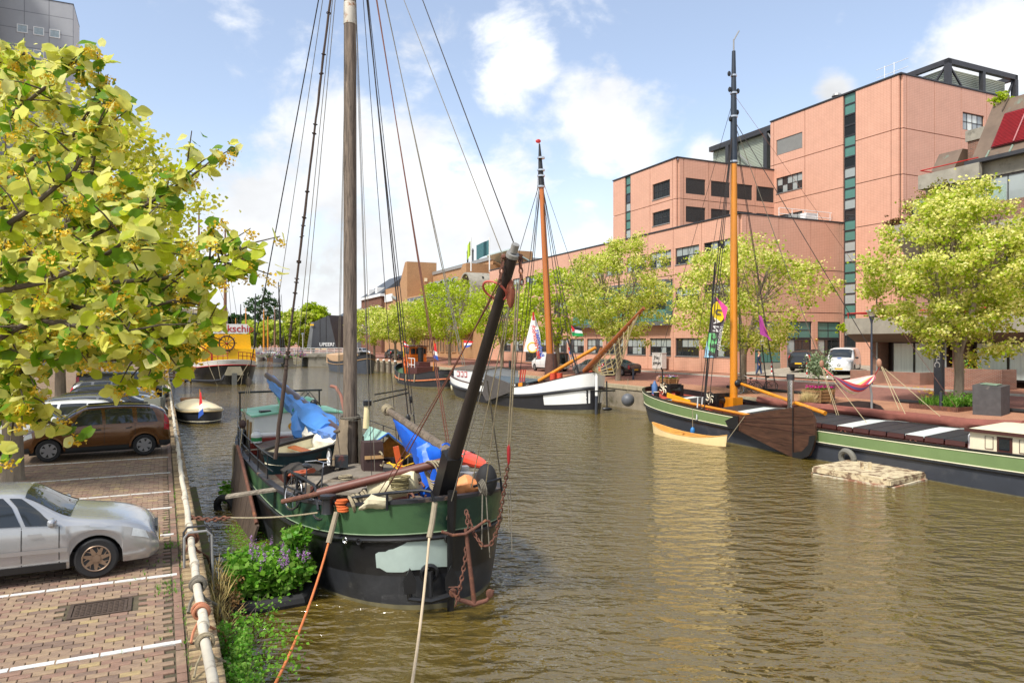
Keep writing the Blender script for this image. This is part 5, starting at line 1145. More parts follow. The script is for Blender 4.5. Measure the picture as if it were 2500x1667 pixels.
mb = MB(); mb.torus(a.lerp(b, .35)+V((0, 0, .11)), .2, .02, (0, 0, 1), 16, 6); mb.build('cockpit_rim', BLACK, t, True)
t = thing('buoy_fender', 'large black balloon fender hanging inside the far bow rail', 'fender', D(1195, 1200, 13.4))
mb = MB(); mb.ball(D(1188, 1172, 13.5), (.2, .2, .32), 14, 10); mb.build('body', RUBBER, t, True); mb = MB(); mb.torus(D(1192, 1130, 13.5), .04, .012, (0, 1, 0), 10, 5); mb.build('eye', ROPE, t, True)
t = thing('gangplank', 'pair of weathered planks reaching from the barge deck out over the water', 'plank', D(551, 1212, 15.6))
for dx in (-.075, .085):
    mb = MB(); a, b = D(552, 1212, 15.6), D(835, 1170, 16.2); n = V((-(b-a).y, (b-a).x, 0)).normalized()*dx; mb.beam(a+n, b+n, .14, .045); mb.build('plank', WOODH, t, True)
t = thing('gas_bottle', 'white gas bottle with a green label in front of the cabin', 'gas bottle', D(626, 1082, 22.9))
mb = MB(); mb.lathe([(.1, 0), (.17, .03), (.17, .28), (.1, .36), (.05, .38)], D(626, 1082, 22.9), 14); mb.build('body', WHITE, t, True); mb = MB(); mb.lathe([(.173, .08), (.173, .2)], D(626, 1082, 22.9), 14); mb.build('label_band', M('label_green', C(40, 130, 70), .5), t, True); mb = MB(); mb.torus(D(626, 1082, 22.9)+V((0, 0, .42)), .09, .015, (0, 0, 1), 12, 5); mb.build('collar', WHITE, t, True)
bicycle('black bicycle leaning inside the pulpit rail of the weathered barge', D(740, 1258, 13.9), rad(-45), rad(-14))
t = thing('bollard', 'black iron mooring bollard on the fore deck', 'bollard', D(801, 1250, 13.1)); mb = MB(); mb.lathe([(.13, 0), (.12, .02), (.11, .26), (.15, .28), (.15, .33), (.1, .34)], D(801, 1252, 13.1), 14); mb.build('post', BLACK, t, True)
mb = MB(); mb.beam((D(715, 1088, 20.4)), D(610, 1098, 21.6), .3, .03); tag(mb.build('plank', WOODH), 'loose grey plank on the hold hatch behind the leeboard', 'plank')
# mooring lines
def moor(label, parts_, group=None):
    t = thing('mooring_rope', label, 'rope', parts_[0][1][-1], 0, group)
    for nm, P_, r, mt_ in parts_:
        mb = MB(); mb.tube(P_, r, 8); mb.build(nm, mt_, t, True)
s0 = D(822, 1250, 13.0); s1 = D(802, 1325, 12.75); e1 = D(560, 1850, 6.6)
moor('orange mooring rope running down from the bow to the near quay', (('sleeve', [s0, s0.lerp(s1, .5), s1], .05, SLEEVE), ('rope', sag(s1, e1, .35, 14), .02, M('orange_line', C(206, 118, 66), .85, var=.15, bump=.4, bs=90))))
s0 = D(1062, 1240, 12.35); s1 = D(1048, 1312, 12.1); e1 = D(975, 1840, 6.4)
moor('beige mooring rope running from the bow rail towards the camera', (('sleeve', [s0+V((0, 0, .1)), s0.lerp(s1, .5), s1], .05, SLEEVE), ('rope', sag(s1, e1, .3, 14), .02, M('beige_line', C(196, 176, 146), .85, var=.12, bump=.4, bs=90))))
a = D(462, 1262, 14.1); b = D(562, 1263, 13.8); c = D(776, 1251, 13.2)
t = thing('mooring_rope', 'pale mooring rope and rusty chain between the quay rail and the bow bollard', 'rope', a); mb = MB(); mb.tube(sag(b, c, .04), .016, 7); mb.build('rope', ROPE, t, True); mb = MB(); chain(mb, [a, a.lerp(b, .5)-V((0, 0, .05)), b], .12, .02); mb.build('chain', RUST, t, True)
def onpl(Mi, px, py, x0):
    o_ = Mi@V((0, 0, HC)); d_ = Mi.to_3x3()@V(((px-CX)/FPX, 1, -(py-CY)/FPX)); return o_+d_*((x0-o_.x)/d_.x)
# ---------------------------------------------------------------- the olive green barge on the far quay
OLIVE = M('olive_green', C(112, 134, 86), .4, var=.08, scale=1.5); DGREY = M('barge_grey', C(58, 62, 70), .45, var=.14, scale=1, col2=C(78, 80, 84), thr=.62)
HATCH = M('hatch_black', C(40, 44, 50), .5, var=.12); HATCHW = M('hatch_white', C(206, 214, 210), .35, var=.05); BRN = M('dark_brown', C(70, 38, 32), .5, var=.15)
VARN = M('varnish', C(206, 130, 26), .28, var=.18, scale=3, st=(1, 1, .15), coat=.4); DKWOOD = woodmat('dark_oak', C(44, 27, 19), C(90, 60, 44), 1.6, .4, (1, .12, 1), .25)
bl, bc = 35.6, 25.65
g2 = thing('river_barge', 'long olive green barge with black and white hatch boards moored at the far quay', 'boat', cl(bc, bl-16, WZ), CA)
H2 = Hull(g2, 32, 5.2, 2.05, 1.25, 1.7, 5.5, 2.0, 5, 2, .03, .03, .25); gp = mk(g2); g2i = wm(g2).inverted()
def n(d, x, z): return V((x, 16-d, z))
H2.band('bottom_strake', SCUM, 0, .24, 1); H2.band('hull', DGREY, .24, .60, 3); H2.band('black_strake', BLACK, .60, .68, 1, .012); H2.band('sheer_strake', OLIVE, .68, .97, 2); H2.band('sheer_band', BLACK, .97, 1, 1)
H2.strake('cream_line', CREAM, .685, .018, .012); H2.strake('cream_line', CREAM, .955, .016, .004); H2.strake('rubbing_strake', BLACK, .64, .05, .03)
H2.rim('gunwale', BLACK, .14, .02, .3); H2.deck('deck', M('deck_red', C(176, 74, 54), .55, var=.12), .3)
mb = MB(); mb.tube([n(-.05, 0, -.3), n(-.08, 0, 2.2)], .07, 8); gp(mb, 'stem', BLACK)
def hatches(d0, d1, w_, z, pat, curve=.17):
    mb = MB(); mb.bx(-w_, w_, 16-d1, 16-d0, .8, z); co = gp(mb, 'coaming', BRN); k = len(pat); s_ = (d1-d0)/k
    for i, ch in enumerate(pat):
        a = 16-d0-s_*(i+1)+.015
        for sd in (-1, 1):
            mb = MB(); mb.prism([(sd*w_*1.08, a, z+.01), (sd*.02, a, z+curve), (sd*.02, a, z+curve+.06), (sd*w_*1.08, a, z+.07)], (0, s_-.03, 0)); gp(mb, 'hatch_board', HATCH if ch == 'b' else HATCHW, co)
            mb = MB(); mb.prism([(sd*w_*1.083, a+.01, z+.06), (sd*w_*1.10, a+.01, z-.1), (sd*w_*1.085, a+.01, z-.1)], (0, s_-.06, 0)); gp(mb, 'hatch_edge', BRN, co)
    return co
hatches(3.2, 6.0, 1.55, 1.5, 'bwbbb', .16); co = hatches(7.6, 20.2, 1.75, 1.34, 'bbwbbbbbbbwbbbwbb')
for d in (4.3, 12.4, 15.2, 18.2):
    mb = MB(); mb.torus((-1.56 if d < 6 else -1.76, 16-d, 1.3 if d < 6 else 1.13), .12, .03, (1, 0, 0), 16, 6); gp(mb, 'porthole', CREAM); mb = MB(); mb.lathe([(.12, 0), (.12, .01)], (-1.565 if d < 6 else -1.765, 16-d, 1.3 if d < 6 else 1.13), 14, (-1, 0, 0)); gp(mb, 'porthole_glass', GLASS)
mb = MB(); mb.bx(-2.0, 2.0, 16-28, 16-20.4, .8, 1.62); cab = gp(mb, 'cabin', CREAM)
mb = MB(); mb.prism([(-2.1, 16-28.1, 1.63), (0, 16-28.1, 1.74), (2.1, 16-28.1, 1.63), (2.1, 16-28.1, 1.69), (0, 16-28.1, 1.81), (-2.1, 16-28.1, 1.69)], (0, 7.8, 0)); gp(mb, 'roof', CREAM, cab)
cab.location.z = .17; mb = MB(); mb.bx(-2.14, -2.04, 16-28.1, 16-20.3, 1.62, 1.72); gp(mb, 'roof_trim', BRN, cab)
for i in range(4):
    y0 = 16-21.5-i*1.05
    if i % 1 == 0:
        mb = MB(); mb.bx(-2.03, -2.0, y0-.24, y0+.22, 1.08, 1.55); wf = gp(mb, 'window', BRN, cab); mb = MB(); mb.bx(-2.04, -2.03, y0-.17, y0+.15, 1.14, 1.49); gp(mb, 'pane', GLASS, wf)
    mb = MB(); mb.tube([(-2.01, y0+.35, 1.12), (-2.01, y0+.35, 1.52), (-2.01, y0+.6, 1.52), (-2.01, y0+.6, 1.12), (-2.01, y0+.35, 1.12)], .012, 4); gp(mb, 'panel_moulding', BRN, cab)
mb = MB(); mb.bx(-.7, .9, 16-23.4, 16-21.5, 1.8, 2.0); sk = gp(mb, 'skylight', VARN, cab); mb = MB(); mb.bx(-.5, .7, 16-23.2, 16-21.7, 2.001, 2.02); gp(mb, 'skylight_glass', GLASSB, sk)
mb = MB(); mb.tube([(-1.7, 16-20.25, 1.1), (-1.7, 16-20.25, 1.6), (-1.55, 16-20.25, 1.7)], .09, 10); gp(mb, 'vent_cowl', WHITE)
# mast and spars
mb = MB(); mb.tube([n(7.0, 0, 1.2), n(7.0, 0, 4), n(7.0, 0, 12.6), n(7.0, 0, 13.9)], [.2, .19, .17, .16], 18); ms = gp(mb, 'mast', VARN)
MTOP = M('mast_blue', C(36, 46, 58), .45)
mb = MB(); mb.tube([n(7.0, 0, 13.85), n(7.0, 0, 17), n(7.0, 0, 19.6)], [.19, .15, .09], 14); gp(mb, 'mast_top', MTOP, ms)
for z, r in ((13.9, .21), (16.2, .2), (17.4, .18), (18.3, .16)):
    mb = MB(); mb.lathe([(r, z), (r, z+.09)], n(7, 0, 0), 14); gp(mb, 'mast_band', CHROME, ms)
for z, dx in ((16.1, -.22), (17.6, -.26), (18.4, -.3), (16.5, .24), (17.6, .28)):
    mb = MB(); mb.ball(n(7, dx, z), (.09, .09, .14), 8, 6); gp(mb, 'masthead_block', BLACK, ms)
mb = MB(); mb.tube([n(7, 0, 19.6), n(7, 0, 20.2)], .04, 6); mb.tube([n(7, 0, 20.15), n(7.0, .35, 20.7)], .035, 6); gp(mb, 'wind_vane', SILL, ms)
mb = MB(); mb.bx(-.32, .32, 16-7.3, 16-6.6, .9, 1.9); gp(mb, 'tabernacle', VARN)
FURL = M('furled_sail', C(128, 74, 62), .8, var=.15, scale=3, bump=.4, bs=8)
gp(cloth([n(8.2, .55, 1.85), n(11, .6, 1.76), n(15, .62, 1.73), n(19, .62, 1.74), n(20.6, .6, 1.8)], [(.2, .15, .18), (.22, .2, .2), (.22, .2, .2), (.2, .19, .18), (.3, .24, .2)], 2, 14, .16, 34), 'furled_sail', FURL)
mb = MB(); mb.tube([n(7.2, .2, 2.62), n(13.2, -.5, 1.66)], [.07, .1], 12); gp(mb, 'gaff', VARN)
mb = MB(); mb.ball(n(7.2, .1, 2.62), (.22, .18, .2), 10, 7); gp(mb, 'gaff_jaws', BLACK)
mb = MB(); mb.tube([H2.p(.7, 1, -1, -.25)+V((0, 0, .08)), H2.p(.3, 1, -1, -.3)+V((0, 0, .08))], .07, 10); gp(mb, 'quant_pole', VARN)
mb = MB(); mb.beam(H2.p(.76, 1, -1, -.45)+V((0, 0, .2)), H2.p(.62, 1, -1, -.45)+V((0, 0, .12)), .03, .26); nb_ = gp(mb, 'name_board', M('board_yellow', C(226, 160, 20), .45))
# windlasses
def windlass(d, x, z, r, nm):
    mb = MB(); mb.bx(x-.5, x-.36, 16-d-.3, 16-d+.3, z, z+.75); mb.bx(x+.36, x+.5, 16-d-.3, 16-d+.3, z, z+.75); mb.bx(x-.5, x+.5, 16-d-.1, 16-d+.1, z+.6, z+.8); mb.lathe([(.22, -.36), (.16, -.2), (.16, .2), (.22, .36)], (x, 16-d, z+.42), 12, (1, 0, 0)); w_ = gp(mb, nm, BLACK)
    mb = MB(); c = V((x-.62, 16-d+.1, z+.55)); mb.torus(c, r, .025, (1, 0, 0), 24, 6); wh = gp(mb, 'hand_wheel', BLACK, w_)
    for k in range(6):
        a = k*pi/3; mb = MB(); mb.tube([c, c+V((0, cos(a+.3)*r*.6, sin(a+.3)*r*.6)), c+V((0, cos(a+.8)*r, sin(a+.8)*r))], .03, 6); gp(mb, 'wheel_spoke', CREAM, w_)
windlass(1.9, .1, 1.5, .36, 'windlass'); windlass(6.6, -.5, 1.3, .32, 'mast_winch')
mb = MB(); mb.lathe([(.05, 1.55), (.17, 1.6), (.17, 2.2), (.08, 2.35), (.05, 2.45)], n(1.0, -.55, 0), 14); gp(mb, 'gas_cylinder', M('cyl_blue', C(70, 104, 150), .5, var=.15))
for x in (-.95, -1.25):
    mb = MB(); mb.lathe([(.16, 1.3), (.15, 1.85), (.17, 1.87)], n(1.7+(x+1.25), x-.2, 0), 14); bo = gp(mb, 'bollard', BLACK); mb = MB(); mb.lathe([(.165, 1.872), (.165, 1.89)], n(1.7+(x+1.25), x-.2, 0), 14); gp(mb, 'bollard_cap', CREAM, bo)
mb = MB(); mb.tube([n(.6, .3, 1.9), n(.6, .3, 3.0), n(.75, .1, 3.2)], .04, 8); gp(mb, 'davit', BLACK)
# leeboards in their real planes
lb1 = [(1772, 1026.7), (1795, 1016), (1957, 991), (1978, 1000), (1989, 1024.6), (1991, 1067), (1984, 1095), (1976, 1111.7), (1955, 1121), (1937, 1118), (1797.6, 1048), (1778, 1040)]
P_ = [g2i@Ppl(x, y, bc-2.86) for x, y in lb1]; P_ = [V((-2.86, p.y, p.z)) for p in P_]
mb = MB(); mb.prism(P_, (.09, 0, 0)); lbd = gp(mb, 'leeboard', DKWOOD)
def lbq(px, py): p = g2i@Ppl(px, py, bc-2.88); return V((-2.88, p.y, p.z))
mb = MB(); mb.prism([lbq(1955, 1121.5), lbq(1937, 1118), (lbq(1937, 1104)), lbq(1958, 1102), lbq(1974, 1085), lbq(1977, 1064), lbq(1991.5, 1062), lbq(1991.5, 1067), lbq(1984, 1096), lbq(1976, 1112)], (-.03, 0, 0)); gp(mb, 'iron_shoe', BLACK, lbd)
mb = MB(); mb.prism([lbq(1771, 1026.7), lbq(1795, 1015.5), lbq(1803, 1015), lbq(1803, 1050), lbq(1797.6, 1048.5), lbq(1777, 1040)], (-.03, 0, 0)); gp(mb, 'iron_head', BLACK, lbd)
mb = MB(); mb.beam(lbq(1936, 995), lbq(1936, 1117), .03, .05); gp(mb, 'iron_strap', BLACK, lbd)
for py in (1040, 1062, 1084):
    mb = MB(); mb.beam(lbq(1800, 1022+(py-1040)*.25), lbq(1985, py-25), .012, .012); gp(mb, 'plank_seam', BRN, lbd)
mb = MB(); a, b = lbq(1818, 1016), g2i@D(1775, 1075, 32.3); mb.tube([a, b], .014, 5); gp(mb, 'leeboard_line', ROPE, lbd)
lb2 = [(1870, 985), (2000, 985), (2050, 976), (2095, 972), (2125, 975), (2148, 984), (2160, 998), (2163, 1012), (2040, 1014), (1900, 1006)]
P_ = [g2i@Ppl(x, y+6, bc+2.75) for x, y in lb2]; mb = MB(); mb.prism([V((2.72, p.y, p.z)) for p in P_], (.09, 0, 0)); gp(mb, 'leeboard', M('leeboard_dark', C(60, 48, 44), .45, var=.2))
# rigging of the green barge
def g2w(d, x, z): return wm(g2)@n(d, x, z)
mtp = lambda z: g2w(7, 0, z)
for i, (a, z, r) in enumerate((((1705, 1030, 35.4), 16.1, .022), ((1716, 1032, 35.2), 16.1, .024), ((1728, 1030, 35.0), 16.1, .02), ((1810, 950, 39.2), 16.2, .02), ((1700, 850, 37), 16, .012), ((2005, 889, 37), 16.0, .018), ((2145, 885, 31.0), 16.1, .018), ((1890, 930, 38), 15.8, .016), ((1600, 910, 42.), 17.2, .012), ((1895, 950, 37.6), 16.2, .02))):
    mb = MB(); mb.tube([D(*a), mtp(z)], r, 5, False); gp(mb, 'rigging_line', WIREB if i != 5 else ROPEG, None, True)
mb = MB(); mb.tube([mtp(17.4), D(2330, 830, 26), D(2370, 1005, 25.)][:1]+[D(2338, 1000, 24.9)], .008, 5, False); gp(mb, 'rigging_line', RUSTW, None, True)
for px0, py0, px1, py1, y in ((2005, 895, 2055, 1052, 31), (2009, 900, 2062, 1055, 31), (2150, 892, 2195, 1000, 27), (2154, 895, 2210, 1010, 26.8), (2012, 900, 2150, 1075, 28.5), (2160, 900, 2295, 1016, 27)):
    mb = MB(); mb.tube([D(px0, py0, y+.6), D(px1, py1, y)], .013, 5, False); gp(mb, 'tackle_fall', M('manila', C(190, 174, 136), .9, var=.12), None, True)
for px, py, y in ((2006, 888, 31.6), (2146, 886, 27.6), (2050, 1046, 31), (1606, 925, 42)):
    mb = MB(); mb.ball(D(px, py, y), (.1, .08, .17), 9, 7); gp(mb, 'pulley_block', M('ash_block', C(160, 116, 92), .7, var=.2), None, True)
mb = MB(); coil(mb, g2i@D(2154, 1080, 27.3), .22, .02, 4, .02, (1, 0, .2)); gp(mb, 'rope_hank', ROPE)
for px in (1704, 1715):
    mb = MB(); mb.tube([D(px, 970, 36), D(px-3, 1025, 35.3)], .04, 7); gp(mb, 'turnbuckle', SILL, None, True)
# name board lettering (unreadable in the distance) as small dark letters
text('name_lettering', 'TROUWE HECTOR', .17, BLACK, g2, frame(g2w(0, 0, 0), EC, (0, 0, 1)), .002) if False else None
# hammock slung in the rigging
t = thing('hammock', 'striped red and yellow hammock slung between the tackles of the olive barge', 'hammock', D(2085, 950, 29.5))
HS = [M('hammock_%d' % i, C(*c), .85, var=.06) for i, c in enumerate(((226, 92, 96), (240, 190, 180), (110, 96, 150), (236, 206, 130), (206, 50, 56), (244, 220, 214)))]
a, b = D(2034, 918, 30), D(2136, 915, 28.4)
for k in range(12):
    mb = MB(); rows = []
    for kk in (k, k+1):
        w_ = (kk/12-.5)*2; rows.append([a.lerp(b, i/12)+V((0, .8*w_*sin(pi*i/12)**.6, -.75*sin(pi*i/12)*(1-.55*w_*w_)+(.12*w_ if w_ > 0 else 0)*sin(pi*i/12))) for i in range(13)])
    mb.grid(rows); mb.build('stripe', HS[(k*2+k//3) % 6], t, True)
for p, q_ in ((a, D(2010, 898, 31.2)), (b, D(2147, 897, 27.7))): mb = MB(); mb.tube([p, q_], .02, 5); mb.build('cord', HS[0], t, True)
# flags on the green barge
def sheet(t, name, mat, corners, nx=8, nz=6, wave=.08, f=3.):
    a, b, c, d = [V(p) for p in corners]; nn = (b-a).cross(d-a).normalized(); mb = MB()
    mb.grid([[(a.lerp(b, i/nx)).lerp(d.lerp(c, i/nx), j/nz)+nn*(wave*sin(f*i/nx*pi+j*.5)*(i/nx)) for i in range(nx+1)] for j in range(nz+1)]); return mb.build(name, mat, t, True)
FY = 36.2
t = thing('feather_banner', 'tall grey advertising banner with a yellow badge and white letters in the barge shrouds', 'banner', D(1722, 878, FY))
def fb(px, py): return D(px, py, FY)
A0, A1, B1, B0 = fb(1743, 722), fb(1775, 750), fb(1750, 874), fb(1720, 874)
sheet(t, 'cloth', M('banner_grey', C(94, 86, 90), .8, var=.08), [A0, A1, B1, B0], 6, 10, .04)
def bpt(u_, v_): return (A0.lerp(A1, u_)).lerp(B0.lerp(B1, u_), v_)+V((0, -.07, 0))
def bpoly(nm, mat, uv, o=0): mb = MB(); mb.face([bpt(*x)+V((0, -.01*o, 0)) for x in uv]); return mb.build(nm, mat, t, True)
bpoly('yellow_badge', M('badge_yellow', C(246, 214, 30), .7), [(.0+.45+.45*cos(a), .2+.17*sin(a)) for a in [2*pi*i/16 for i in range(16)]])
bpoly('pink_corner', M('badge_pink', C(236, 84, 160), .7), [(.1, .0), (1.02, .0), (1.02, .28), (.9, .22), (.6, .1)], 1)
bpoly('green_patch', M('badge_green', C(130, 210, 136), .7), [(.0, .60), (.5, .56), (.72, .62), (.7, .98), (.0, .98)])
bpoly('blue_patch', M('badge_blue', C(166, 214, 236), .7), [(-.05, .72), (.2, .86), (.75, .99), (-.05, .99)], 1)
LET = M('letter_white', C(240, 238, 232), .7); LETD = M('letter_dark', C(80, 74, 78), .7)
up_ = (A0-B0).normalized(); rt_ = V((up_.z, 0, -up_.x))
for ch, v_, mt_ in (('U', .2, LETD), ('A', .36, LET), ('N', .49, LET), ('C', .64, LETD), ('E', .78, LETD), ('&', .92, LETD)):
    text('letter', ch, .42, mt_, t, frame(bpt(.42, v_)+V((0, -.04, 0)), -up_, rt_), .004, True, .01)
text('small_lettering', 'WEBDESIGN', .22, LET, t, frame(bpt(.88, .62)+V((0, -.04, 0)), -up_, rt_), .004, True)
mb = MB(); mb.tube([fb(1719, 985), fb(1746, 640)], .045, 7); mb.build('pole', BLACK, t, True)
t = thing('pennant', 'small purple and orange flag on a stay of the olive barge', 'flag', D(1855, 770, 37))
sheet(t, 'cloth', M('flag_purple', C(164, 62, 140), .8, var=.1), [D(1853, 768, 37), D(1855, 772, 36.8), D(1886, 832, 36.5), D(1855, 815, 37)], 6, 6, .1)
mb = MB(); mb.face([D(1860, 782, 36.7), D(1868, 797, 36.6), D(1885, 829, 36.42), D(1872, 808, 36.6)]); mb.build('orange_edge', M('flag_orange', C(240, 170, 50), .8), t, True)
mb = MB(); mb.tube([D(1851, 740, 37), D(1857, 840, 37)], .012, 5); mb.build('halyard', WIREB, t, True)
# canoe, raft, tender
a, b = G(1597, 1052, WZ+.1), G(1770, 1085, WZ+.1); t = thing('canoe', 'cream canvas canoe lying alongside the olive green barge', 'canoe', (a+b)/2+V((0, 0, -.1)), math.atan2(-(a-b).x, (a-b).y))
hc = Hull(t, (b-a).length+.3, .95, .55, .25, .55, 2.4, 1.4, 2.4, 1.4, .04, .04, .1, zbot=-.1)
hc.band('skin', M('canoe_cream', C(232, 206, 150), .5, var=.06), .18, 1, 4); hc.band('keel_band', BRN, 0, .18, 1); hc.band('lining', M('canoe_wood', C(206, 150, 76), .5, var=.15), .25, .99, 3, -.02); hc.strake('gunwale', M('canoe_rail', C(214, 160, 80), .5), 1, .018); hc.deck('floor', M('canoe_wood', (.5, .3, .1)), .3)
for q in (-.35, .3): mb = MB(); mb.bx(-.36, .36, q*2.6-.06, q*2.6+.06, .26, .29); mb.build('thwart', M('canoe_rail', (.6, .4, .1)), t)
c_ = [G(x, y, WZ+.22) for x, y in ((1985, 1141), (2078, 1124), (2258, 1156), (2172, 1174))]; t = thing('work_raft', 'flaking white wooden work raft floating beside the olive barge', 'raft', (c_[0]+c_[2])/2+V((0, 0, -.3)))
FLK = M('flaking_white', C(196, 180, 146), .85, var=.2, scale=5, col2=C(120, 96, 74), thr=.53, bump=.3)
for k in range(9):
    mb = MB(); f0, f1 = k/9+.006, (k+1)/9-.006; mb.prism([c_[0].lerp(c_[1], f0), c_[0].lerp(c_[1], f1), c_[3].lerp(c_[2], f1), c_[3].lerp(c_[2], f0)], (0, 0, .05+U(-.008, .008))); mb.build('deck_plank', FLK, t, True)
FLR = M('flaking_rust', C(150, 106, 82), .85, var=.2, scale=4, col2=C(196, 186, 160), thr=.5)
for p, q_ in ((0, 3), (3, 2), (1, 2), (0, 1)):
    mb = MB(); mb.beam(c_[p]-V((0, 0, .08)), c_[q_]-V((0, 0, .08)), .08, .14); mb.build('side_beam', FLK, t, True); mb = MB(); mb.beam(c_[p].lerp(c_[q_], .03)-V((0, 0, .3)), c_[p].lerp(c_[q_], .97)-V((0, 0, .24)), .24, .2); mb.build('float', FLR, t, True)
mb = MB(); mb.torus(c_[1].lerp(c_[0], .1)+V((0, 0, .1)), .3, .11, (1, .4, .2), 18, 8); mb.build('tyre_fender', M('tyre_grey', C(110, 108, 100), .8), t, True)
for f in (.35, .42): mb = MB(); mb.beam(c_[0].lerp(c_[2], f+.1)+V((0, 0, .05)), c_[0].lerp(c_[2], f+.1)+V((0, 0, .3)), .1, .08); mb.build('cleat_post', FLK, t, True)
def fender(label, px, py, y, r, h, mat):
    t = thing('fender', label, 'fender', D(px, py, y)-V((0, 0, h))); mb = MB(); mb.ball(D(px, py, y), (r, r, h), 12, 9); mb.build('body', mat, t, True); mb = MB(); mb.tube([D(px, py, y)+V((0, 0, h*.9)), D(px, py, y)+V((0, 0, h+.9))], .015, 5); mb.build('line', ROPE, t, True)
fender('small blue fender hanging above the canoe', 1691, 1052, 35.4, .12, .2, M('fender_blue', C(50, 120, 180), .5)); fender('round grey buoy fender at the bow of the olive barge', 1533, 976, 43.5, .4, .4, M('fender_grey', C(90, 92, 96), .5)); fender('pale cylindrical fender hanging on the white tjalk bow', 1326, 985, 51, .13, .38, CREAM); fender('pale cylindrical fender hanging on the white tjalk stern', 1104, 942, 64, .14, .4, CREAM)
# ---------------------------------------------------------------- white tjalk
w0 = thing('tjalk', 'white hulled traditional sailing tjalk with raised varnished bowsprit and rope net', 'boat', V((.35, 56.3, WZ)), rad(209.0))
H3 = Hull(w0, 21.2, 5.2, 2.75, 1.35, 2.2, 4.2, 2.0, 3.6, 2.0, .02, .03, .3, fs=.5); wp_ = mk(w0); w0i = wm(w0).inverted()
BOW = M('bow_white', C(236, 236, 232), .45, var=.05, scale=1.5)
H3.band('waterline', SCUM, 0, .2, 1); H3.band('hull', M('tjalk_black', C(42, 42, 46), .45, var=.15), .2, .62, 4); H3.band('topsides', BOW, .62, 1, 3)
H3.strake('rubbing_strake', MATS['tjalk_black'], .66, .11, .02); H3.rim('gunwale', BRN, .14, .03, .3); H3.deck('deck', DGREY, .35)
# white bow sides below the strake
for s_ in (-1, 1):
    mb = MB(); mb.grid([[H3.p(.72+.275*i/14, .34+(.655-.34)*j/5, s_, .012) for j in range(6)] for i in range(15)]); wp_(mb, 'bow_panel', BOW)
def o3(d, x, z): return V((x, 10.6-d, z))
mb = MB(); mb.tube([o3(-.05, 0, -.3), o3(-.1, 0, 1.2)], .1, 8); wp_(mb, 'stem', DGREY); mb = MB(); mb.tube([o3(-.1, 0, 1.2), o3(-.14, 0, 3.3)], .1, 8); wp_(mb, 'stem_head', WHITE)
mb = MB(); mb.bx(-1.7, 1.7, 10.6-13.2, 10.6-6.6, 1.0, 1.62); co = wp_(mb, 'coaming', WHITE)
for k in range(11):
    for sd in (-1, 1):
        mb = MB(); a = 10.6-13.2+k*.6+.01; mb.prism([(sd*1.8, a, 1.63), (0, a, 1.92), (0, a, 1.97), (sd*1.8, a, 1.69)], (0, .58, 0)); wp_(mb, 'hatch_board', M('hatch_grey', C(80, 90, 98), .5, var=.12), co)
mb = MB(); mb.prism([(-1.75, 10.6-18.6, 1.1), (1.75, 10.6-18.6, 1.1), (1.75, 10.6-18.6, 2.35), (0, 10.6-18.6, 2.6), (-1.75, 10.6-18.6, 2.35)], (0, 5.2, 0)); cb = wp_(mb, 'deckhouse', WHITE)
mb = MB(); mb.prism([(-1.85, 10.6-18.8, 2.36), (0, 10.6-18.8, 2.62), (1.85, 10.6-18.8, 2.36), (1.85, 10.6-18.8, 2.42), (0, 10.6-18.8, 2.7), (-1.85, 10.6-18.8, 2.42)], (0, 5.6, 0)); wp_(mb, 'roof', M('roof_brown', C(96, 84, 74), .8), cb)
for k in range(3):
    mb = MB(); mb.bx(1.75, 1.79, 10.6-17.9+k*.75, 10.6-17.4+k*.75, 1.75, 2.2); f_ = wp_(mb, 'window', RED, cb); mb = MB(); mb.bx(1.79, 1.8, 10.6-17.83+k*.75, 10.6-17.47+k*.75, 1.82, 2.13); wp_(mb, 'pane', WHITE, f_)
mb = MB(); mb.torus((1.77, 10.6-14.4, 1.95), .14, .03, (1, 0, 0), 14, 6); wp_(mb, 'porthole', STEEL, cb)
mb = MB(); q = [H3.p(-.1+.05*i, 1, 1, .03) for i in range(14)]; mb.grid([[p+V((0, 0, z)) for p in q] for z in (-.02, .26)]); wp_(mb, 'name_strake', M('strake_dark', C(48, 40, 36), .5))
for q_ in (.03, .46):
    mb = MB(); mb.grid([[H3.p(q_+.025*i, 1, 1, .05)+V((0, 0, z)) for i in range(3)] for z in (0, .24)]); wp_(mb, 'name_flourish', M('flourish_orange', C(230, 140, 30), .5))
nm0 = H3.p(.26, 1, 1, .055)+V((0, 0, .12)); ty_ = (H3.p(.34, 1, 1, .05)-H3.p(.18, 1, 1, .05)).normalized()
text('name_lettering', 'DE VIER ENKHUIZEN', .24, WHITE, w0, wm(w0)@frame(nm0, ty_, (0, 0, 1)), .003, False, .008) if False else None
# dashes of white lettering too far off to read
for k in range(9):
    mb = MB(); a = H3.p(.10+k*.037, 1, 1, .05); b = H3.p(.10+k*.037+.026, 1, 1, .05); mb.beam(a+V((0, 0, .12)), b+V((0, 0, .12)), .01, .13); wp_(mb, 'name_letters', WHITE)
lbx = [(1189, 914), (1220, 925), (1250, 937), (1251, 956), (1190, 979), (1180, 960)]
P_ = [onpl(w0i, x, y, 2.7) for x, y in lbx]; mb = MB(); mb.prism(P_, (.1, 0, 0)); wp_(mb, 'leeboard', M('leeboard_slate', C(84, 80, 78), .4, var=.15))
mw0, mw1 = D(1346, 925, 51.3), D(1322, 455, 51.9)
mb = MB(); mb.tube([mw0, mw0.lerp(mw1, .5), mw1], [.27, .24, .17], 16); ms = wp_(mb, 'mast', M('mast_varnish', C(178, 100, 32), .28, var=.2, scale=2, st=(1, 1, .1), coat=.4), None, True)
mb = MB(); mb.tube([mw1, D(1319, 395, 52), D(1317, 352, 52)], [.24, .15, .06], 10); wp_(mb, 'mast_top', BLACK, ms, True)
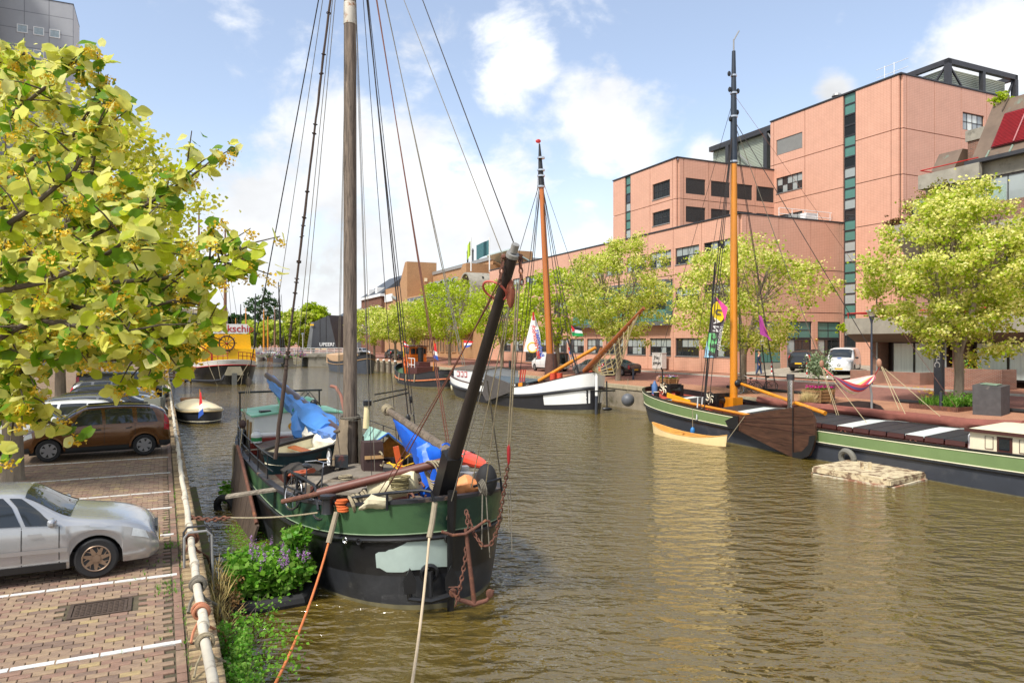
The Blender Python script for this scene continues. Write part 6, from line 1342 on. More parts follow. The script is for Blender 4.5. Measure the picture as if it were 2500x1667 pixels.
for py in (458, 432, 418, 388): mb = MB(); mb.lathe([(.27, 0), (.27, .12)], D(1321, py, 51.9), 12); wp_(mb, 'mast_band', CHROME, ms, True)
mb = MB(); mb.tube([D(1317, 354, 52), D(1316, 343, 52)], .03, 5); mb.ball(D(1314, 345, 52), (.2, .05, .15), 8, 5); wp_(mb, 'wind_vane', RED, ms, True)
mb = MB(); mb.lathe([(.5, 0), (.46, 1.2), (.36, 1.9)], D(1346, 928, 51.2), 12); wp_(mb, 'mast_coat', M('coat_brown', C(84, 56, 46), .8), ms, True)
mb = MB(); mb.tube([D(1428, 906, 47.4), D(1500, 830, 44.6), D(1572, 752, 41.9)], [.2, .17, .1], 12); bs3 = wp_(mb, 'bowsprit', M('bowsprit_brown', C(142, 78, 34), .35, var=.2, coat=.3), None, True)
mb = MB(); mb.tube([D(1315, 930, 50.5), D(1455, 848, 49)], [.13, .12], 12); wp_(mb, 'boom', VARN, None, True)
mb = MB(); mb.tube([D(1446, 905, 47), D(1470, 850, 46.6)], .14, 10); wp_(mb, 'bitts', M('bowsprit_brown', (0, 0, 0)), None, True)
NET = M('net_rope', C(186, 170, 128), .9, var=.15)
a0, a1 = D(1440, 898, 47), D(1562, 760, 42.2); b0, b1 = D(1478, 918, 46.5), D(1545, 800, 43)
mb = MB(); lo = [D(1442, 902, 47.2), D(1470, 915, 46.3), D(1500, 914, 45.3), D(1518, 885, 44.3), D(1530, 845, 43.4), D(1545, 790, 42.6)]; top = [a0.lerp(a1, i/5) for i in range(6)]
for k in range(7):
    row = [top[i].lerp(lo[i], k/6)+V((0, 0, -.12*sin(pi*k/6))) for i in range(6)]; mb.tube(row, .03, 4, False)
for i in range(11):
    f = i/10*5; k = min(int(f), 4); t_ = f-k; p, q_ = top[k].lerp(top[k+1], t_), lo[k].lerp(lo[k+1], t_); mb.tube([p, p.lerp(q_, .5)-V((0, 0, .12)), q_], .03, 4, False)
wp_(mb, 'bowsprit_net', NET, bs3, True)
for a, b, r in (((1290, 800, 54), (1322, 420, 52), .03), ((1268, 925, 55), (1322, 425, 52), .035), ((1255, 925, 54), (1320, 430, 52), .03), ((1352, 900, 50), (1323, 430, 52), .03), ((1400, 905, 49.5), (1322, 440, 52), .035), ((1412, 905, 49), (1323, 445, 52), .03), ((1385, 905, 50), (1322, 445, 52), .03), ((1461, 835, 46.8), (1321, 428, 52), .02), ((1300, 640, 54), (1318, 360, 52), .015), ((1243, 700, 58), (1322, 430, 52), .03)):
    mb = MB(); mb.tube([D(*a), D(*b)], r*.8, 5, False); wp_(mb, 'rigging_line', WIREB, None, True)
for k in range(3): mb = MB(); mb.tube([D(1268+k*5, 940, 53), D(1273+k*5, 902, 53)], .05, 6); wp_(mb, 'turnbuckle', M('buckle_red', C(190, 60, 44), .6), None, True)
for py, mt_ in ((830, WHITE), (848, M('tape_red', C(210, 40, 44), .6)), (857, M('tape_blue', C(50, 110, 200), .6)), (872, WHITE)):
    mb = MB(); p, q_ = D(1386+(py-830)*.22, py, 50.2), D(1388+(py-830)*.22, py+7, 50.2); mb.tube([p, q_], .09, 7); wp_(mb, 'shroud_tape', mt_, None, True)
mb = MB(); mb.tube([D(1385, 826, 50.2), D(1412, 912, 49)], .07, 6); wp_(mb, 'shroud_pole', BLACK, None, True)
mb = MB(); mb.prism([D(1452, 926, 48.4), D(1468, 922, 47.9), D(1468, 896, 47.9), D(1452, 908, 48.4)], (-.3, .8, 0)); wp_(mb, 'bow_bulkhead', M('bulkhead_red', C(200, 74, 48), .5), None, True)
for px in (1350, 1366):
    mb = MB(); mb.lathe([(.22, 0), (.22, .5)], D(px, 928, 50), 12); wp_(mb, 'red_bollard', M('bulkhead_red', (0, 0, 0)), None, True)
mb = MB(); mb.tube([D(1452, 955, 46.2), D(1502, 953, 46.5)], .05, 8); mb.tube([D(1481, 930, 46.4), D(1482, 998, 46.3)], .05, 8); mb.ball(D(1482, 998, 46.3), (.35, .1, .12), 8, 5); wp_(mb, 'anchor', BLACK, None, True)
# flags of the white tjalk
t = thing('sail_banner', 'white banner with red and blue lettering hung in the tjalk rigging', 'banner', D(1290, 876, 53.5))
c4 = [D(1301, 764, 53.5), D(1303, 764, 53.3), D(1326, 860, 53.2), D(1278, 858, 53.6)]
sheet(t, 'cloth', M('banner_white', C(226, 226, 222), .85, var=.04), c4, 8, 8, .12, 2.)
mb = MB(); mb.face([D(1300, 762, 53.1), D(1304, 762, 53.1), D(1306, 782, 53.05), D(1299, 782, 53.05)]); mb.build('red_tip', RED, t, True)
upb = (D(1302, 764, 53)-D(1322, 870, 53)).normalized(); rtb = V((upb.z, 0, -upb.x))
for tx_, px, py, sz, mt_ in (('het Historisch', 1309, 834, 1.0, M('ink_red', C(206, 50, 50), .7)), ('Bruinevaart', 1317.5, 838, 1.0, M('ink_blue', C(50, 80, 180), .7))):
    text('lettering', tx_, sz*.44, mt_, t, frame(D(px, py, 52.95), -upb, rtb), .004, True, .012)
mb = MB(); mb.torus(D(1300, 848, 53), .35, .06, (0, 1, 0), 14, 5, .4, 5.6); mb.build('yellow_emblem', M('ink_yellow', C(236, 200, 70), .7), t, True)
def tricolour(label, corners, cols, group=None, extra=None):
    t = thing('flag', label, 'flag', corners[3], 0, group); a, b, c, d = [V(p) for p in corners]; k = len(cols)
    for i, mt_ in enumerate(cols): sheet(t, 'stripe', mt_, [a.lerp(d, i/k), b.lerp(c, i/k), b.lerp(c, (i+1)/k), a.lerp(d, (i+1)/k)], 6, 2, .06, 2.2)
    if extra: extra(t)
    return t
FR, FW, FB, FG, FK = M('flag_red', C(206, 40, 46), .8, var=.06), M('flag_white', C(230, 230, 228), .8, var=.04), M('flag_blue', C(50, 90, 180), .8, var=.06), M('flag_green', C(30, 150, 80), .8, var=.06), M('flag_black', C(40, 38, 40), .8)
def tri(t): mb = MB(); mb.face([D(1394.5, 793, 49.85), D(1404, 805, 49.8), D(1397, 811, 49.85)]); mb.build('hoist_triangle', FR, t, True)
tricolour('black white and green flag with a red triangle on the tjalk shroud', [D(1394, 793, 50), D(1418, 801, 49.6), D(1424, 821, 49.6), D(1397, 820, 50)], [FK, FW, FG], None, tri)
t = tricolour('red white and blue flag drooping at the white tjalk stern', [D(1132, 831, 66), D(1156, 833, 65.6), D(1146, 846, 65.6), D(1134, 850, 66)], [FR, FW, FB]); mb = MB(); mb.tube([D(1131, 829, 66), D(1126, 880, 66)], .04, 5); mb.build('staff', VARN, t, True)
t = tricolour('red white and blue flag hanging limp behind the tug wheelhouse', [D(1060, 838, 74), D(1063, 838, 73.8), D(1070, 880, 73.8), D(1056, 872, 74)], [FR, FR, FW, FB]); mb = MB(); mb.tube([D(1060, 832, 74), D(1058, 905, 74)], .04, 5); mb.build('staff', VARN, t, True)
# ---------------------------------------------------------------- tug
tg = thing('tugboat', 'black tug with varnished wheelhouse and orange rubbing strake', 'boat', cl(24.1, 75.5, WZ), CA+pi); tp_ = mk(tg)
H4 = Hull(tg, 15.5, 4.6, 1.9, 1.25, 2.2, 3.4, 1.9, 3, 2, .04, .08, .3, fs=.6)
H4.band('waterline', SCUM, 0, .25, 1); H4.band('hull', M('tug_black', C(50, 50, 54), .45, var=.15), .25, 1, 4); H4.strake('rubbing_strake', M('strake_orange', C(200, 116, 72), .6), .6, .07, .02); H4.rim('gunwale', BLACK, .12, .03, .5); H4.deck('deck', M('tug_deck', C(70, 100, 70), .6), .55)
TEAK = M('teak_varnish', C(196, 96, 20), .3, var=.2, scale=3, coat=.3)
mb = MB(); mb.bx(-1.0, 1.0, -4.6, -2.2, 1.0, 3.0); wh_ = tp_(mb, 'wheelhouse_base', TEAK)
mb = MB(); mb.bx(-1.0, 1.0, -4.6, -2.2, 3.05, 4.15); wh2 = tp_(mb, 'wheelhouse', TEAK)
for s_ in (-1, 1):
    for k in range(3): mb = MB(); mb.bx(s_*1.01-.01, s_*1.01+.01, -4.45+k*.78, -3.85+k*.78, 3.35, 3.95); tp_(mb, 'window', GLASS, wh2)
for k in range(3): mb = MB(); mb.bx(-.9+k*.62, -.4+k*.62, -2.2, -2.17, 3.35, 3.95); tp_(mb, 'window', GLASS, wh2)
mb = MB(); mb.prism([(-1.2, -4.9, 4.16), (0, -4.9, 4.26), (1.2, -4.9, 4.16), (1.2, -4.9, 4.24), (0, -4.9, 4.36), (-1.2, -4.9, 4.24)], (0, 3, 0)); tp_(mb, 'roof', BRN, wh2)
MAR = M('maroon', C(84, 44, 40), .5, var=.1)
mb = MB(); mb.bx(-1.25, 1.25, -2.1, 1.4, .9, 2.0); mb.bx(-.6, .7, -1.6, .4, 2.0, 2.5); tp_(mb, 'engine_casing', MAR)
mb = MB(); mb.lathe([(.32, 2.0), (.32, 3.9), (.36, 3.95), (.36, 4.1)], (0, -1.2, 0), 14); tp_(mb, 'funnel', BLACK)
mb = MB(); mb.torus((1.15, -3.4, 2.3), .32, .08, (1, 0, 0), 18, 8); tp_(mb, 'life_ring', M('ring_orange', C(226, 110, 50), .6))
mb = MB()
for z in (2.2, 2.9): mb.tube([(1.25, -1.9, z), (1.25, .6, z)], .04, 6)
for y in (-1.9, -.6, .6): mb.tube([(1.25, y, 1.9), (1.25, y, 2.9)], .04, 6)
tp_(mb, 'handrail', WHITE)
for k in range(4):
    q = -.55+k*.35; mb = MB(); p = H4.p(q, 1, 1, .06); mb.tube([p, p-V((-.06, 0, .8))], .07, 6); tp_(mb, 'rope_fender', ROPE)
mb = MB(); mb.lathe([(.15, .7), (.15, 1.6)], (.4, 3.2, 0), 10); mb.lathe([(.15, .7), (.15, 1.6)], (-.4, 3.2, 0), 10); mb.bx(-.6, .6, 3.1, 3.3, 1.3, 1.45); tp_(mb, 'towing_bitts', BLACK)
t = tricolour('red and white flag on the tug bow staff', [D(985, 831, 80), D(994, 838, 80), D(1000, 848, 80), D(986, 846, 80)], [FR, FW, FR]); mb = MB(); mb.tube([D(985, 828, 80), D(986, 870, 80)], .04, 5); mb.build('staff', YEL, t, True)
# ---------------------------------------------------------------- dark barge near the bridge, small sloop, pancake boat, jetty
db = thing('deck_barge', 'dark blue-grey open barge with a tan hatch moored by the bridge abutment', 'boat', cl(24.2, 114, WZ), CA+pi+.05)
H5 = Hull(db, 20, 5., 2.9, 1.6, 2.6, 3, 1.9, 3, 1.9, .05, .05, .4)
H5.band('hull', M('slate_hull', C(70, 76, 86), .45, var=.12), 0, .8, 3); H5.band('sheer_strake', M('sheer_dark', C(50, 52, 58), .5), .8, 1, 1); H5.strake('tan_line', M('tan_line', C(150, 116, 76), .6), .79, .07, .02); H5.rim('gunwale', BLACK, .15, .04, .4); H5.deck('deck', M('slate_deck', C(96, 102, 110), .7), .5)
mb = MB(); mb.prism([(-1.9, -8, 1.2), (1.9, -8, 1.2), (1.9, -8, 2.6), (0, -8, 2.9), (-1.9, -8, 2.6)], (0, 8, 0)); mb.build('hatch', M('hatch_tan', C(186, 152, 116), .7, var=.08), db)
mb = MB(); mb.tube([(0, -10.1, -.3), (0, -10.2, 2.8)], .22, 8); mb.build('rudder_post', MATS['slate_hull'], db); mb = MB(); mb.bx(-.5, .5, 6.4, 7.4, 1.9, 3.2); mb.build('winch', BLACK, db)
sl_ = thing('sloop', 'small black sloop with cream cover moored at the quay corner', 'boat', G(485, 1024, WZ), LA+pi+.12)
H6 = Hull(sl_, 6, 2.35, .85, .72, .85, 2.6, 1.7, 4, 2.4, .06, .02, .35)
H6.band('hull', M('sloop_black', C(44, 46, 52), .4, var=.12), 0, 1, 4); H6.strake('rope_fender', M('fender_beige', C(190, 170, 130), .9), .92, .05, .03); H6.strake('white_line', CREAM, .42, .018, .01); H6.rim('gunwale', CREAM, .12, .03, .05)
mb = MB(); mb.grid([[V((H6.hb(q)*.96*k, q*2.95, H6.gz(q)+.05+.42*(1-k*k)*(1-q**4))) for k in (-1, -.75, -.4, 0, .4, .75, 1)] for q in [-.98+.14*i for i in range(15)]]); mb.build('cover', M('cover_cream', C(226, 210, 172), .8, var=.06), sl_)
mb = MB(); mb.tube([(-.7, -2.2, 1.1), (.7, -2.2, 1.1)], .12, 10); mb.build('cushion', M('cushion_tan', C(150, 110, 76), .8), sl_)
t = thing('flag', 'red white and blue ensign on a staff at the small sloop stern', 'flag', D(489, 1010, 38.6)); mb = MB(); mb.tube([D(488, 950, 38.6), D(489, 1015, 38.6)], .025, 6); mb.build('staff', VARN, t, True)
for i, mt_ in enumerate((FR, FR, FW, FB)):
    mb = MB(); k0, k1 = i/4, (i+1)/4; a, b, c, d = D(488, 957, 38.5), D(491, 957, 38.4), D(497, 1010, 38.4), D(484, 1022, 38.5); mb.grid([[a.lerp(d, k0), b.lerp(c, k0)], [a.lerp(d, k1), b.lerp(c, k1)]]); mb.build('stripe', mt_, t, True)
ps = thing('pancake_boat', 'black restaurant boat with bright yellow superstructure and ship wheel emblem', 'boat', V((D(537, 900, 90).x+.1, 90, WZ)), LA+.03); pb = mk(ps)
H7 = Hull(ps, 26, 6.4, 2.4, 2.1, 2.75, 3, 1.9, 4.5, 2.2, .05, .06, .3, fs=.45)
H7.band('hull', BLACKH, 0, .82, 4); H7.band('sheer_strake', M('sheer_white', C(210, 208, 202), .5, var=.06), .82, 1, 1); H7.strake('red_line', RED, .82, .05, .02); H7.rim('gunwale', WHITE, .15, .03, .4); H7.deck('deck', STEEL, .3)
mb = MB(); mb.prism([(-2.7, -8, 2.2), (2.7, -8, 2.2), (2.4, -8, 5.6), (-2.4, -8, 5.6)], (0, 18, 0)); mb.prism([(-2.95, -9, 2.2), (2.95, -9, 2.2), (2.85, -9, 3.9), (-2.85, -9, 3.9)], (0, .99, 0)); su = pb(mb, 'superstructure', YEL)
mb = MB(); mb.prism([(-3.4, -9.15, 5.65), (1.9, -9.15, 5.65), (2.25, -9.15, 5.95), (2.25, -9.15, 6.4), (1.9, -9.15, 6.75), (-3.4, -9.15, 6.75)], (0, .12, 0)); sg = pb(mb, 'sign_board', WHITE)
text('lettering', 'koekschip', 1.15, RED, sg, wm(ps)@frame((.35, -9.17, 6.2), (1, 0, 0), (0, 0, 1)), .01, bold=.012)
mb = MB(); mb.torus((-.25, -9.12, 4.55), .82, .09, (0, 1, 0), 26, 7); mb.ball((-.25, -9.12, 4.55), .16, 8, 6); sw = pb(mb, 'ship_wheel', M('wheel_brown', C(70, 40, 28), .5), su)
for k in range(10): a = k*pi/5; mb = MB(); mb.tube([(-.25+.15*cos(a), -9.12, 4.55+.15*sin(a)), (-.25+1.08*cos(a), -9.12, 4.55+1.08*sin(a))], .045, 5); pb(mb, 'wheel_spoke', MATS['wheel_brown'], su)
mb = MB(); mb.ball((-.25, -9.2, 4.55), .13, 8, 6); pb(mb, 'wheel_boss', RED, su)
mb = MB(); lp_ = [H7.p(-1+.0*i, 1, 1) for i in range(1)]
qs = [-.995, -.98, -.95, -.9, -.82, -.72, -.6]
for s_ in (-1, 1):
    for dz in (.45, .85): mb.tube([H7.p(q, 1, s_, -.08)+V((0, 0, dz)) for q in qs], .04, 6)
    for q in qs: p = H7.p(q, 1, s_, -.08); mb.tube([p, p+V((0, 0, .85))], .04, 6)
pb(mb, 'stern_rail', M('rail_red', C(150, 30, 30), .5))
mb = MB(); mb.tube([(-1.9, -9.8, 2.6), (-1.9, -9.8, 4.9)], .1, 8); mb.tube([(-1.9, -9.8, 3.4), (-3.6, -9.9, 4.6)], .08, 8); pb(mb, 'davit', MATS['rail_red'])
mb = MB(); mb.prism([(-.55, -13.0, 2.0), (.75, -13.0, 2.0), (1.1, -13.0, 1.05), (-.95, -13.0, 1.05)], (0, -.1, 0)); pb(mb, 'fender_plate', M('plate_beige', C(150, 142, 120), .7)); mb = MB(); mb.bx(-.15, .35, -13.3, -12.9, -.3, 1.3); pb(mb, 'rudder', M('rudder_grey', C(96, 96, 92), .6))
mb = MB(); mb.tube([(-7.5, -13.4, .75), (-2.2, -13.4, .5), (-1.2, -13.3, .6), (-.9, -13.2, 1.1)], .12, 8); pb(mb, 'mooring_pole', STEEL)
for a, b in (((-2.6, -12.7, 2.5), (-1.6, -13.4, -.2)), ((-1.6, -12.8, 2.6), (-1.3, -13.4, .5)), ((1.7, -12.8, 2.5), (.4, -13.4, .4)), ((1.0, -12.9, 1.4), (.7, -13.4, -.3))): mb = MB(); mb.tube([a, b], .03, 5); pb(mb, 'mooring_line', ROPE)
for x, z0, z1, y in ((-2.3, 5.6, 21.5, 3.0), (1.3, 5.6, 21.0, 7.5)): mb = MB(); mb.tube([(x, y, z0-3.5), (x, y, z1*.6), (x, y, z1)], [.24, .2, .08], 10); pb(mb, 'mast', M('mast_brown', C(120, 86, 66), .6, var=.15))
for a, b in (((-2.3, 3, 18), (-2.9, -6, 2.5)), ((-2.3, 3, 18), (2.9, -2, 2.5)), ((1.3, 7.5, 18), (3.0, 2, 2.5)), ((1.3, 7.5, 18), (3.0, 12, 2.5)), ((-2.3, 3, 18), (-3, 9, 2.5)), ((-2.3, 3, 12), (1.3, 7.5, 20))): mb = MB(); mb.tube([a, b], .025, 4); pb(mb, 'stay', WIRE)
mb = MB(); mb.tube([(-3.4, 3, 17), (-1.2, 3, 17)], .05, 6); pb(mb, 'crosstree', WIRE)
jt = thing('jetty', 'dark timber jetty with slatted fences beside the yellow restaurant boat', 'jetty', D(430, 925, 84))
JW = woodmat('jetty_wood', C(46, 38, 32), C(92, 78, 64), 2, .85)
for k in range(7):
    mb = MB(); mb.beam(D(396, 868+k*7.5, 83), D(470-k*1.5, 870+k*7.5, 84), .06, .22); mb.build('slat', JW, jt, True)
for px in (400, 425, 452, 466):
    mb = MB(); mb.tube([D(px, 862, 83.6), D(px, 950, 83.6)], .12, 7); mb.build('post', JW, jt, True)
mb = MB(); mb.beam(D(395, 922, 82), D(480, 915, 84), 1.6, .15); mb.build('deck', JW, jt, True)
# sailing boats beyond the bridge: hulls and tall masts
for i, (px, pt, Y_, rake, col) in enumerate(((688, 688, 165, 4, BLACK), (672, 748, 175, 0, BLACK), (622, 716, 180, -2, BLACK), (601, 752, 190, 0, VARN), (587, 742, 200, -1, BLACK), (645, 755, 185, 0, VARN), (655, 772, 200, 0, VARN), (576, 776, 215, 0, VARN), (692, 802, 190, 0, BLACK))):
    hh = ('dark topmast', 'white topped mast', 'tall dark mast', 'varnished mast', 'slender dark mast', 'golden mast', 'short golden mast', 'distant golden mast', 'stubby dark mast')[i]
    b0 = D(px, 858, Y_); s_ = thing('moored_sailboat', 'moored sailing boat with a %s beyond the bridge' % hh, 'boat', V((b0.x, b0.y, WZ)), CA, 'sailing boats beyond the bridge')
    hx = Hull(s_, 13, 3.6, 2.0, 1.4, 1.7, 3, 1.8, 3, 1.8); hx.band('hull', (M('far_hull_%d' % (i % 3), C(*((60, 60, 66), (96, 60, 40), (200, 198, 190))[i % 3]), .5)), 0, 1, 2); hx.deck('deck', WOODG, .2)
    mb = MB(); zt = D(px, pt, Y_).z-WZ; mb.tube([(0, 1, .5), (rake*-.1, 1, zt*.7), (rake*-.15, 1, zt)], [.26, .2, .1], 8); mb.build('mast', col if i != 1 else M('mast_brown', (.2, .1, .1)), s_)
    mb = MB(); mb.bx(-1.2, 1.2, -4, 0, 1.2, 2.2); mb.build('deckhouse', WHITE if i % 2 else BRN, s_)
    for yy in (6, -5.5): mb = MB(); mb.tube([(0, 1, zt*.85), (0, yy, 2)], .03, 4); mb.build('stay', WIRE, s_)
# ================================================================ vehicles
def hermite(keys, x):
    i = 0
    while i < len(keys)-2 and keys[i+1][0] < x: i += 1
    a, b = keys[i], keys[i+1]; h = b[0]-a[0]; t = min(1, max(0, (x-a[0])/h)); out = []
    p, q = keys[max(0, i-1)], keys[min(len(keys)-1, i+2)]
    for k in range(1, len(a)):
        d = (b[k]-a[k])/h; d0 = (a[k]-p[k])/((a[0]-p[0]) or 1) if i > 0 else d; d1 = (q[k]-b[k])/((q[0]-b[0]) or 1) if i+2 < len(keys) else d
        m0 = 0 if d0*d <= 0 else 2*d0*d/(d0+d); m1 = 0 if d1*d <= 0 else 2*d1*d/(d1+d)
        out.append((2*t**3-3*t*t+1)*a[k]+(t**3-2*t*t+t)*h*m0+(-2*t**3+3*t*t)*b[k]+(t**3-t*t)*h*m1)
    return out
GREYP = M('plastic_dark', C(44, 46, 48), .6, var=.1); LAMPC = M('lamp_clear', C(200, 206, 208), .1, var=.15, scale=20, spec=.8); LAMPR = M('lamp_red', C(170, 20, 24), .15, var=.15, scale=12); PLATE = M('plate_yellow', C(226, 176, 30), .5, var=.03)
ALLOY = M('alloy', C(150, 150, 152), .35, .7, var=.1); SEAM = M('seam', (.01, .01, .01), .8, var=0)
SHAPES = {   # x, shoulder z, top z, half width, top half width
 'sedan': dict(k=[(-2.26, .58, .62, .62, .5), (-2.2, .80, .86, .78, .64), (-2.0, .93, 1.0, .85, .70), (-1.5, .94, 1.06, .865, .71), (-.85, .93, 1.33, .87, .60), (-.2, .91, 1.42, .87, .60), (.3, .89, 1.39, .87, .60), (1.02, .87, 1.0, .865, .70), (1.6, .81, .90, .85, .69), (2.0, .70, .78, .80, .62), (2.2, .56, .62, .70, .5), (2.27, .42, .46, .58, .42)],
   wx=(1.38, -1.33), r=.315, win=[(-1.25, -.55, -1.02, -.5), (-.48, .38, -.42, .12), (.44, .86, .2, .36)], ws=(.40, .98), rw=(-1.42, -.95), zs=.2),
 'suv': dict(k=[(-2.12, .62, .66, .72, .55), (-2.06, .98, 1.2, .83, .62), (-1.9, 1.05, 1.46, .88, .64), (-1.5, 1.06, 1.6, .9, .65), (-.6, 1.05, 1.65, .91, .66), (.3, 1.03, 1.62, .91, .65), (.6, 1.02, 1.5, .91, .64), (1.2, 1.0, 1.13, .9, .72), (1.65, .95, 1.04, .88, .70), (1.98, .82, .9, .82, .62), (2.12, .6, .66, .74, .55), (2.16, .46, .5, .66, .5)],
   wx=(1.34, -1.32), r=.345, win=[(-1.72, -1.12, -1.55, -1.1), (-1.0, -.22, -.95, -.18), (-.12, .72, -.08, .42)], ws=(.62, 1.16), rw=(-2.07, -1.82), zs=.28),
 'hatch': dict(k=[(-1.98, .6, .64, .68, .52), (-1.94, .9, 1.02, .8, .6), (-1.75, .95, 1.36, .85, .6), (-1.3, .96, 1.5, .87, .6), (-.4, .95, 1.54, .88, .61), (.3, .93, 1.48, .88, .6), (1.05, .9, 1.04, .87, .7), (1.5, .85, .95, .85, .68), (1.85, .7, .78, .78, .6), (2.0, .5, .56, .66, .48)],
   wx=(1.24, -1.22), r=.31, win=[(-1.6, -1.1, -1.4, -1.05), (-1.0, -.2, -.95, -.15), (-.1, .72, -.05, .34)], ws=(.46, 1.02), rw=(-1.95, -1.62), zs=.2),
 'estate': dict(k=[(-2.3, .6, .64, .7, .52), (-2.25, .92, 1.02, .82, .6), (-2.05, .97, 1.32, .86, .6), (-1.6, .97, 1.42, .88, .6), (-.4, .95, 1.47, .88, .61), (.3, .93, 1.42, .88, .6), (1.1, .9, 1.03, .87, .7), (1.7, .84, .94, .85, .68), (2.1, .7, .78, .78, .6), (2.3, .5, .55, .66, .48)],
   wx=(1.42, -1.36), r=.33, win=[(-1.95, -1.15, -1.75, -1.1), (-1.05, -.2, -1.0, -.15), (-.1, .75, -.05, .36)], ws=(.5, 1.06), rw=(-2.26, -1.9), zs=.22),
 'van': dict(k=[(-2.5, .7, .74, .84, .7), (-2.46, 1.1, 1.84, .9, .74), (-2.2, 1.12, 1.88, .95, .77), (-.5, 1.12, 1.9, .96, .78), (.8, 1.1, 1.86, .96, .76), (1.25, 1.1, 1.62, .95, .74), (1.85, 1.06, 1.18, .93, .76), (2.25, .98, 1.08, .9, .7), (2.45, .8, .88, .82, .62), (2.52, .5, .56, .76, .55)],
   wx=(1.62, -1.5), r=.34, win=[(.25, 1.35, .3, 1.02)], ws=(1.02, 1.78), rw=(-2.51, -2.4), zs=.24)}
def car(label, shape, paint, loc, rz, rim='star', group=None, trim=True, logo=False, rails=False):
    S_ = SHAPES[shape]; K = S_['k']; zs0 = S_['zs']; r = S_['r']; t = thing('parked_van' if shape == 'van' else 'parked_car', label, 'van' if shape == 'van' else 'car', loc, rz, group)
    x0, x1 = K[0][0], K[-1][0]; wx = S_['wx']; ra = r+.055
    def P(x, tt, off=0.):
        zb, zt, w, wt = hermite(K, x); zs = zs0; arch = False
        for xw in wx:
            d = abs(x-xw)
            if d < ra: zs = max(zs, r+math.sqrt(ra*ra-d*d)); arch = True
        e = min(x-x0, x1-x); zs += max(0, .12-e)*.5
        zs = min(zs, zb-.06)
        pts = [(w*(.99 if arch else .92), zs), (w*.995, zs+.22*(zb-zs)), (w*1.012, zs+.6*(zb-zs)), (w*.985, zb), (w+(wt-w)*.55, zb+(zt-zb)*.62), (wt, zt-.10*(zt-zb)-.005), (wt*.72, zt+.006), (0, zt+.022)]
        i = min(int(tt), 6); f = tt-i; a, b = pts[i], pts[i+1]
        return V((x, a[0]+(b[0]-a[0])*f, a[1]+(b[1]-a[1])*f))
    def Pn(x, tt, side, off):
        e = .02; p = P(x, tt); d1 = P(min(x1, x+e), tt)-P(max(x0, x-e), tt); d2 = P(x, min(7, tt+.1))-P(x, max(0, tt-.1)); n = d2.cross(d1)
        n = n.normalized() if n.length > 1e-9 else V((0, 1, 0))
        if n.y < 0 and tt < 6.5: n = -n
        if tt >= 6.5 and n.z < 0: n = -n
        p = p+n*off; return V((p.x, p.y*side, p.z))
    xs = sorted({x0, x1}|{x0+(x1-x0)*i/56 for i in range(57)}|{w_+ra*math.cos(pi*i/12) for w_ in wx for i in range(13)}); T = [0, .6, 1, 1.6, 2, 2.5, 3, 3.5, 4, 4.5, 5, 5.5, 6, 6.5, 7]
    mb = MB(); rows = [[P(x, q) for q in T]+[V((p.x, -p.y, p.z)) for p in [P(x, q) for q in T[-2::-1]]] for x in xs]
    mb.grid(rows); mb.face(rows[0]); mb.face(rows[-1][::-1]); body = mb.build('body', paint, t)
    def patch_(name, mat, xa, xb, xa2, xb2, ta, tb, off=.006, sides=(1, -1), parent=None, n=8, m_=4):
        for s_ in sides:
            mb = MB(); rows = []
            for j in range(m_+1):
                f = j/m_; l_, r_ = xa+(xa2-xa)*f, xb+(xb2-xb)*f; rows.append([Pn(l_+(r_-l_)*i/n, ta+(tb-ta)*f, s_, off) for i in range(n+1)])
            mb.grid(rows); mb.build(name, mat, parent or body)
    for (a, b, a2, b2) in S_['win']: patch_('window', GLASS, a, b, a2, b2, 3.12, 4.85, .014, n=10, m_=8)
    def across(name, xa, xb, mat, t0, off=.006):      # windscreen / rear window over the crown
        mb = MB(); rows = []
        for j in range(7):
            f = j/6; x = xa+(xb-xa)*f; ts = [t0-(.6*f if t0 > 5.2 else 0)+(7-t0+(.6*f if t0 > 5.2 else 0))*i/6 for i in range(7)]
            L_ = [Pn(x, q, 1, off) for q in ts]; rows.append(L_+[V((p.x, -p.y, p.z)) for p in L_[-2::-1]])
        mb.grid(rows); mb.build(name, mat, body)
    across('windscreen', S_['ws'][1]+.03, S_['ws'][0], GLASS, 5.06, .012); across('rear_window', S_['rw'][0], S_['rw'][1], GLASS, 5.4)
    fx = K[-1][0]; rx = K[0][0]
    patch_('headlight', LAMPC, fx-.40, fx-.15, fx-.38, fx-.2, 2.4, 2.98, .012)
    tl = (2.0, 3.2) if shape in ('sedan',) else (2.3, 4.3); patch_('tail_light', LAMPR, rx+.06, rx+.22, rx+.05, rx+.2, *tl, .008)
    patch_('sill_trim', GREYP, wx[1]+ra+.04, wx[0]-ra-.04, wx[1]+ra+.04, wx[0]-ra-.04, .02, .75, .008, n=10, m_=2)
    ds = [w_[0]-.05 for w_ in S_['win'][1:]]+[S_['win'][-1][1]+.02] if shape != 'van' else [.15, 1.4]
    for d in ds: patch_('door_seam', SEAM, d-.006, d+.006, d-.006, d+.006, .8, 3.05, .004, n=1, m_=6)
    for d in ds[:-1] if len(ds) > 1 else ds: patch_('door_handle', paint if trim else GREYP, d+.08, d+.26, d+.08, d+.26, 2.55, 2.68, .025, n=2, m_=1)
    if trim: patch_('rub_strip', paint, wx[1]+ra, wx[0]-ra-.02, wx[1]+ra, wx[0]-ra-.02, 1.55, 1.8, .015, n=10, m_=2)
    hz = hermite(K, fx-.08); mb = MB(); mb.bx(fx-.1, fx-.02, -.32, .32, .42, .62); mb.build('grille', GREYP, body)
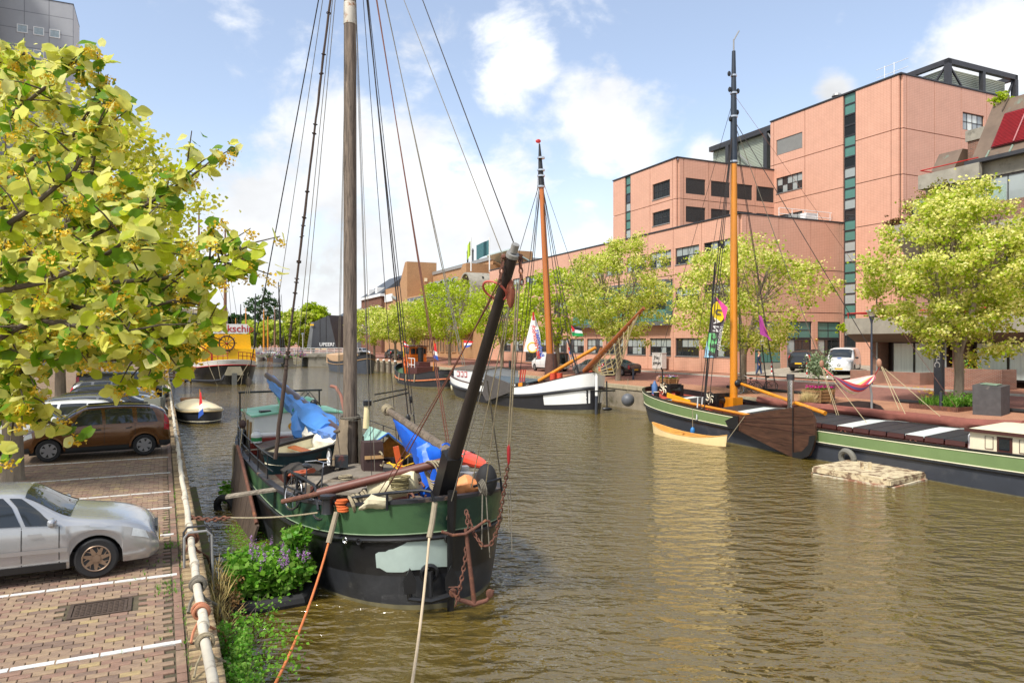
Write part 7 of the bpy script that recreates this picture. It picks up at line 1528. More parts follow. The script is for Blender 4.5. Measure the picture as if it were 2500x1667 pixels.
    mb = MB(); mb.bx(fx-.04, fx+.015, -.26, .26, .36, .46); mb.build('number_plate', PLATE, body); mb = MB(); mb.bx(rx-.02, rx+.03, -.26, .26, .46, .57) if shape == 'sedan' else mb.bx(rx-.025, rx+.05, -.26, .26, .56, .68); mb.build('number_plate', PLATE, body)
    mx = S_['win'][-1][1]-.06; zb = hermite(K, mx)[0]; w_ = hermite(K, mx)[2]
    for s_ in (1, -1): mb = MB(); mb.ball((mx, s_*(w_+.1), zb+.09), (.07, .12, .075), 10, 7); mb.build('mirror', paint if trim else GREYP, body)
    if shape == 'suv' or rails:
        for s_ in (1, -1): mb = MB(); mb.tube([Pn(x, 5.6, s_, .05) for x in (-1.5, -1.3, -.6, .1, .3)], .025, 6); mb.build('roof_rail', GREYP, body)
    if shape == 'suv':
        for xw in wx:
            for s_ in (1, -1):
                mb = MB(); rows = []
                for i in range(13):
                    a = pi*i/12; x = xw+(ra+.0)*cos(a); rows.append([V((xw+q*cos(a), s_*(hermite(K, x)[2]*1.0+.015), max(.3, r+q*sin(a)))) for q in (ra-.01, ra+.05)])
                mb.grid(rows); mb.build('wheel_arch', paint, body)
        patch_('bumper', GREYP, rx+.01, rx+.5, rx+.01, rx+.45, .05, 1.1, .01); patch_('bumper', GREYP, fx-.35, fx-.02, fx-.3, fx-.02, .05, 1.2, .01)
    mb = MB(); mb.bx(x0+.3, x1-.3, -.7, .7, .2, .42); mb.bx(x0+.5, x1-.6, -.6, .6, .42, .75)
    for xw in wx: mb.bx(xw-ra, xw+ra, -.62, .62, .3, r+ra+.02)
    mb.build('underbody', RUBBER, t)
    for xw in wx:
        for s_ in (1, -1):
            y = s_*(hermite(K, xw)[2]-.11); mb = MB(); mb.lathe([(r*.62, -.1), (r*.9, -.105), (r*.985, -.085), (r, -.05), (r, .05), (r*.985, .085), (r*.9, .105), (r*.62, .1)], (xw, y, r), 28, (0, s_, 0)); wl = mb.build('wheel', RUBBER, t)
            mb = MB(); mb.lathe([(r*.66, .02), (r*.66, .1), (r*.6, .105), (r*.58, .05), (r*.2, .03)], (xw, y, r), 28, (0, s_, 0)); rm = mb.build('rim', STEEL if rim == 'star' else ALLOY, wl)
            mb = MB(); c = V((xw, y+s_*.085, r)); nsp = {'star': 7, 'steel': 6, 'five': 5}[rim]
            for k in range(nsp):
                a = 2*pi*k/nsp+.2; d = V((cos(a), 0, sin(a))); n_ = V((-sin(a), 0, cos(a))); w1, w2 = (.05, .014) if rim == 'star' else (.045, .06)
                mb.prism([c+n_*w1, c-n_*w1, c+d*r*.62-n_*w2, c+d*r*.62+n_*w2], (0, s_*.02, 0))
                if rim == 'star':
                    a2 = a+pi/nsp; d2 = V((cos(a2), 0, sin(a2))); mb.prism([c+d*r*.35-n_*.012, c+d*r*.35+n_*.03, c+d2*r*.6], (0, s_*.018, 0))
            mb.lathe([(.06, 0), (.06, .03)], c, 14, (0, s_, 0)); mb.torus(V((xw, y+s_*.1, r)), r*.62, .012, (0, 1, 0), 28, 5); mb.build('spokes', M('rim_bronze', C(150, 128, 108), .35, .6) if rim == 'star' else ALLOY, rm)
    return t, body
SILVER = M('paint_silver', C(176, 178, 180), .22, .55, var=.03, coat=.6); BROWNP = M('paint_brown', C(100, 62, 26), .25, .35, var=.04, coat=.8); WHITEP = M('paint_white', C(214, 216, 216), .25, var=.02, coat=.6); GREYC = M('paint_grey', C(108, 110, 112), .25, .4, var=.03, coat=.6); BLACKP = M('paint_black', (.012, .012, .014), .2, .1, var=.05, coat=.7); BLUEP = M('paint_dark_blue', C(40, 46, 60), .25, .3, var=.03, coat=.6)
def facing(p_front_wheel, dirv, shape, front=True, near=-1):
    # car origin from the contact point of a wheel on the side next to the camera
    S_ = SHAPES[shape]; k = S_['wx'][0 if front else 1]; w_ = .78; d = V(dirv).normalized(); left = V((-d.y, d.x, 0)); o = V(p_front_wheel)-d*k-left*(near*w_); o.z = p_front_wheel[2]; return o, math.atan2(d.y, d.x)
o, a = facing(G(236, 1408), LC, 'sedan'); car('silver saloon car with star-spoke bronze wheels parked nose to the quay rail', 'sedan', SILVER, o, a)
o, a = facing(G(352, 1110), V((-.866, -.5, 0)), 'suv', False, 1); car('brown compact off-roader with black roof bars parked tail to the quay', 'suv', BROWNP, o, a, 'steel', trim=False)
base = LQ0+LC*-2.9
for i, (shape, mt_, l_, c_, lab, kw) in enumerate((('hatch', WHITEP, 21.0, -4.7, 'white hatchback parked directly behind the brown off-roader', {}), ('estate', WHITEP, 24.0, -3.1, 'white estate car between the white hatchback and the dark estate', {}), ('estate', GREYC, 26.9, -3.0, 'pale grey estate car in the quay parking row', {}), ('estate', BLACKP, 30.0, -2.7, 'black estate car with roof bars in the quay parking row', dict(rails=True)), ('hatch', BLUEP, 33.5, -2.9, 'dark blue hatchback behind the black estate car', {}), ('suv', GREYC, 37, -3.0, 'grey off-roader far down the quay parking row', {}), ('van', BLACKP, 42, -2.8, 'black van at the end of the quay parking row', {}))):
    car(lab, shape, mt_, lq(c_, l_, 0), LA+(0 if i != 0 else 0), 'five', 'cars parked along the left quay', **kw)
RF = math.atan2(EL.y, EL.x)
def rcar(label, shape, paint, c, l, rz, group='cars along the far quay', dz=0., **k): return car(label, shape, paint, cl(c, l, zst(c)+dz), rz, 'five', group, **k)
rcar('white panel van parked behind the white tjalk mast', 'van', WHITEP, 33.5, lpx(1360, 33.5)+1.5, RF)
rcar('grey estate car with tall red tail lights behind the tjalk bow', 'estate', GREYC, 32.9, lpx(1450, 32.9), RF+.12)
rcar('black fastback car parked behind the rope net', 'sedan', BLACKP, 34.4, lpx(1512, 34.4)+.6, RF+.3)
o = cl(44.7, 41.3, 1.45); tt = car('black off-roader parked on the grey driveway by the teal doors', 'suv', BLACKP, o, math.atan2(EC.y, EC.x)+.35, 'five', 'cars along the far quay', trim=False)
o = cl(43.2, 37.9, 1.4); tv, bd = car('white delivery van with a blue badge nosing out beside the brick apartments', 'van', WHITEP, o+EC*1.2, rad(-122), 'five', 'cars along the far quay', trim=False)
mb = MB(); mb.lathe([(.16, 0), (.16, .012)], (2.12, 0, 1.15), 16, (.25, 0, 1)); mb.build('badge', M('badge_navy', C(30, 90, 160), .4), bd)
mb = MB(); mb.torus((2.54, 0, .72), .12, .015, (1, 0, 0), 16, 5)
for k in range(3): a_ = pi/2+k*2*pi/3; mb.tube([(2.54, 0, .72), (2.54, .12*cos(a_), .72+.12*sin(a_))], .012, 5)
mb.build('bonnet_star', CHROME, bd)
rcar('silver saloon on the road beyond the old mast', 'hatch', SILVER, 35, lpx(888, 35), RF+pi+.2)
rcar('dark off-roader with red tail lights under the far lime trees', 'suv', BLACKP, 33.2, lpx(957, 33.2), RF)
rcar('blue-grey saloon beside the dark off-roader on the far quay', 'sedan', BLUEP, 32.6, lpx(976, 32.6), RF)
# ================================================================ trees and plants
rs = np.random.RandomState(5)
def leaf_cloud(centres, size, per, spread, flat=.8, seed=0, droop=.0):
    r = np.random.RandomState(seed); C_ = np.repeat(np.array(centres), per, axis=0); n = len(C_)
    off = r.normal(size=(n, 3))*np.array([spread, spread, spread*flat]); P_ = C_+off; s = size*r.uniform(.6, 1.3, n)[:, None]
    a = r.normal(size=(n, 3)); a[:, 2] *= .55; a /= np.linalg.norm(a, axis=1)[:, None]; b = np.cross(a, r.normal(size=(n, 3))); b /= np.linalg.norm(b, axis=1)[:, None]
    c = np.cross(a, b)
    v = np.stack([P_-a*s*.5, P_+b*s*.42-c*s*.1, P_+a*s*.55, P_-b*s*.42-c*s*.1], 1).reshape(-1, 3); return v, np.arange(n*4).reshape(-1, 4)
BARK = M('bark', C(128, 116, 100), .95, var=.3, scale=5, st=(1, 1, .3), bump=.7, bs=20)
LEAF = leafmat('lime_leaf', C(158, 182, 36), C(200, 208, 84), .55, .35); LEAFY = leafmat('lime_leaf_bright', C(166, 190, 22), C(190, 206, 60), .55, .3); BLOS = leafmat('lime_blossom', C(242, 236, 136), C(246, 242, 160), .5, .12); LEAFD = leafmat('dark_leaf', C(50, 84, 30), None, .3, .3)
def tree(label, loc, h, z0, rx, nb, per, size, blos=.5, leaf=LEAF, seed=1, trunk=.2, group=None, name='lime_tree', stems=5, shape=.85, spread=None):
    r = random.Random(seed); t = thing(name, label, 'tree', loc, 0, group); mb = MB(); tips = []
    fork = z0*.9; mb.tube([(0, 0, -.1), (0, 0, .15), (r.uniform(-.05, .05), 0, fork*.6), (0, 0, fork)], [trunk*1.3, trunk*1.05, trunk*.95, trunk*.85], 10)
    cz = (h+z0)/2; rz_ = (h-z0)/2
    for i in range(nb):
        while True:
            p = V((r.uniform(-1, 1), r.uniform(-1, 1), r.uniform(-1, 1)))
            if .12 < p.length < 1: break
        p = p.normalized()*(p.length**.45); w_ = 1-.32*max(0, p.z)**2-.15*max(0, -p.z); p = V((p.x*rx*w_, p.y*rx*w_, cz+p.z*rz_)); ax = V((p.x, p.y, p.z-cz)); p = V((0, 0, cz))+ax*(1+.42*noise.noise(ax*(1.5/rx)+V((seed*3.1, 0, 0)))+.22*noise.noise(ax*(4/rx)+V((0, seed*1.7, 0)))); tips.append(p)
    for i in range(stems):
        a = 2*pi*i/stems+r.uniform(-.3, .3); e = V((cos(a)*rx*.45, sin(a)*rx*.45, z0+(h-z0)*r.uniform(.55, .85))); m1 = V((cos(a)*rx*.16, sin(a)*rx*.16, fork+(h-z0)*.25)); P_ = [V((0, 0, fork*.92)), m1, m1.lerp(e, .55)+V((0, 0, .2)), e]; mb.tube(P_, [trunk*.62, trunk*.45, trunk*.28, trunk*.1], 7)
        for tp in sorted(tips, key=lambda q: (q-e).length)[:max(4, nb//stems//3)]:
            s_ = P_[1].lerp(P_[3], r.uniform(.1, .9)); mb.tube([s_, s_.lerp(tp, .5)+V((0, 0, .12)), tp], [trunk*.16, trunk*.1, trunk*.03], 5, False)
    mb.build('trunk', BARK, t)
    sp_ = spread or rx*.075; v, f = leaf_cloud([tuple(p) for p in tips], size, per, sp_, .7, seed); npmesh('crown', v, f, [leaf], t)['kind'] = 'stuff'
    if blos:
        tb = [tuple(p+V((0, 0, sp_*.5))) for p in tips]; v, f = leaf_cloud(tb, size*.8, max(2, int(per*blos)), sp_*.95, .6, seed+9); npmesh('blossom', v, f, [BLOS], t)['kind'] = 'stuff'
    return t
for i, (px, c, h, z0, rx, nb, per, sz, bl_, lf, lab) in enumerate((
    (2340, 31.7, 9.7, 2.8, 3.5, 270, 66, .16, 1.0, LEAF, 'flowering lime tree in the grassy bed beside the dark stone block'),
    (1815, 30.6, 9.0, 2.6, 4.4, 210, 52, .17, .85, LEAF, 'pale flowering lime tree with bicycles against its trunk'),
    (1509, 31, 11.2, 3.0, 4.0, 220, 50, .18, .85, LEAF, 'flowering lime tree behind the rope net of the tjalk'),
    (1360, 31.2, 10., 3.0, 3.7, 240, 26, .24, .15, LEAFY, 'bright green lime tree behind the white van'),
    (1225, 31.2, 9.2, 3.0, 3.8, 240, 26, .25, .12, LEAFY, 'bright green lime tree before the arched portals'),
    (1098, 31.2, 10.6, 3.2, 5.0, 280, 26, .28, .1, LEAFY, 'spreading bright green lime tree before the barrel windows'),
    (1010, 31.2, 8.8, 3., 4.6, 220, 24, .3, .5, LEAF, 'pale lime tree left of the spreading bright tree'),
    (965, 31.2, 8.6, 3., 4.6, 220, 24, .3, .5, LEAF, 'pale lime tree over the dark parked cars'),
    (914, 31.2, 9, 3., 4.8, 220, 24, .32, .45, LEAF, 'pale lime tree at the corner by the bridge road'))):
    p = cl(c, lpx(px, c), zst(c)); tree(lab, p, h, z0, rx, nb, per, sz, bl_, lf, 20+i, .21, 'lime trees along the far quay')
# trees beyond the bridge
for i, (px, py, Y_, h, rx, lf, lab) in enumerate(((642, 850, 260, 21, 6.5, LEAFD, 'large dark round tree towering beyond the bridge'), (580, 850, 240, 12, 6, LEAFD, 'dark bushy tree left of the moored masts'), (605, 852, 225, 9, 5.5, LEAF, 'pale tree behind the varnished masts'), (650, 852, 220, 9.5, 6, LEAF, 'pale tree in the middle of the far row'), (695, 852, 215, 9, 5.5, LEAF, 'pale tree right of the stubby mast'), (735, 852, 180, 11, 5.2, LEAF, 'leafy tree behind the dark wedge pavilion'), (765, 852, 185, 12.5, 5, LEAFY, 'fresh green tree over the wedge pavilion roof'), (545, 852, 235, 8, 5, LEAF, 'pale tree before the beige flats'))):
    tree(lab, V((D(px, py, Y_).x, Y_, .5)), h, 2.2, rx, 200, 40, .6, .2 if lf is LEAF else 0, lf, 50+i, .3, 'trees beyond the bridge')
# left bank trees further back
BACKL = leafmat('lime_leaf_back', C(182, 190, 34), C(216, 210, 84), .55, .3)
tree('lime tree standing between the two rows of parked cars', G(148, 990), 11., 3.0, 5.2, 340, 34, .3, .35, BACKL, 71, .3, 'lime trees on the left quay')
tree('lime tree shading the far end of the quay parking', G(238, 935), 11.5, 3.2, 5.4, 240, 28, .36, .3, BACKL, 72, .3, 'lime trees on the left quay')
# second tree: trunk at the left edge behind the silver car
tree('lime tree with its trunk behind the silver saloon', V((-13.5, 19.4, 0)), 10.9, 2.7, 4.8, 480, 46, .18, .3, BACKL, 73, .26, 'lime trees on the left quay')
# ---- near tree whose boughs hang into the picture from the left
NT = thing('near_lime_tree', 'large-leaved lime tree hanging over the silver car with clusters of yellow blossom', 'tree', (-6.6, 4.2, 0))
mb = MB(); mb.tube([(-6.6, 4.2, -.1), (-6.6, 4.2, .3), (-6.55, 4.25, 2.5), (-6.5, 4.3, 4.0), (-6.4, 4.5, 6.2)], [.26, .22, .19, .16, .08], 12); tr = mb.build('trunk', BARK, NT, True)
NB = [[(-40, 900, 5.6), (140, 870, 5.2), (300, 880, 4.9)], [(-60, 640, 5.8), (120, 625, 5.4), (260, 560, 5.1), (390, 480, 4.9), (470, 430, 4.9)], [(-60, 690, 5.6), (150, 800, 5.1), (310, 840, 4.8), (400, 900, 4.6)],
      [(-50, 560, 5.2), (120, 640, 4.9), (260, 690, 4.7), (400, 680, 4.6), (520, 640, 4.6), (590, 610, 4.6)], [(-60, 420, 5.6), (60, 440, 5.2), (160, 480, 5.0), (330, 500, 4.9)], [(-60, 330, 5.8), (40, 270, 5.3), (110, 215, 5.), (185, 150, 4.9)],
      [(-60, 500, 6), (90, 380, 5.5), (180, 330, 5.2), (260, 205, 5.)], [(-60, 760, 5.0), (140, 740, 4.7), (280, 770, 4.5), (440, 730, 4.5), (560, 660, 4.5)], [(-60, 860, 5.2), (60, 880, 4.9), (180, 860, 4.7), (260, 880, 4.6)], [(60, 880, 4.9), (50, 920, 4.8), (40, 960, 4.7)],
      [(-60, 240, 6.), (20, 180, 5.6), (60, 130, 5.4)], [(150, 800, 5.1), (260, 740, 5), (360, 700, 4.9)], [(280, 770, 4.5), (370, 800, 4.5), (430, 840, 4.5)], [(120, 625, 5.4), (180, 560, 5.2), (220, 440, 5.1), (240, 330, 5.)], [(-60, 950, 5.), (10, 990, 4.8), (50, 1020, 4.7)], [(330, 850, 4.8), (390, 850, 4.7), (430, 800, 4.7), (500, 830, 4.6)], [(-60, 600, 4.5), (60, 520, 4.3), (180, 420, 4.2), (250, 300, 4.2)], [(-60, 860, 4.4), (80, 780, 4.2), (220, 800, 4.1), (330, 820, 4.0)], [(-60, 720, 4.3), (100, 690, 4.1), (230, 640, 4.), (350, 560, 4.)]]
mb = MB(); twigs = []
rn = random.Random(3)
for b_ in NB:
    P_ = [D(*p) for p in b_]; P_ = [V((-6.5, 4.35, P_[0].z-.5))]+P_; k = len(P_); mb.tube(P_, [.02*(1-i/k)+.004 for i in range(k)], 7)
    for i in range(1, k-1):
        for j in range(7):
            p = P_[i].lerp(P_[i+1], (j+.5)/7); d = (P_[i+1]-P_[i]).normalized(); s_ = V((rn.uniform(-1, 1), rn.uniform(-1, 1), rn.uniform(-.5, .9))).normalized(); e = p+d*rn.uniform(.05, .2)+s_*rn.uniform(.12, .34); mb.tube([p, p.lerp(e, .5)+V((0, 0, .02)), e], [.007, .005, .003], 4, False); twigs.append((p, e))
    twigs.append((P_[-2], P_[-1]))
mb.build('boughs', M('twig', C(84, 74, 62), .9, var=.25), tr, True, kind='stuff')
LT = leafmat('big_leaf_green', C(108, 148, 28), C(216, 218, 120), .5, .25); LP = leafmat('big_leaf_pale', C(222, 220, 104), C(232, 230, 150), .5, .12); LM = leafmat('big_leaf_lime', C(188, 200, 46), C(222, 220, 110), .5, .18)
def leaf_geo(sd):
    r = random.Random(sd); mb = MB(); L_, W_ = 1., .92; rows = []; cup = r.uniform(-.25, .3); fold = r.uniform(-.05, .35)
    for i in range(7):
        f = i/6; w_ = W_*.5*(sin(pi*min(1, f*.86+.14))**.75)*(1 if f < .85 else (1-f)/.15*.8+.02); y = f*L_-.08*(f < .05)
        rows.append([V((s_*w_, y+(-.1*abs(s_) if i == 0 else 0), fold*abs(s_)*w_-cup*f*f+.03*sin(f*9+s_*2))) for s_ in (-1, -.5, 0, .5, 1)])
    mb.grid(rows); return mb
LG = [leaf_geo(i) for i in range(5)]; LMATS = [LT, LP, LM]
LME = {(i, j): LG[i].mesh('leaf', m_) for i in range(5) for j, m_ in enumerate(LMATS)}
blv = []; many = []
for (p, e) in twigs:
    for q in range(rn.randint(6, 11)):
        c = p.lerp(e, rn.uniform(.2, 1.1))+V((rn.gauss(0, .035), rn.gauss(0, .035), rn.gauss(0, .03))); sz = rn.uniform(.055, .105)
        out = V((rn.uniform(-1, 1), rn.uniform(-1, .6), rn.uniform(-.75, .35))).normalized(); nrm = V((rn.uniform(-.7, .7), rn.uniform(-.9, .4), rn.uniform(-.2, 1))).normalized(); x_ = out.cross(nrm).normalized(); nz = x_.cross(out); mt_ = rn.choices((0, 1, 2), (4, 3.4, 3))[0]
        many.append((c, x_, out, nz, sz, rn.randrange(5), mt_))
    if rn.random() < .8:
        for q in range(rn.randint(24, 46)): blv.append(tuple(e+V((rn.gauss(0, .024), rn.gauss(0, .024), rn.gauss(-.04, .018)))))
def scr(c): return (c.x/c.y*FPX+CX, CY-(c.z-HC)/c.y*FPX)
inside = [i for i, l_ in enumerate(many) if 0 < scr(l_[0])[0] < 640 and 90 < scr(l_[0])[1] < 1060]
big = set(sorted(inside, key=lambda i: many[i][0].y/many[i][4])[:300])
st = MB(); NI = wm(NT).inverted()
for i, (c, x_, o_, nz, sz, g_, mt_) in enumerate(many):
    R_ = Matrix((x_, o_, nz)).transposed()
    if i in big: obj('leaf', LME[(g_, mt_)], NT, NI@c, R_.to_euler(), (sz, sz, sz))
    else:
        st.k = mt_; st.add([c+R_@(V(p)*sz) for p in LG[g_].v], LG[g_].f)
st.build('foliage', LMATS, NT, True, kind='stuff')
v, f = leaf_cloud(blv, .021, 1, .004, 1, 4); v = v-np.array(NT.location); npmesh('blossom', v, f, [leafmat('blossom_yellow', C(226, 186, 40), C(236, 206, 80), .35, .25)], NT)['kind'] = 'stuff'
# ---- quayside weeds and floating planters
WEED = leafmat('weed_green', C(96, 156, 40), C(130, 170, 70), .45, .3); WEEDL = leafmat('weed_light', C(120, 170, 50), None, .45, .25); PURP = leafmat('purple_flower', C(176, 136, 184), None, .3, .25); DRYB = leafmat('dry_brown', C(120, 90, 50), None, .2, .3)
def blades(cents, n_, h, w_, seed, mats, lean=.35, mi=None):
    r = np.random.RandomState(seed); C_ = np.array(cents)[r.randint(0, len(cents), n_)]; a = r.uniform(0, 2*pi, n_); le = r.uniform(0, lean, n_)*h; hh = h*r.uniform(.5, 1.1, n_); dx = np.stack([np.cos(a), np.sin(a), np.zeros(n_)], 1); sd = np.stack([-np.sin(a), np.cos(a), np.zeros(n_)], 1)*w_; top = C_+dx*le[:, None]; top[:, 2] += hh; mid = C_+dx*(le*.4)[:, None]; mid[:, 2] += hh*.55
    return np.stack([C_, mid+sd, top, mid-sd], 1).reshape(-1, 3), np.arange(n_*4).reshape(-1, 4)
def clump(name, label, loc, pts, spec, extra=None):
    t = thing(name, label, 'plant', loc); o_ = np.array(loc)
    for nm, (v, f), mt_ in spec: npmesh(nm, v-o_, f, [mt_], t)['kind'] = 'stuff'
    if extra: extra(t)
    return t
def scatter(x0, x1, y0, y1, z, n_, seed, zf=None):
    r = np.random.RandomState(seed); P_ = np.stack([r.uniform(x0, x1, n_), r.uniform(y0, y1, n_), np.full(n_, z)], 1); return P_
def lqpts(c0, c1, l0, l1, z0, z1, n_, seed):
    r = random.Random(seed); return [tuple(lq(r.uniform(c0, c1), r.uniform(l0, l1), r.uniform(z0, z1))) for _ in range(n_)]
pl_ = lqpts(.5, 1.75, 4.9, 6.2, WZ+.25, WZ+.75, 260, 5)+lqpts(1.45, 1.75, 5.1, 5.5, WZ+.7, WZ+1.25, 50, 6)
v1 = leaf_cloud(pl_, .11, 16, .07, .9, 11); v2 = leaf_cloud(lqpts(.5, 1.8, 4.9, 6.2, WZ+.3, WZ+.8, 130, 8), .13, 8, .05, 1, 13); pr = np.array(lqpts(.7, 1.8, 4.9, 6.2, WZ+.72, WZ+.95, 42, 9)); v3 = leaf_cloud(pr, .03, 34, .016, 3.2, 14)
def tyre_rim(t):
    mb = MB(); p = lq(1.0, 4.95, WZ+.08); mb.tube([lq(.3, 5.1, WZ+.06), lq(.9, 4.86, WZ+.06), lq(1.6, 4.9, WZ+.06), lq(1.85, 5.3, WZ+.06), lq(1.8, 6.1, WZ+.06), lq(1.0, 6.4, WZ+.06), lq(.4, 6.1, WZ+.06), lq(.3, 5.1, WZ+.06)], .14, 10); mb.build('float_ring', RUBBER, t, True)
    mb = MB(); mb.face([lq(.35, 5.05, WZ+.12), lq(1.75, 5.0, WZ+.12), lq(1.75, 6.2, WZ+.12), lq(.4, 6.2, WZ+.12)]); mb.build('soil', EARTH, t, True)
clump('floating_planter', 'floating planter of green mint with purple flower spikes beside the bow', tuple(lq(1, 5.5, WZ)), None, (('foliage', v1, WEED), ('young_leaves', v2, WEEDL), ('flower_spikes', v3, PURP)), tyre_rim)
pb_ = lqpts(.06, .34, -.6, 2.2, -.8, .0, 150, 21); v1 = leaf_cloud(pb_, .045, 34, .05, 1, 22); pc_ = lqpts(.3, .95, .2, 2.9, -.6, .1, 75, 23); v2 = leaf_cloud(pc_, .05, 9, .06, 1, 24)
def stems_(t):
    r = random.Random(4); mb = MB()
    for k in range(16): a = lq(.1, r.uniform(.2, 2.6), -.7); b = lq(r.uniform(.4, 1.), r.uniform(.2, 3.0), r.uniform(-.5, .12)); mb.tube([a, a.lerp(b, .5)+V((0, 0, .08)), b], [.008, .006, .003], 4, False)
    mb.build('stems', M('twig', (0, 0, 0)), t, True, kind='stuff')
clump('wall_shrub', 'light green shrub growing from the quay wall beside the near rail', tuple(lq(.3, 1.3, -.8)), None, (('foliage', v1, WEED), ('young_leaves', v2, WEEDL)), stems_)
v1 = leaf_cloud(lqpts(.05, .5, 2.8, 5.2, -.7, -.25, 90, 31), .045, 12, .05, 1, 32); v2 = blades(lqpts(.02, .3, 2.2, 5.2, -.6, -.2, 60, 33), 260, .34, .006, 34, None, .9)
clump('dry_weeds', 'dry brown and yellow weeds trailing from the mossy quay beam', tuple(lq(.2, 3.6, -.6)), None, (('dry_leaves', v1, DRYB), ('stalks', v2, M('straw', C(176, 156, 96), .9))))
pz = lqpts(1.0, 2.0, 13.3, 14.6, WZ+.1, WZ+.5, 170, 41); v1 = leaf_cloud(pz, .12, 14, .08, .8, 42)
def tyre2(t): mb = MB(); mb.torus(lq(.95, 13.2, WZ+.1), .28, .1, (.3, 1, .2), 18, 8); mb.build('tyre', RUBBER, t, True)
clump('floating_planter', 'low floating clump of leafy weeds beyond the leeboard', tuple(lq(1.5, 14, WZ)), None, (('foliage', v1, WEED),), tyre2)
v, f = leaf_cloud(lqpts(.8, 2.0, 6.8, 11.5, WZ+.012, WZ+.016, 500, 45), .05, 5, .1, .0, 46); v[:, 2] = np.clip(v[:, 2], WZ+.006, WZ+.02); o_ = npmesh('duckweed', v, f, [WEEDL]); tag(o_, 'pale duckweed floating between the barge and the quay', 'duckweed', None, 'stuff')
# tufts in the paving joints
pts_ = lqpts(-1.1, -.42, .2, 9, 0, 0, 60, 51)+lqpts(-.75, -.45, 3.3, 3.9, 0, 0, 40, 52)+lqpts(-.62, -.42, 5.9, 6.3, 0, 0, 30, 53)+lqpts(-.4, -.36, -1, 12, 0, 0, 60, 54)+lqpts(-1.55, -1.4, .15, .3, 0, 0, 16, 55)
v, f = blades(pts_, 900, .07, .004, 55, None, .9); tag(npmesh('joint_grass', v, f, [WEED]), 'tufts of grass growing in the paving joints by the rail', 'grass', None, 'stuff')
# ================================================================ quay furniture, people, small things
PIPE = M('worn_white_pipe', C(196, 188, 170), .6, var=.1, scale=5, col2=C(132, 108, 84), thr=.6, bump=.3, bs=14)
rl = thing('quay_rail', 'worn white pipe rail along the edge of the left quay', 'rail', lq(-.2, 4, 0), LA)
l0 = -1.6; k = 0
while l0 < 60:
    mb = MB(); n_ = 5; mb.tube([lq(-.2+.012*sin(k*1.7+i), l0+2.58*i/n_, .33+.008*sin(k+i*.7)) for i in range(n_+1)], .056, 14); mb.build('pipe', PIPE, rl, True)
    mb = MB(); mb.tube([lq(-.2, l0+2.53, .33), lq(-.2, l0+2.67, .33)], .07, 14); mb.build('collar', PIPE, rl, True)
    mb = MB(); mb.tube([lq(-.2, l0+1.3, .0), lq(-.2, l0+1.3, .3)], .04, 8); mb.build('post', RUST, rl, True); l0 += 2.6; k += 1
def tie(l_, n_, r, mat, lab):
    mb = MB(); coil(mb, lq(-.2, l_-.05, .33), .085, r, n_, r*1.9, LL); p = lq(-.2, l_, .28); mb.tube([p, lq(-.1, l_+.12, .08), lq(.08, l_+.3, -.1), lq(.2, l_+.8, -.6)], r, 6); mb.tube([p, lq(-.3, l_-.1, .12), lq(-.33, l_-.22, .04)], r, 6); tag(mb.build('mooring_rope', mat), lab, 'rope')
tie(2.55, 6, .024, ROPEG, 'thick grey rope wound round the rail beside the silver car'); tie(1.45, 4, .018, M('rope_faded_orange', C(176, 116, 86), .9, var=.2), 'faded orange rope tied to the quay rail'); tie(.45, 4, .014, ROPE, 'thin pale rope knotted on the near end of the rail'); tie(5.2, 5, .022, RUST, 'rusty chain loops round the rail by the ladder')
t = thing('ladder_handles', 'grey steel ladder handles bent over the quay edge', 'ladder', lq(0, 4.7, 0))
for dl in (0, .38):
    mb = MB(); mb.tube([lq(-.32, 4.6+dl, 0), lq(-.32, 4.6+dl, .5), lq(-.26, 4.6+dl, .58), lq(.02, 4.6+dl, .58), lq(.1, 4.6+dl, .5), lq(.14, 4.55+dl, -1.1)], .02, 7); mb.build('stringer', STEEL if dl else SILL, t, True)
for z in (-.3, -.6, -.9): mb = MB(); mb.tube([lq(.12, 4.6, z), lq(.12, 4.98, z)], .016, 6); mb.build('rung', STEEL, t, True)
t = thing('ticket_post', 'grey metal cabinet sign on a post between the parked cars and the rail', 'sign', lq(-.75, 22.5, 0)); mb = MB(); mb.bx(-.32, .32, -.12, .12, .6, 1.6); mb.tf(Matrix.Translation(lq(-.95, 22.5, 0))); mb.build('cabinet', M('cabinet_grey', C(120, 122, 112), .6), t, True); mb = MB(); mb.tube([lq(-.6, 22.6, 0), lq(-.6, 22.6, 2.6)], .06, 8); mb.build('post', M('cabinet_grey', (0, 0, 0)), t, True)
# hanging flower baskets on the bridge
FMIX = [leafmat('petal_white', C(230, 226, 230), None, .3, .1), leafmat('petal_purple', C(96, 60, 150), None, .3, .2), leafmat('petal_magenta', C(206, 40, 140), None, .3, .2), leafmat('petal_red', C(206, 40, 40), None, .3, .2), leafmat('petal_pink', C(236, 130, 160), None, .3, .2), leafmat('petal_yellow', C(236, 200, 40), None, .3, .2)]
def petals(name, label, loc, spread, n_, size, cols, green=.5, seed=1, cat='flowers', group=None, box=None, flat=.6):
    t = thing(name, label, cat, loc, 0, group); r = np.random.RandomState(seed); o_ = np.zeros((1, 3))
    v, f = leaf_cloud(o_, size*1.3, int(n_*green)+1, spread, flat, seed); npmesh('foliage', v, f, [WEED], t)['kind'] = 'stuff'
    for i, c in enumerate(cols):
        v, f = leaf_cloud(o_+np.array([[0, 0, spread*.3]]), size, n_//len(cols), spread*.95, flat, seed+i+1); npmesh('blooms', v, f, [FMIX[c]], t)['kind'] = 'stuff'
    if box: box(t)
    return t
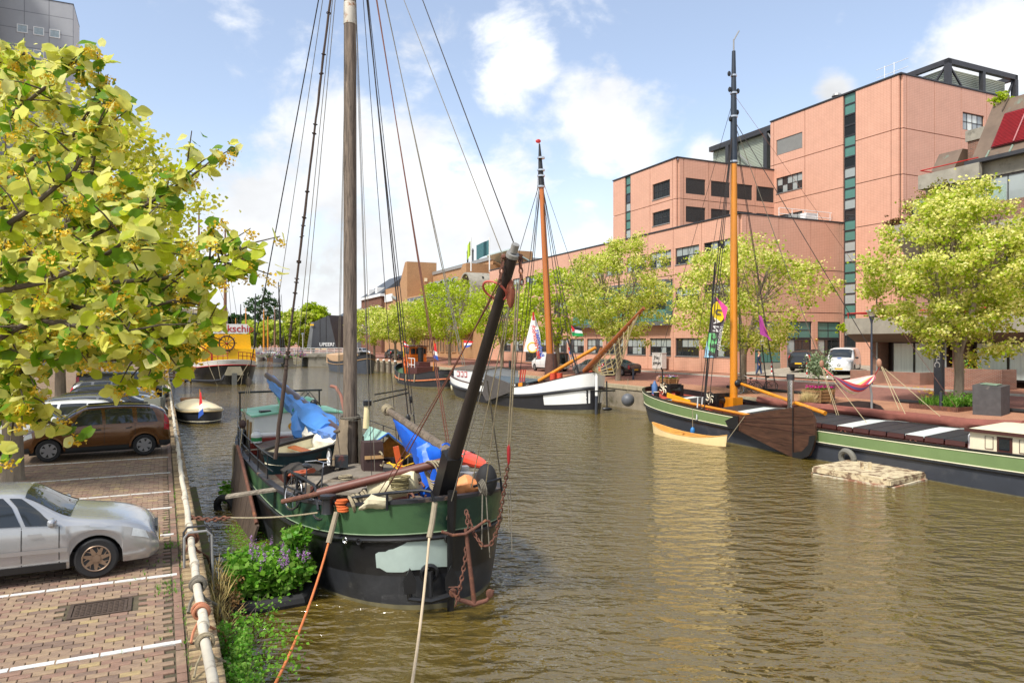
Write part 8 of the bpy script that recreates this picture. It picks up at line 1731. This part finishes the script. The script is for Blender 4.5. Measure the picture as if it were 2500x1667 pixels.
for i, (px, cs) in enumerate(((606, (0, 1, 2)), (630, (1, 2)), (654, (3, 1, 0)), (681, (0, 1, 2)), (707, (0, 4, 1)), (735, (1, 2)))):
    p = D(px, 866, 132.0); 
    def bx_(t, p=p): mb = MB(); mb.lathe([(.25, -.35), (.5, 0), (.48, .05)], (0, 0, -.2), 10); mb.build('basket', STEEL, t); mb = MB(); mb.tube([(0, 0, 0), (0, .9, .9), (0, 1.6, .9)], .03, 5); mb.build('hook', STEEL, t)
    petals('flower_basket', ('white and purple', 'deep purple', 'red purple and white', 'white violet and magenta', 'pink and white', 'purple and magenta')[i]+' flower basket hanging from the bridge railing', p, .48, 110, .2, cs, .4, 60+i, 'flower basket', 'flower baskets on the bridge', bx_)
# planters on the far quay
PINE = woodmat('planter_wood', C(110, 80, 50), C(168, 130, 86), 2, .8, (1, 1, 4))
def planter(label, p, w_, d_, h, cols, rz=CA, seed=1, olive=False):
    t = thing('flower_planter', label, 'planter', p, rz)
    for s_ in (-1, 1):
        for k in range(4):
            z = .04+k*h/4; e = 1+.22*k/4; mb = MB(); mb.bx(-w_/2*e, w_/2*e, s_*d_/2*e-.02, s_*d_/2*e+.02, z, z+h/4-.02); mb.build('board', PINE, t); mb = MB(); mb.bx(s_*w_/2*e-.02, s_*w_/2*e+.02, -d_/2*e, d_/2*e, z+.003, z+h/4-.017); mb.build('board', PINE, t)
        for x in (-.6, .6): mb = MB(); mb.beam((x*w_/2, s_*(d_/2+.04), 0), (x*w_/2*1.2, s_*(d_/2*1.22+.04), h), .08, .05); mb.build('batten', PINE, t)
    mb = MB(); mb.bx(-w_/2, w_/2, -d_/2, d_/2, .02, h-.06); mb.build('soil', EARTH, t)
    r = random.Random(seed); c_ = [(r.uniform(-.55, .55)*w_, r.uniform(-.55, .55)*d_, h+.06) for _ in range(60)]
    v, f = leaf_cloud(c_, .09, 9, .05, .8, seed); npmesh('foliage', v, f, [WEED], t)['kind'] = 'stuff'
    for i, c in enumerate(cols): v, f = leaf_cloud([(a, b, z+.07) for a, b, z in c_[i::len(cols)]], .075, 10, .05, .6, seed+3+i); npmesh('blooms', v, f, [FMIX[c]], t)['kind'] = 'stuff'
    return t
p1 = G(1633, 941, .68); planter('wooden planter of mixed flowers behind the olive barge bow', p1, 1.0, .7, .5, (0, 3, 1), CA, 3)
p2 = G(1998, 981, .7); planter('wooden planter of magenta petunias round a small olive tree', p2, 1.15, .75, .62, (2, 2), CA, 4)
OLV = leafmat('olive_leaf', C(120, 140, 96), C(160, 174, 140), .3, .25)
t = thing('olive_tree', 'small round olive tree growing in the petunia planter', 'tree', p2+V((0, 0, .6))); mb = MB(); mb.tube([(0, 0, 0), (.02, 0, .4), (0, .02, .8)], [.035, .03, .02], 7); mb.build('trunk', BARK, t); r = random.Random(8); v, f = leaf_cloud([(r.gauss(0, .22), r.gauss(0, .22), 1.2+r.gauss(0, .28)) for _ in range(150)], .1, 14, .1, 1, 77); npmesh('crown', v, f, [OLV], t)['kind'] = 'stuff'
v, f = blades([tuple(G(1970, 996, .65)+V((U(-.2, .2), U(-.2, .2), 0))) for _ in range(40)], 700, .75, .008, 5, None, .8); tag(npmesh('ornamental_grass', v, f, [M('straw_pale', C(206, 186, 130), .9)]), 'straw coloured ornamental grass on the quay before the planter', 'grass', None, 'stuff')
# bed round the big lime tree
tb = cl(31.7, lpx(2316, 31.7), zst(31.7)); t = thing('tree_bed', 'square rust-edged bed of grass and yellow daisies round the lime trunk', 'plant bed', tb, CA)
for a in ((-1.1, 1.1, -1.15, -1.1), (-1.1, 1.1, 1.1, 1.15), (-1.15, -1.1, -1.1, 1.1), (1.1, 1.15, -1.1, 1.1)): mb = MB(); mb.bx(*a, -.05, .16); mb.build('edging', RUST, t)
mb = MB(); mb.bx(-1.1, 1.1, -1.1, 1.1, -.1, .1); mb.build('soil', EARTH, t)
v, f = blades([(r.uniform(-1, 1), r.uniform(-1, 1), .08) for _ in range(150)], 1500, .5, .012, 8, None, .8); npmesh('grass', v, f, [WEED], t)['kind'] = 'stuff'
v, f = leaf_cloud([(r.uniform(-1, 1), r.uniform(-1.05, -.2), .35+r.uniform(0, .3)) for _ in range(70)], .08, 12, .12, .8, 9); npmesh('foliage', v, f, [WEED], t)['kind'] = 'stuff'
v, f = leaf_cloud([(r.uniform(-1, .2), r.uniform(.3, 1.3), .5+r.uniform(0, .45)) for _ in range(16)], .06, 8, .03, .4, 10); npmesh('daisies', v, f, [FMIX[5]], t)['kind'] = 'stuff'
# flowers on the brick planter walls
for i, (l_, cs, lab) in enumerate(((21.2, (1, 5), 'leafy shrub with violet and yellow blooms at the planter wall end'), (19.6, (4, 0), 'pale pink geraniums on the long planter wall'), (18.4, (3, 4), 'red geraniums on the long planter wall'), (17.2, (2, 4), 'magenta petunias on the long planter wall'), (16.0, (3, 5), 'red and yellow flowers at the far end of the planter wall'), (26.6, (5,), 'low green plants on the square brick planter wall'))):
    petals('garden_flowers', lab, cl(41.4, l_, 2.2), .42, 160, .09, cs, .9, 80+i, 'flowers', 'flowers on the brick planters', None, .7)
for i, (c_, l_, z, sx, lf, lab) in enumerate(((42.2, 30.4, 12.2, .9, leafmat('maple_leaf', C(110, 120, 30), C(150, 130, 50), .4, .35), 'rusty green maple shrub on the brick terrace'), (42.1, 28.9, 12.9, .9, MATS['maple_leaf'], 'taller maple shrub behind the glass terrace rail'), (41.3, 31.3, 11.3, .4, DRYB, 'dry grassy plant in the concrete window box'), (41.2, 35.1, 4.7, .35, LEAFY, 'yellow green creeper trailing at the balcony corner'), (41.6, 33.2, 5.6, .3, LEAFY, 'yellow green potted plant on the red railed balcony'), (44.3, 26.6, 18.2, .4, LEAFY, 'green tuft growing on the copper roof edge'))):
    t = thing('terrace_plant', lab, 'plant', cl(c_, l_, z-sx*.8)); mb = MB(); mb.tube([(0, 0, 0), (.03, 0, sx*.6)], .03, 5); mb.build('stem', BARK, t); r = random.Random(i); v, f = leaf_cloud([(r.gauss(0, sx*.5), r.gauss(0, sx*.5), sx*.8+r.gauss(0, sx*.38)) for _ in range(60)], .13, 12, sx*.16, .6, 90+i); npmesh('leaves', v, f, [lf], t)['kind'] = 'stuff'
# lamp posts, posts, bollards, stone block, cabinets
def lamp(label, p, h, col, cup=True):
    t = thing('street_lamp', label, 'street lamp', p); mb = MB(); mb.tube([(0, 0, -.1), (0, 0, h*.55), (0, 0, h*.85)], [.07, .06, .05], 10); mb.build('post', col, t)
    mb = MB(); mb.lathe([(.05, h*.82), (.08, h*.86), (.17, h*.92)], (0, 0, 0), 12); mb.build('cup', col, t); mb = MB(); mb.lathe([(.15, h*.92), (.3, h*.985)], (0, 0, 0), 14); mb.build('lens', M('lamp_lens', C(206, 206, 196), .2, var=.05), t); mb = MB(); mb.lathe([(.34, h*.985), (.34, h*.995), (.1, h*1.012)], (0, 0, 0), 14); mb.build('cap', M('lamp_cap', C(150, 170, 186), .4), t); return t
LPC = M('lamp_grey', C(66, 74, 88), .5, .2)
lamp('dark blue-grey street lamp with a glass cup beside the hammock', cl(38.7, lpx(2128, 38.7), zst(38.7)+.1), 4.55, LPC)
lamp('white street lamp by the wedge pavilion', V((D(739, 850, 147).x, 147, 1.4)), 4., WHITE)
t = thing('lamp_column', 'slim black lamp column with a white head before the louvred window', 'street lamp', cl(31.2, lpx(1874, 31.2), .65)); p = Ppl(1860, 840, 31.2); mb = MB(); mb.tube([t.location, p], .035, 7); mb.build('post', BLACK, t, True); mb = MB(); mb.lathe([(.09, -.05), (.12, -.02), (.1, .28), (.05, .3)], p, 10); mb.build('head', WHITE, t, True)
t = thing('info_column', 'tall dark grey information column with white scrawl behind the lime trunk', 'sign', cl(33.8, lpx(2293, 33.8), zst(33.8)), CA); mb = MB(); mb.bx(-.12, .12, -.2, .2, 0, 3.1); mb.build('column', M('slate_panel', C(78, 82, 90), .6, var=.1), t); text('scrawl', 'vxxrC', .42, WHITE, t, frame(cl(33.8-.125, lpx(2293, 33.8), 2.2+zst(33.8)), (0, 0, -1), EL), .003)
sb = G(2405, 1010, .72); t = thing('stone_block', 'dark grey stone block with a plaque on its sloping top', 'monument', sb+EC*.4, CA+.25)
STONE = M('dark_stone', C(76, 74, 74), .75, var=.2, scale=4, bump=.25, bs=40, col2=C(104, 98, 92), thr=.66)
mb = MB(); a = .52; mb.add([(-a, -a, -.05), (a, -a, -.05), (a, a, -.05), (-a, a, -.05), (-a-.03, -a, 1.14), (a+.02, -a, 1.2), (a+.02, a, 1.26), (-a-.03, a, 1.2)], [(0, 3, 2, 1), (4, 5, 6, 7), (0, 1, 5, 4), (1, 2, 6, 5), (2, 3, 7, 6), (3, 0, 4, 7)]); mb.build('block', STONE, t); mb = MB(); mb.prism([(-.3, -.3, 1.19), (.3, -.3, 1.215), (.3, .3, 1.25), (-.3, .3, 1.225)], (0, 0, .03)); mb.build('plaque', M('verdigris_plaque', C(120, 140, 120), .6), t)
def bollard(label, p, h, r_, mat, group=None): t = thing('bollard', label, 'bollard', p, 0, group); mb = MB(); mb.lathe([(r_, -.1), (r_, h-.04), (r_*.9, h)], (0, 0, 0), 12); mb.build('post', mat, t); return t
ANT = M('anthracite', C(48, 52, 58), .5)
bollard('low anthracite post in front of the lime trunk', G(2297, 1000, .72), .8, .07, ANT); bollard('short blue-grey post beside the black fastback', G(1546, 928, .7), .9, .09, LPC); bollard('dark bin-like post behind the petunia planter', G(2030, 975, .7), .75, .16, ANT)
bollard('black bollard on the quay behind the tjalk deckhouse', cl(31, lpx(1245, 31), .65), 1.1, .14, BLACK)
t = thing('steel_column', 'stainless steel power column with a dark cap on the quay', 'column', G(1930, 1000, .65)); mb = MB(); mb.lathe([(.14, -.1), (.14, 1.35)], (0, 0, 0), 16); mb.build('shaft', CHROME, t); mb = MB(); mb.lathe([(.17, 1.35), (.17, 1.6), (.15, 1.62)], (0, 0, 0), 16); mb.build('cap', STEEL, t)
t = thing('bent_post', 'bent galvanised sign post leaning beside the far leeboard', 'post', G(2128, 1000, .7)); mb = MB(); mb.tube([(0, 0, -.1), (0, 0, .7), (-.15, -.1, 1.25)], .05, 8); mb.build('pole', SILL, t); mb = MB(); mb.obx((-.25, -.1, 1.2), (.9, 0, .3), (0, 1, 0), (-.3, 0, .9), .4, .03, .3); mb.build('panel', SILL, t)
for i, (px, py, z) in enumerate(((1884, 904, 1.25), (1970, 912, 1.15), (2020, 914, 1.2))):
    t = thing('traffic_post', ('red and white traffic post beside the walking man', 'red and white traffic post behind the black off-roader', 'red and white traffic post before the delivery van')[i], 'post', cl(40.9 if i else 41.3, lpx(px, 40.9 if i else 41.3), zst(41)+.1)); hh = 1.05
    for k in range(6): mb = MB(); mb.lathe([(.055, k*hh/6), (.055, (k+1)*hh/6-.002)], (0, 0, 0), 10); mb.build('band', WHITE if k % 2 == 0 else RED, t)
t = thing('utility_cabinet', 'pale utility cabinet scrawled with black graffiti on the far pavement', 'cabinet', cl(39.9, lpx(1604, 39.9), zst(39.9)+.1), CA); UCB = M('cabinet_pale', C(196, 192, 186), .6, var=.08)
mb = MB(); mb.bx(0, .5, -.75, .75, .1, 1.5); mb.build('body', UCB, t); mb = MB(); mb.bx(-.03, .53, -.78, .78, 1.5, 1.56); mb.build('lid', UCB, t); mb = MB(); mb.bx(.03, .47, -.7, .7, -.1, .1); mb.build('plinth', CONC, t)
cpos = wm(t)
for tx_, y, z, s_ in (('JNe', .1, 1.1, .5), ('JEPPUPS', .0, .55, .36)): text('graffiti', tx_, s_, BLACK, t, cpos@frame((-.012, y, z), (0, -1, 0), (0, 0, 1)), .003, bold=.008)
for i in range(6):
    px = 895+i*14; c_ = 28.4; p = cl(c_, lpx(px, c_), WZ); t = thing('mooring_post', 'grey timber mooring post with white cap along the far quay wall', 'post', p+V((0, 0, -.6)), 0, 'mooring posts along the far quay'); mb = MB(); mb.lathe([(.2, 0), (.2, 2.4)], (0, 0, 0), 10); mb.build('pile', WOODG, t); mb = MB(); mb.lathe([(.22, 2.4), (.22, 2.5), (.1, 2.58)], (0, 0, 0), 10); mb.build('cap', WHITE, t)
bicycle('black city bicycle leaning on the lime trunk with a crate carrier', G(1826, 962, .66), rad(195), rad(6)); bicycle('black city bicycle parked behind the first at the lime trunk', G(1862, 957, .67), rad(170), rad(-5))
t = thing('bicycle_crate', 'grey wooden crate on the front of the city bicycle', 'crate', G(1826, 962, .66)+V((-.55, -.1, .9)), rad(195))
for a in ((-.25, .25, -.2, -.18), (-.25, .25, .18, .2), (-.25, -.23, -.18, .18), (.23, .25, -.18, .18)):
    for z in (0, .1): mb = MB(); mb.bx(*a, z, z+.08); mb.build('slat', WOODH, t)
mb = MB(); mb.bx(-.24, .24, -.19, .19, -.02, 0); mb.build('bottom', WOODH, t)
# red and white road barrier left of the yellow boat
t = thing('road_barrier', 'red and white road barrier at the left bridge head', 'barrier', D(430, 872, 95))
for k in range(5): mb = MB(); mb.beam(D(400+k*14, 858, 95), D(413.5+k*14, 858, 95), .3, .9); mb.build('panel', WHITE if k % 2 else RED, t, True)
for px in (410, 450): mb = MB(); mb.beam(D(px, 858, 95.2), D(px, 880, 95.2), .12, .12); mb.build('leg', STEEL, t, True)
# ---- people
def person(label, loc, rz, h, jacket, shirt, trousers, hair, stride=.16, arm=True):
    t = thing('person', label, 'person', loc, rz); k = h/1.78
    vs = [(0, 0, .95), (0, 0, 1.15), (0, 0, 1.42), (0, 0, 1.52), (.01, 0, 1.60), (.015, 0, 1.70), (0, .09, .92), (stride*.45, .1, .5), (stride, .1, .09), (stride+.14, .1, .04), (0, -.09, .92), (-stride*.2, -.1, .5), (-stride*1.1, -.1, .1), (-stride*1.1+.14, -.1, .04),
          (0, .2, 1.4), (-.03, .25, 1.12), (.12, .24, .92), (.17, .23, .86), (0, -.2, 1.4), (-.06, -.25, 1.12), (.05, -.27, .9), (.08, -.27, .82)]
    R_ = [.14, .15, .14, .06, .09, .1, .1, .07, .05, .04, .1, .07, .05, .04, .07, .05, .04, .035, .07, .05, .04, .035]
    E = [(0, 1), (1, 2), (2, 3), (3, 4), (4, 5), (0, 6), (6, 7), (7, 8), (8, 9), (0, 10), (10, 11), (11, 12), (12, 13), (2, 14), (14, 15), (15, 16), (16, 17), (2, 18), (18, 19), (19, 20), (20, 21)]
    me = bpy.data.meshes.new('body'); me.from_pydata([tuple(V(p)*k) for p in vs], E, []); me.materials.append(M('skin', C(206, 156, 128), .6, var=.05)); o_ = obj('body', me, t); md = o_.modifiers.new('skin', 'SKIN'); sk = me.skin_vertices[0].data if me.skin_vertices else None
    if sk is None:
        me.attributes  # skin layer is made by the modifier on evaluation
    else:
        for i, q in enumerate(R_): sk[i].radius = (q*k*.85, q*k*.85)
        sk[0].use_root = True
    o_.modifiers.new('sub', 'SUBSURF').levels = 1
    def loft(nm, mat, secs, par=None):
        mb = MB(); mb.grid([[V(c)*k+V((a*cos(2*pi*i/12), b*sin(2*pi*i/12), 0))*k for i in range(12)] for c, a, b in secs], True); return mb.build(nm, mat, par or o_)
    jk = loft('jacket', jacket, [((0, 0, .84), .15, .2), ((0, 0, 1.0), .15, .2), ((0, 0, 1.2), .15, .21), ((0, 0, 1.38), .15, .23), ((0, 0, 1.46), .11, .18), ((0, 0, 1.5), .07, .08)])
    for ids in ((14, 15, 16), (18, 19, 20)): mb = MB(); mb.tube([V(vs[i])*k for i in ids], [.085*k, .07*k, .055*k], 10); mb.build('sleeve', jacket, jk)
    mb = MB(); mb.grid([[V((.152+.01*(1-abs(y)), y*.09, z))*k for y in (-1, -.5, 0, .5, 1)] for z in (.9, 1.1, 1.3, 1.42)]); mb.build('shirt_front', shirt, jk)
    tr_ = None
    for ids in ((6, 7, 8), (10, 11, 12)): mb = MB(); mb.tube([V((0, vs[ids[0]][1], .98))*k]+[V(vs[i])*k for i in ids], [.11*k, .115*k, .088*k, .07*k], 12); mb.build('trouser_leg', trousers, o_)
    for i in (8, 12): mb = MB(); mb.ball((V(vs[i])+V((.06, 0, -.045)))*k, V((.14, .05, .05))*k, 10, 6); mb.build('shoe', BRN, o_)
    mb = MB(); mb.ball(V((.015, 0, 1.66))*k, V((.095, .08, .125))*k, 14, 10); mb.ball(V((.115, 0, 1.655))*k, V((.02, .015, .025))*k, 6, 5)
    for s_ in (-1, 1): mb.ball(V((.01, s_*.082, 1.65))*k, V((.02, .012, .03))*k, 6, 5)
    mb.build('head', MATS['skin'], o_); mb = MB(); mb.ball(V((-.012, 0, 1.70))*k, V((.1, .09, .1))*k, 12, 8); mb.build('hair', hair, o_)
    for i, y in ((17, 1), (21, -1)):
        mb = MB(); c = V(vs[i])*k; mb.ball(c, V((.04, .022, .045))*k, 8, 6)
        for f_ in range(4): mb.tube([c+V((.015*f_-.02, 0, -.03))*k, c+V((.015*f_-.01, 0, -.075-.006*(f_ in (1, 2))))*k, c+V((.015*f_+.0, 0, -.1))*k], .008*k, 5)
        mb.tube([c+V((.03, 0, 0))*k, c+V((.055, 0, -.03))*k], .009*k, 5); mb.build('hand', MATS['skin'], o_)
    return t
PLAID = brickmat('plaid', C(150, 40, 44), C(120, 30, 36), C(206, 200, 196), .06, .06, .008, .9, 0, 'yz', off=0)
person('person in a dark blue jacket plaid shirt and jeans walking past the driveway', cl(40.6, lpx(1853, 40.6), zst(40.6)+.1), rad(-35), 1.78, M('navy_cloth', C(42, 50, 72), .85), PLAID, M('denim', C(52, 70, 104), .85, var=.15), M('hair_ginger', C(150, 110, 74), .8))
person('person in a pale shirt crossing the bridge', cl(0, 0, 0) if False else (br.matrix_world@V((0, 0, 0)) if False else cl(13.2, BL+2, WZ+2.45)), rad(200), 1.75, M('pale_shirt', C(196, 204, 214), .85), MATS['pale_shirt'], MATS['denim'], M('hair_dark', C(70, 50, 40), .8))
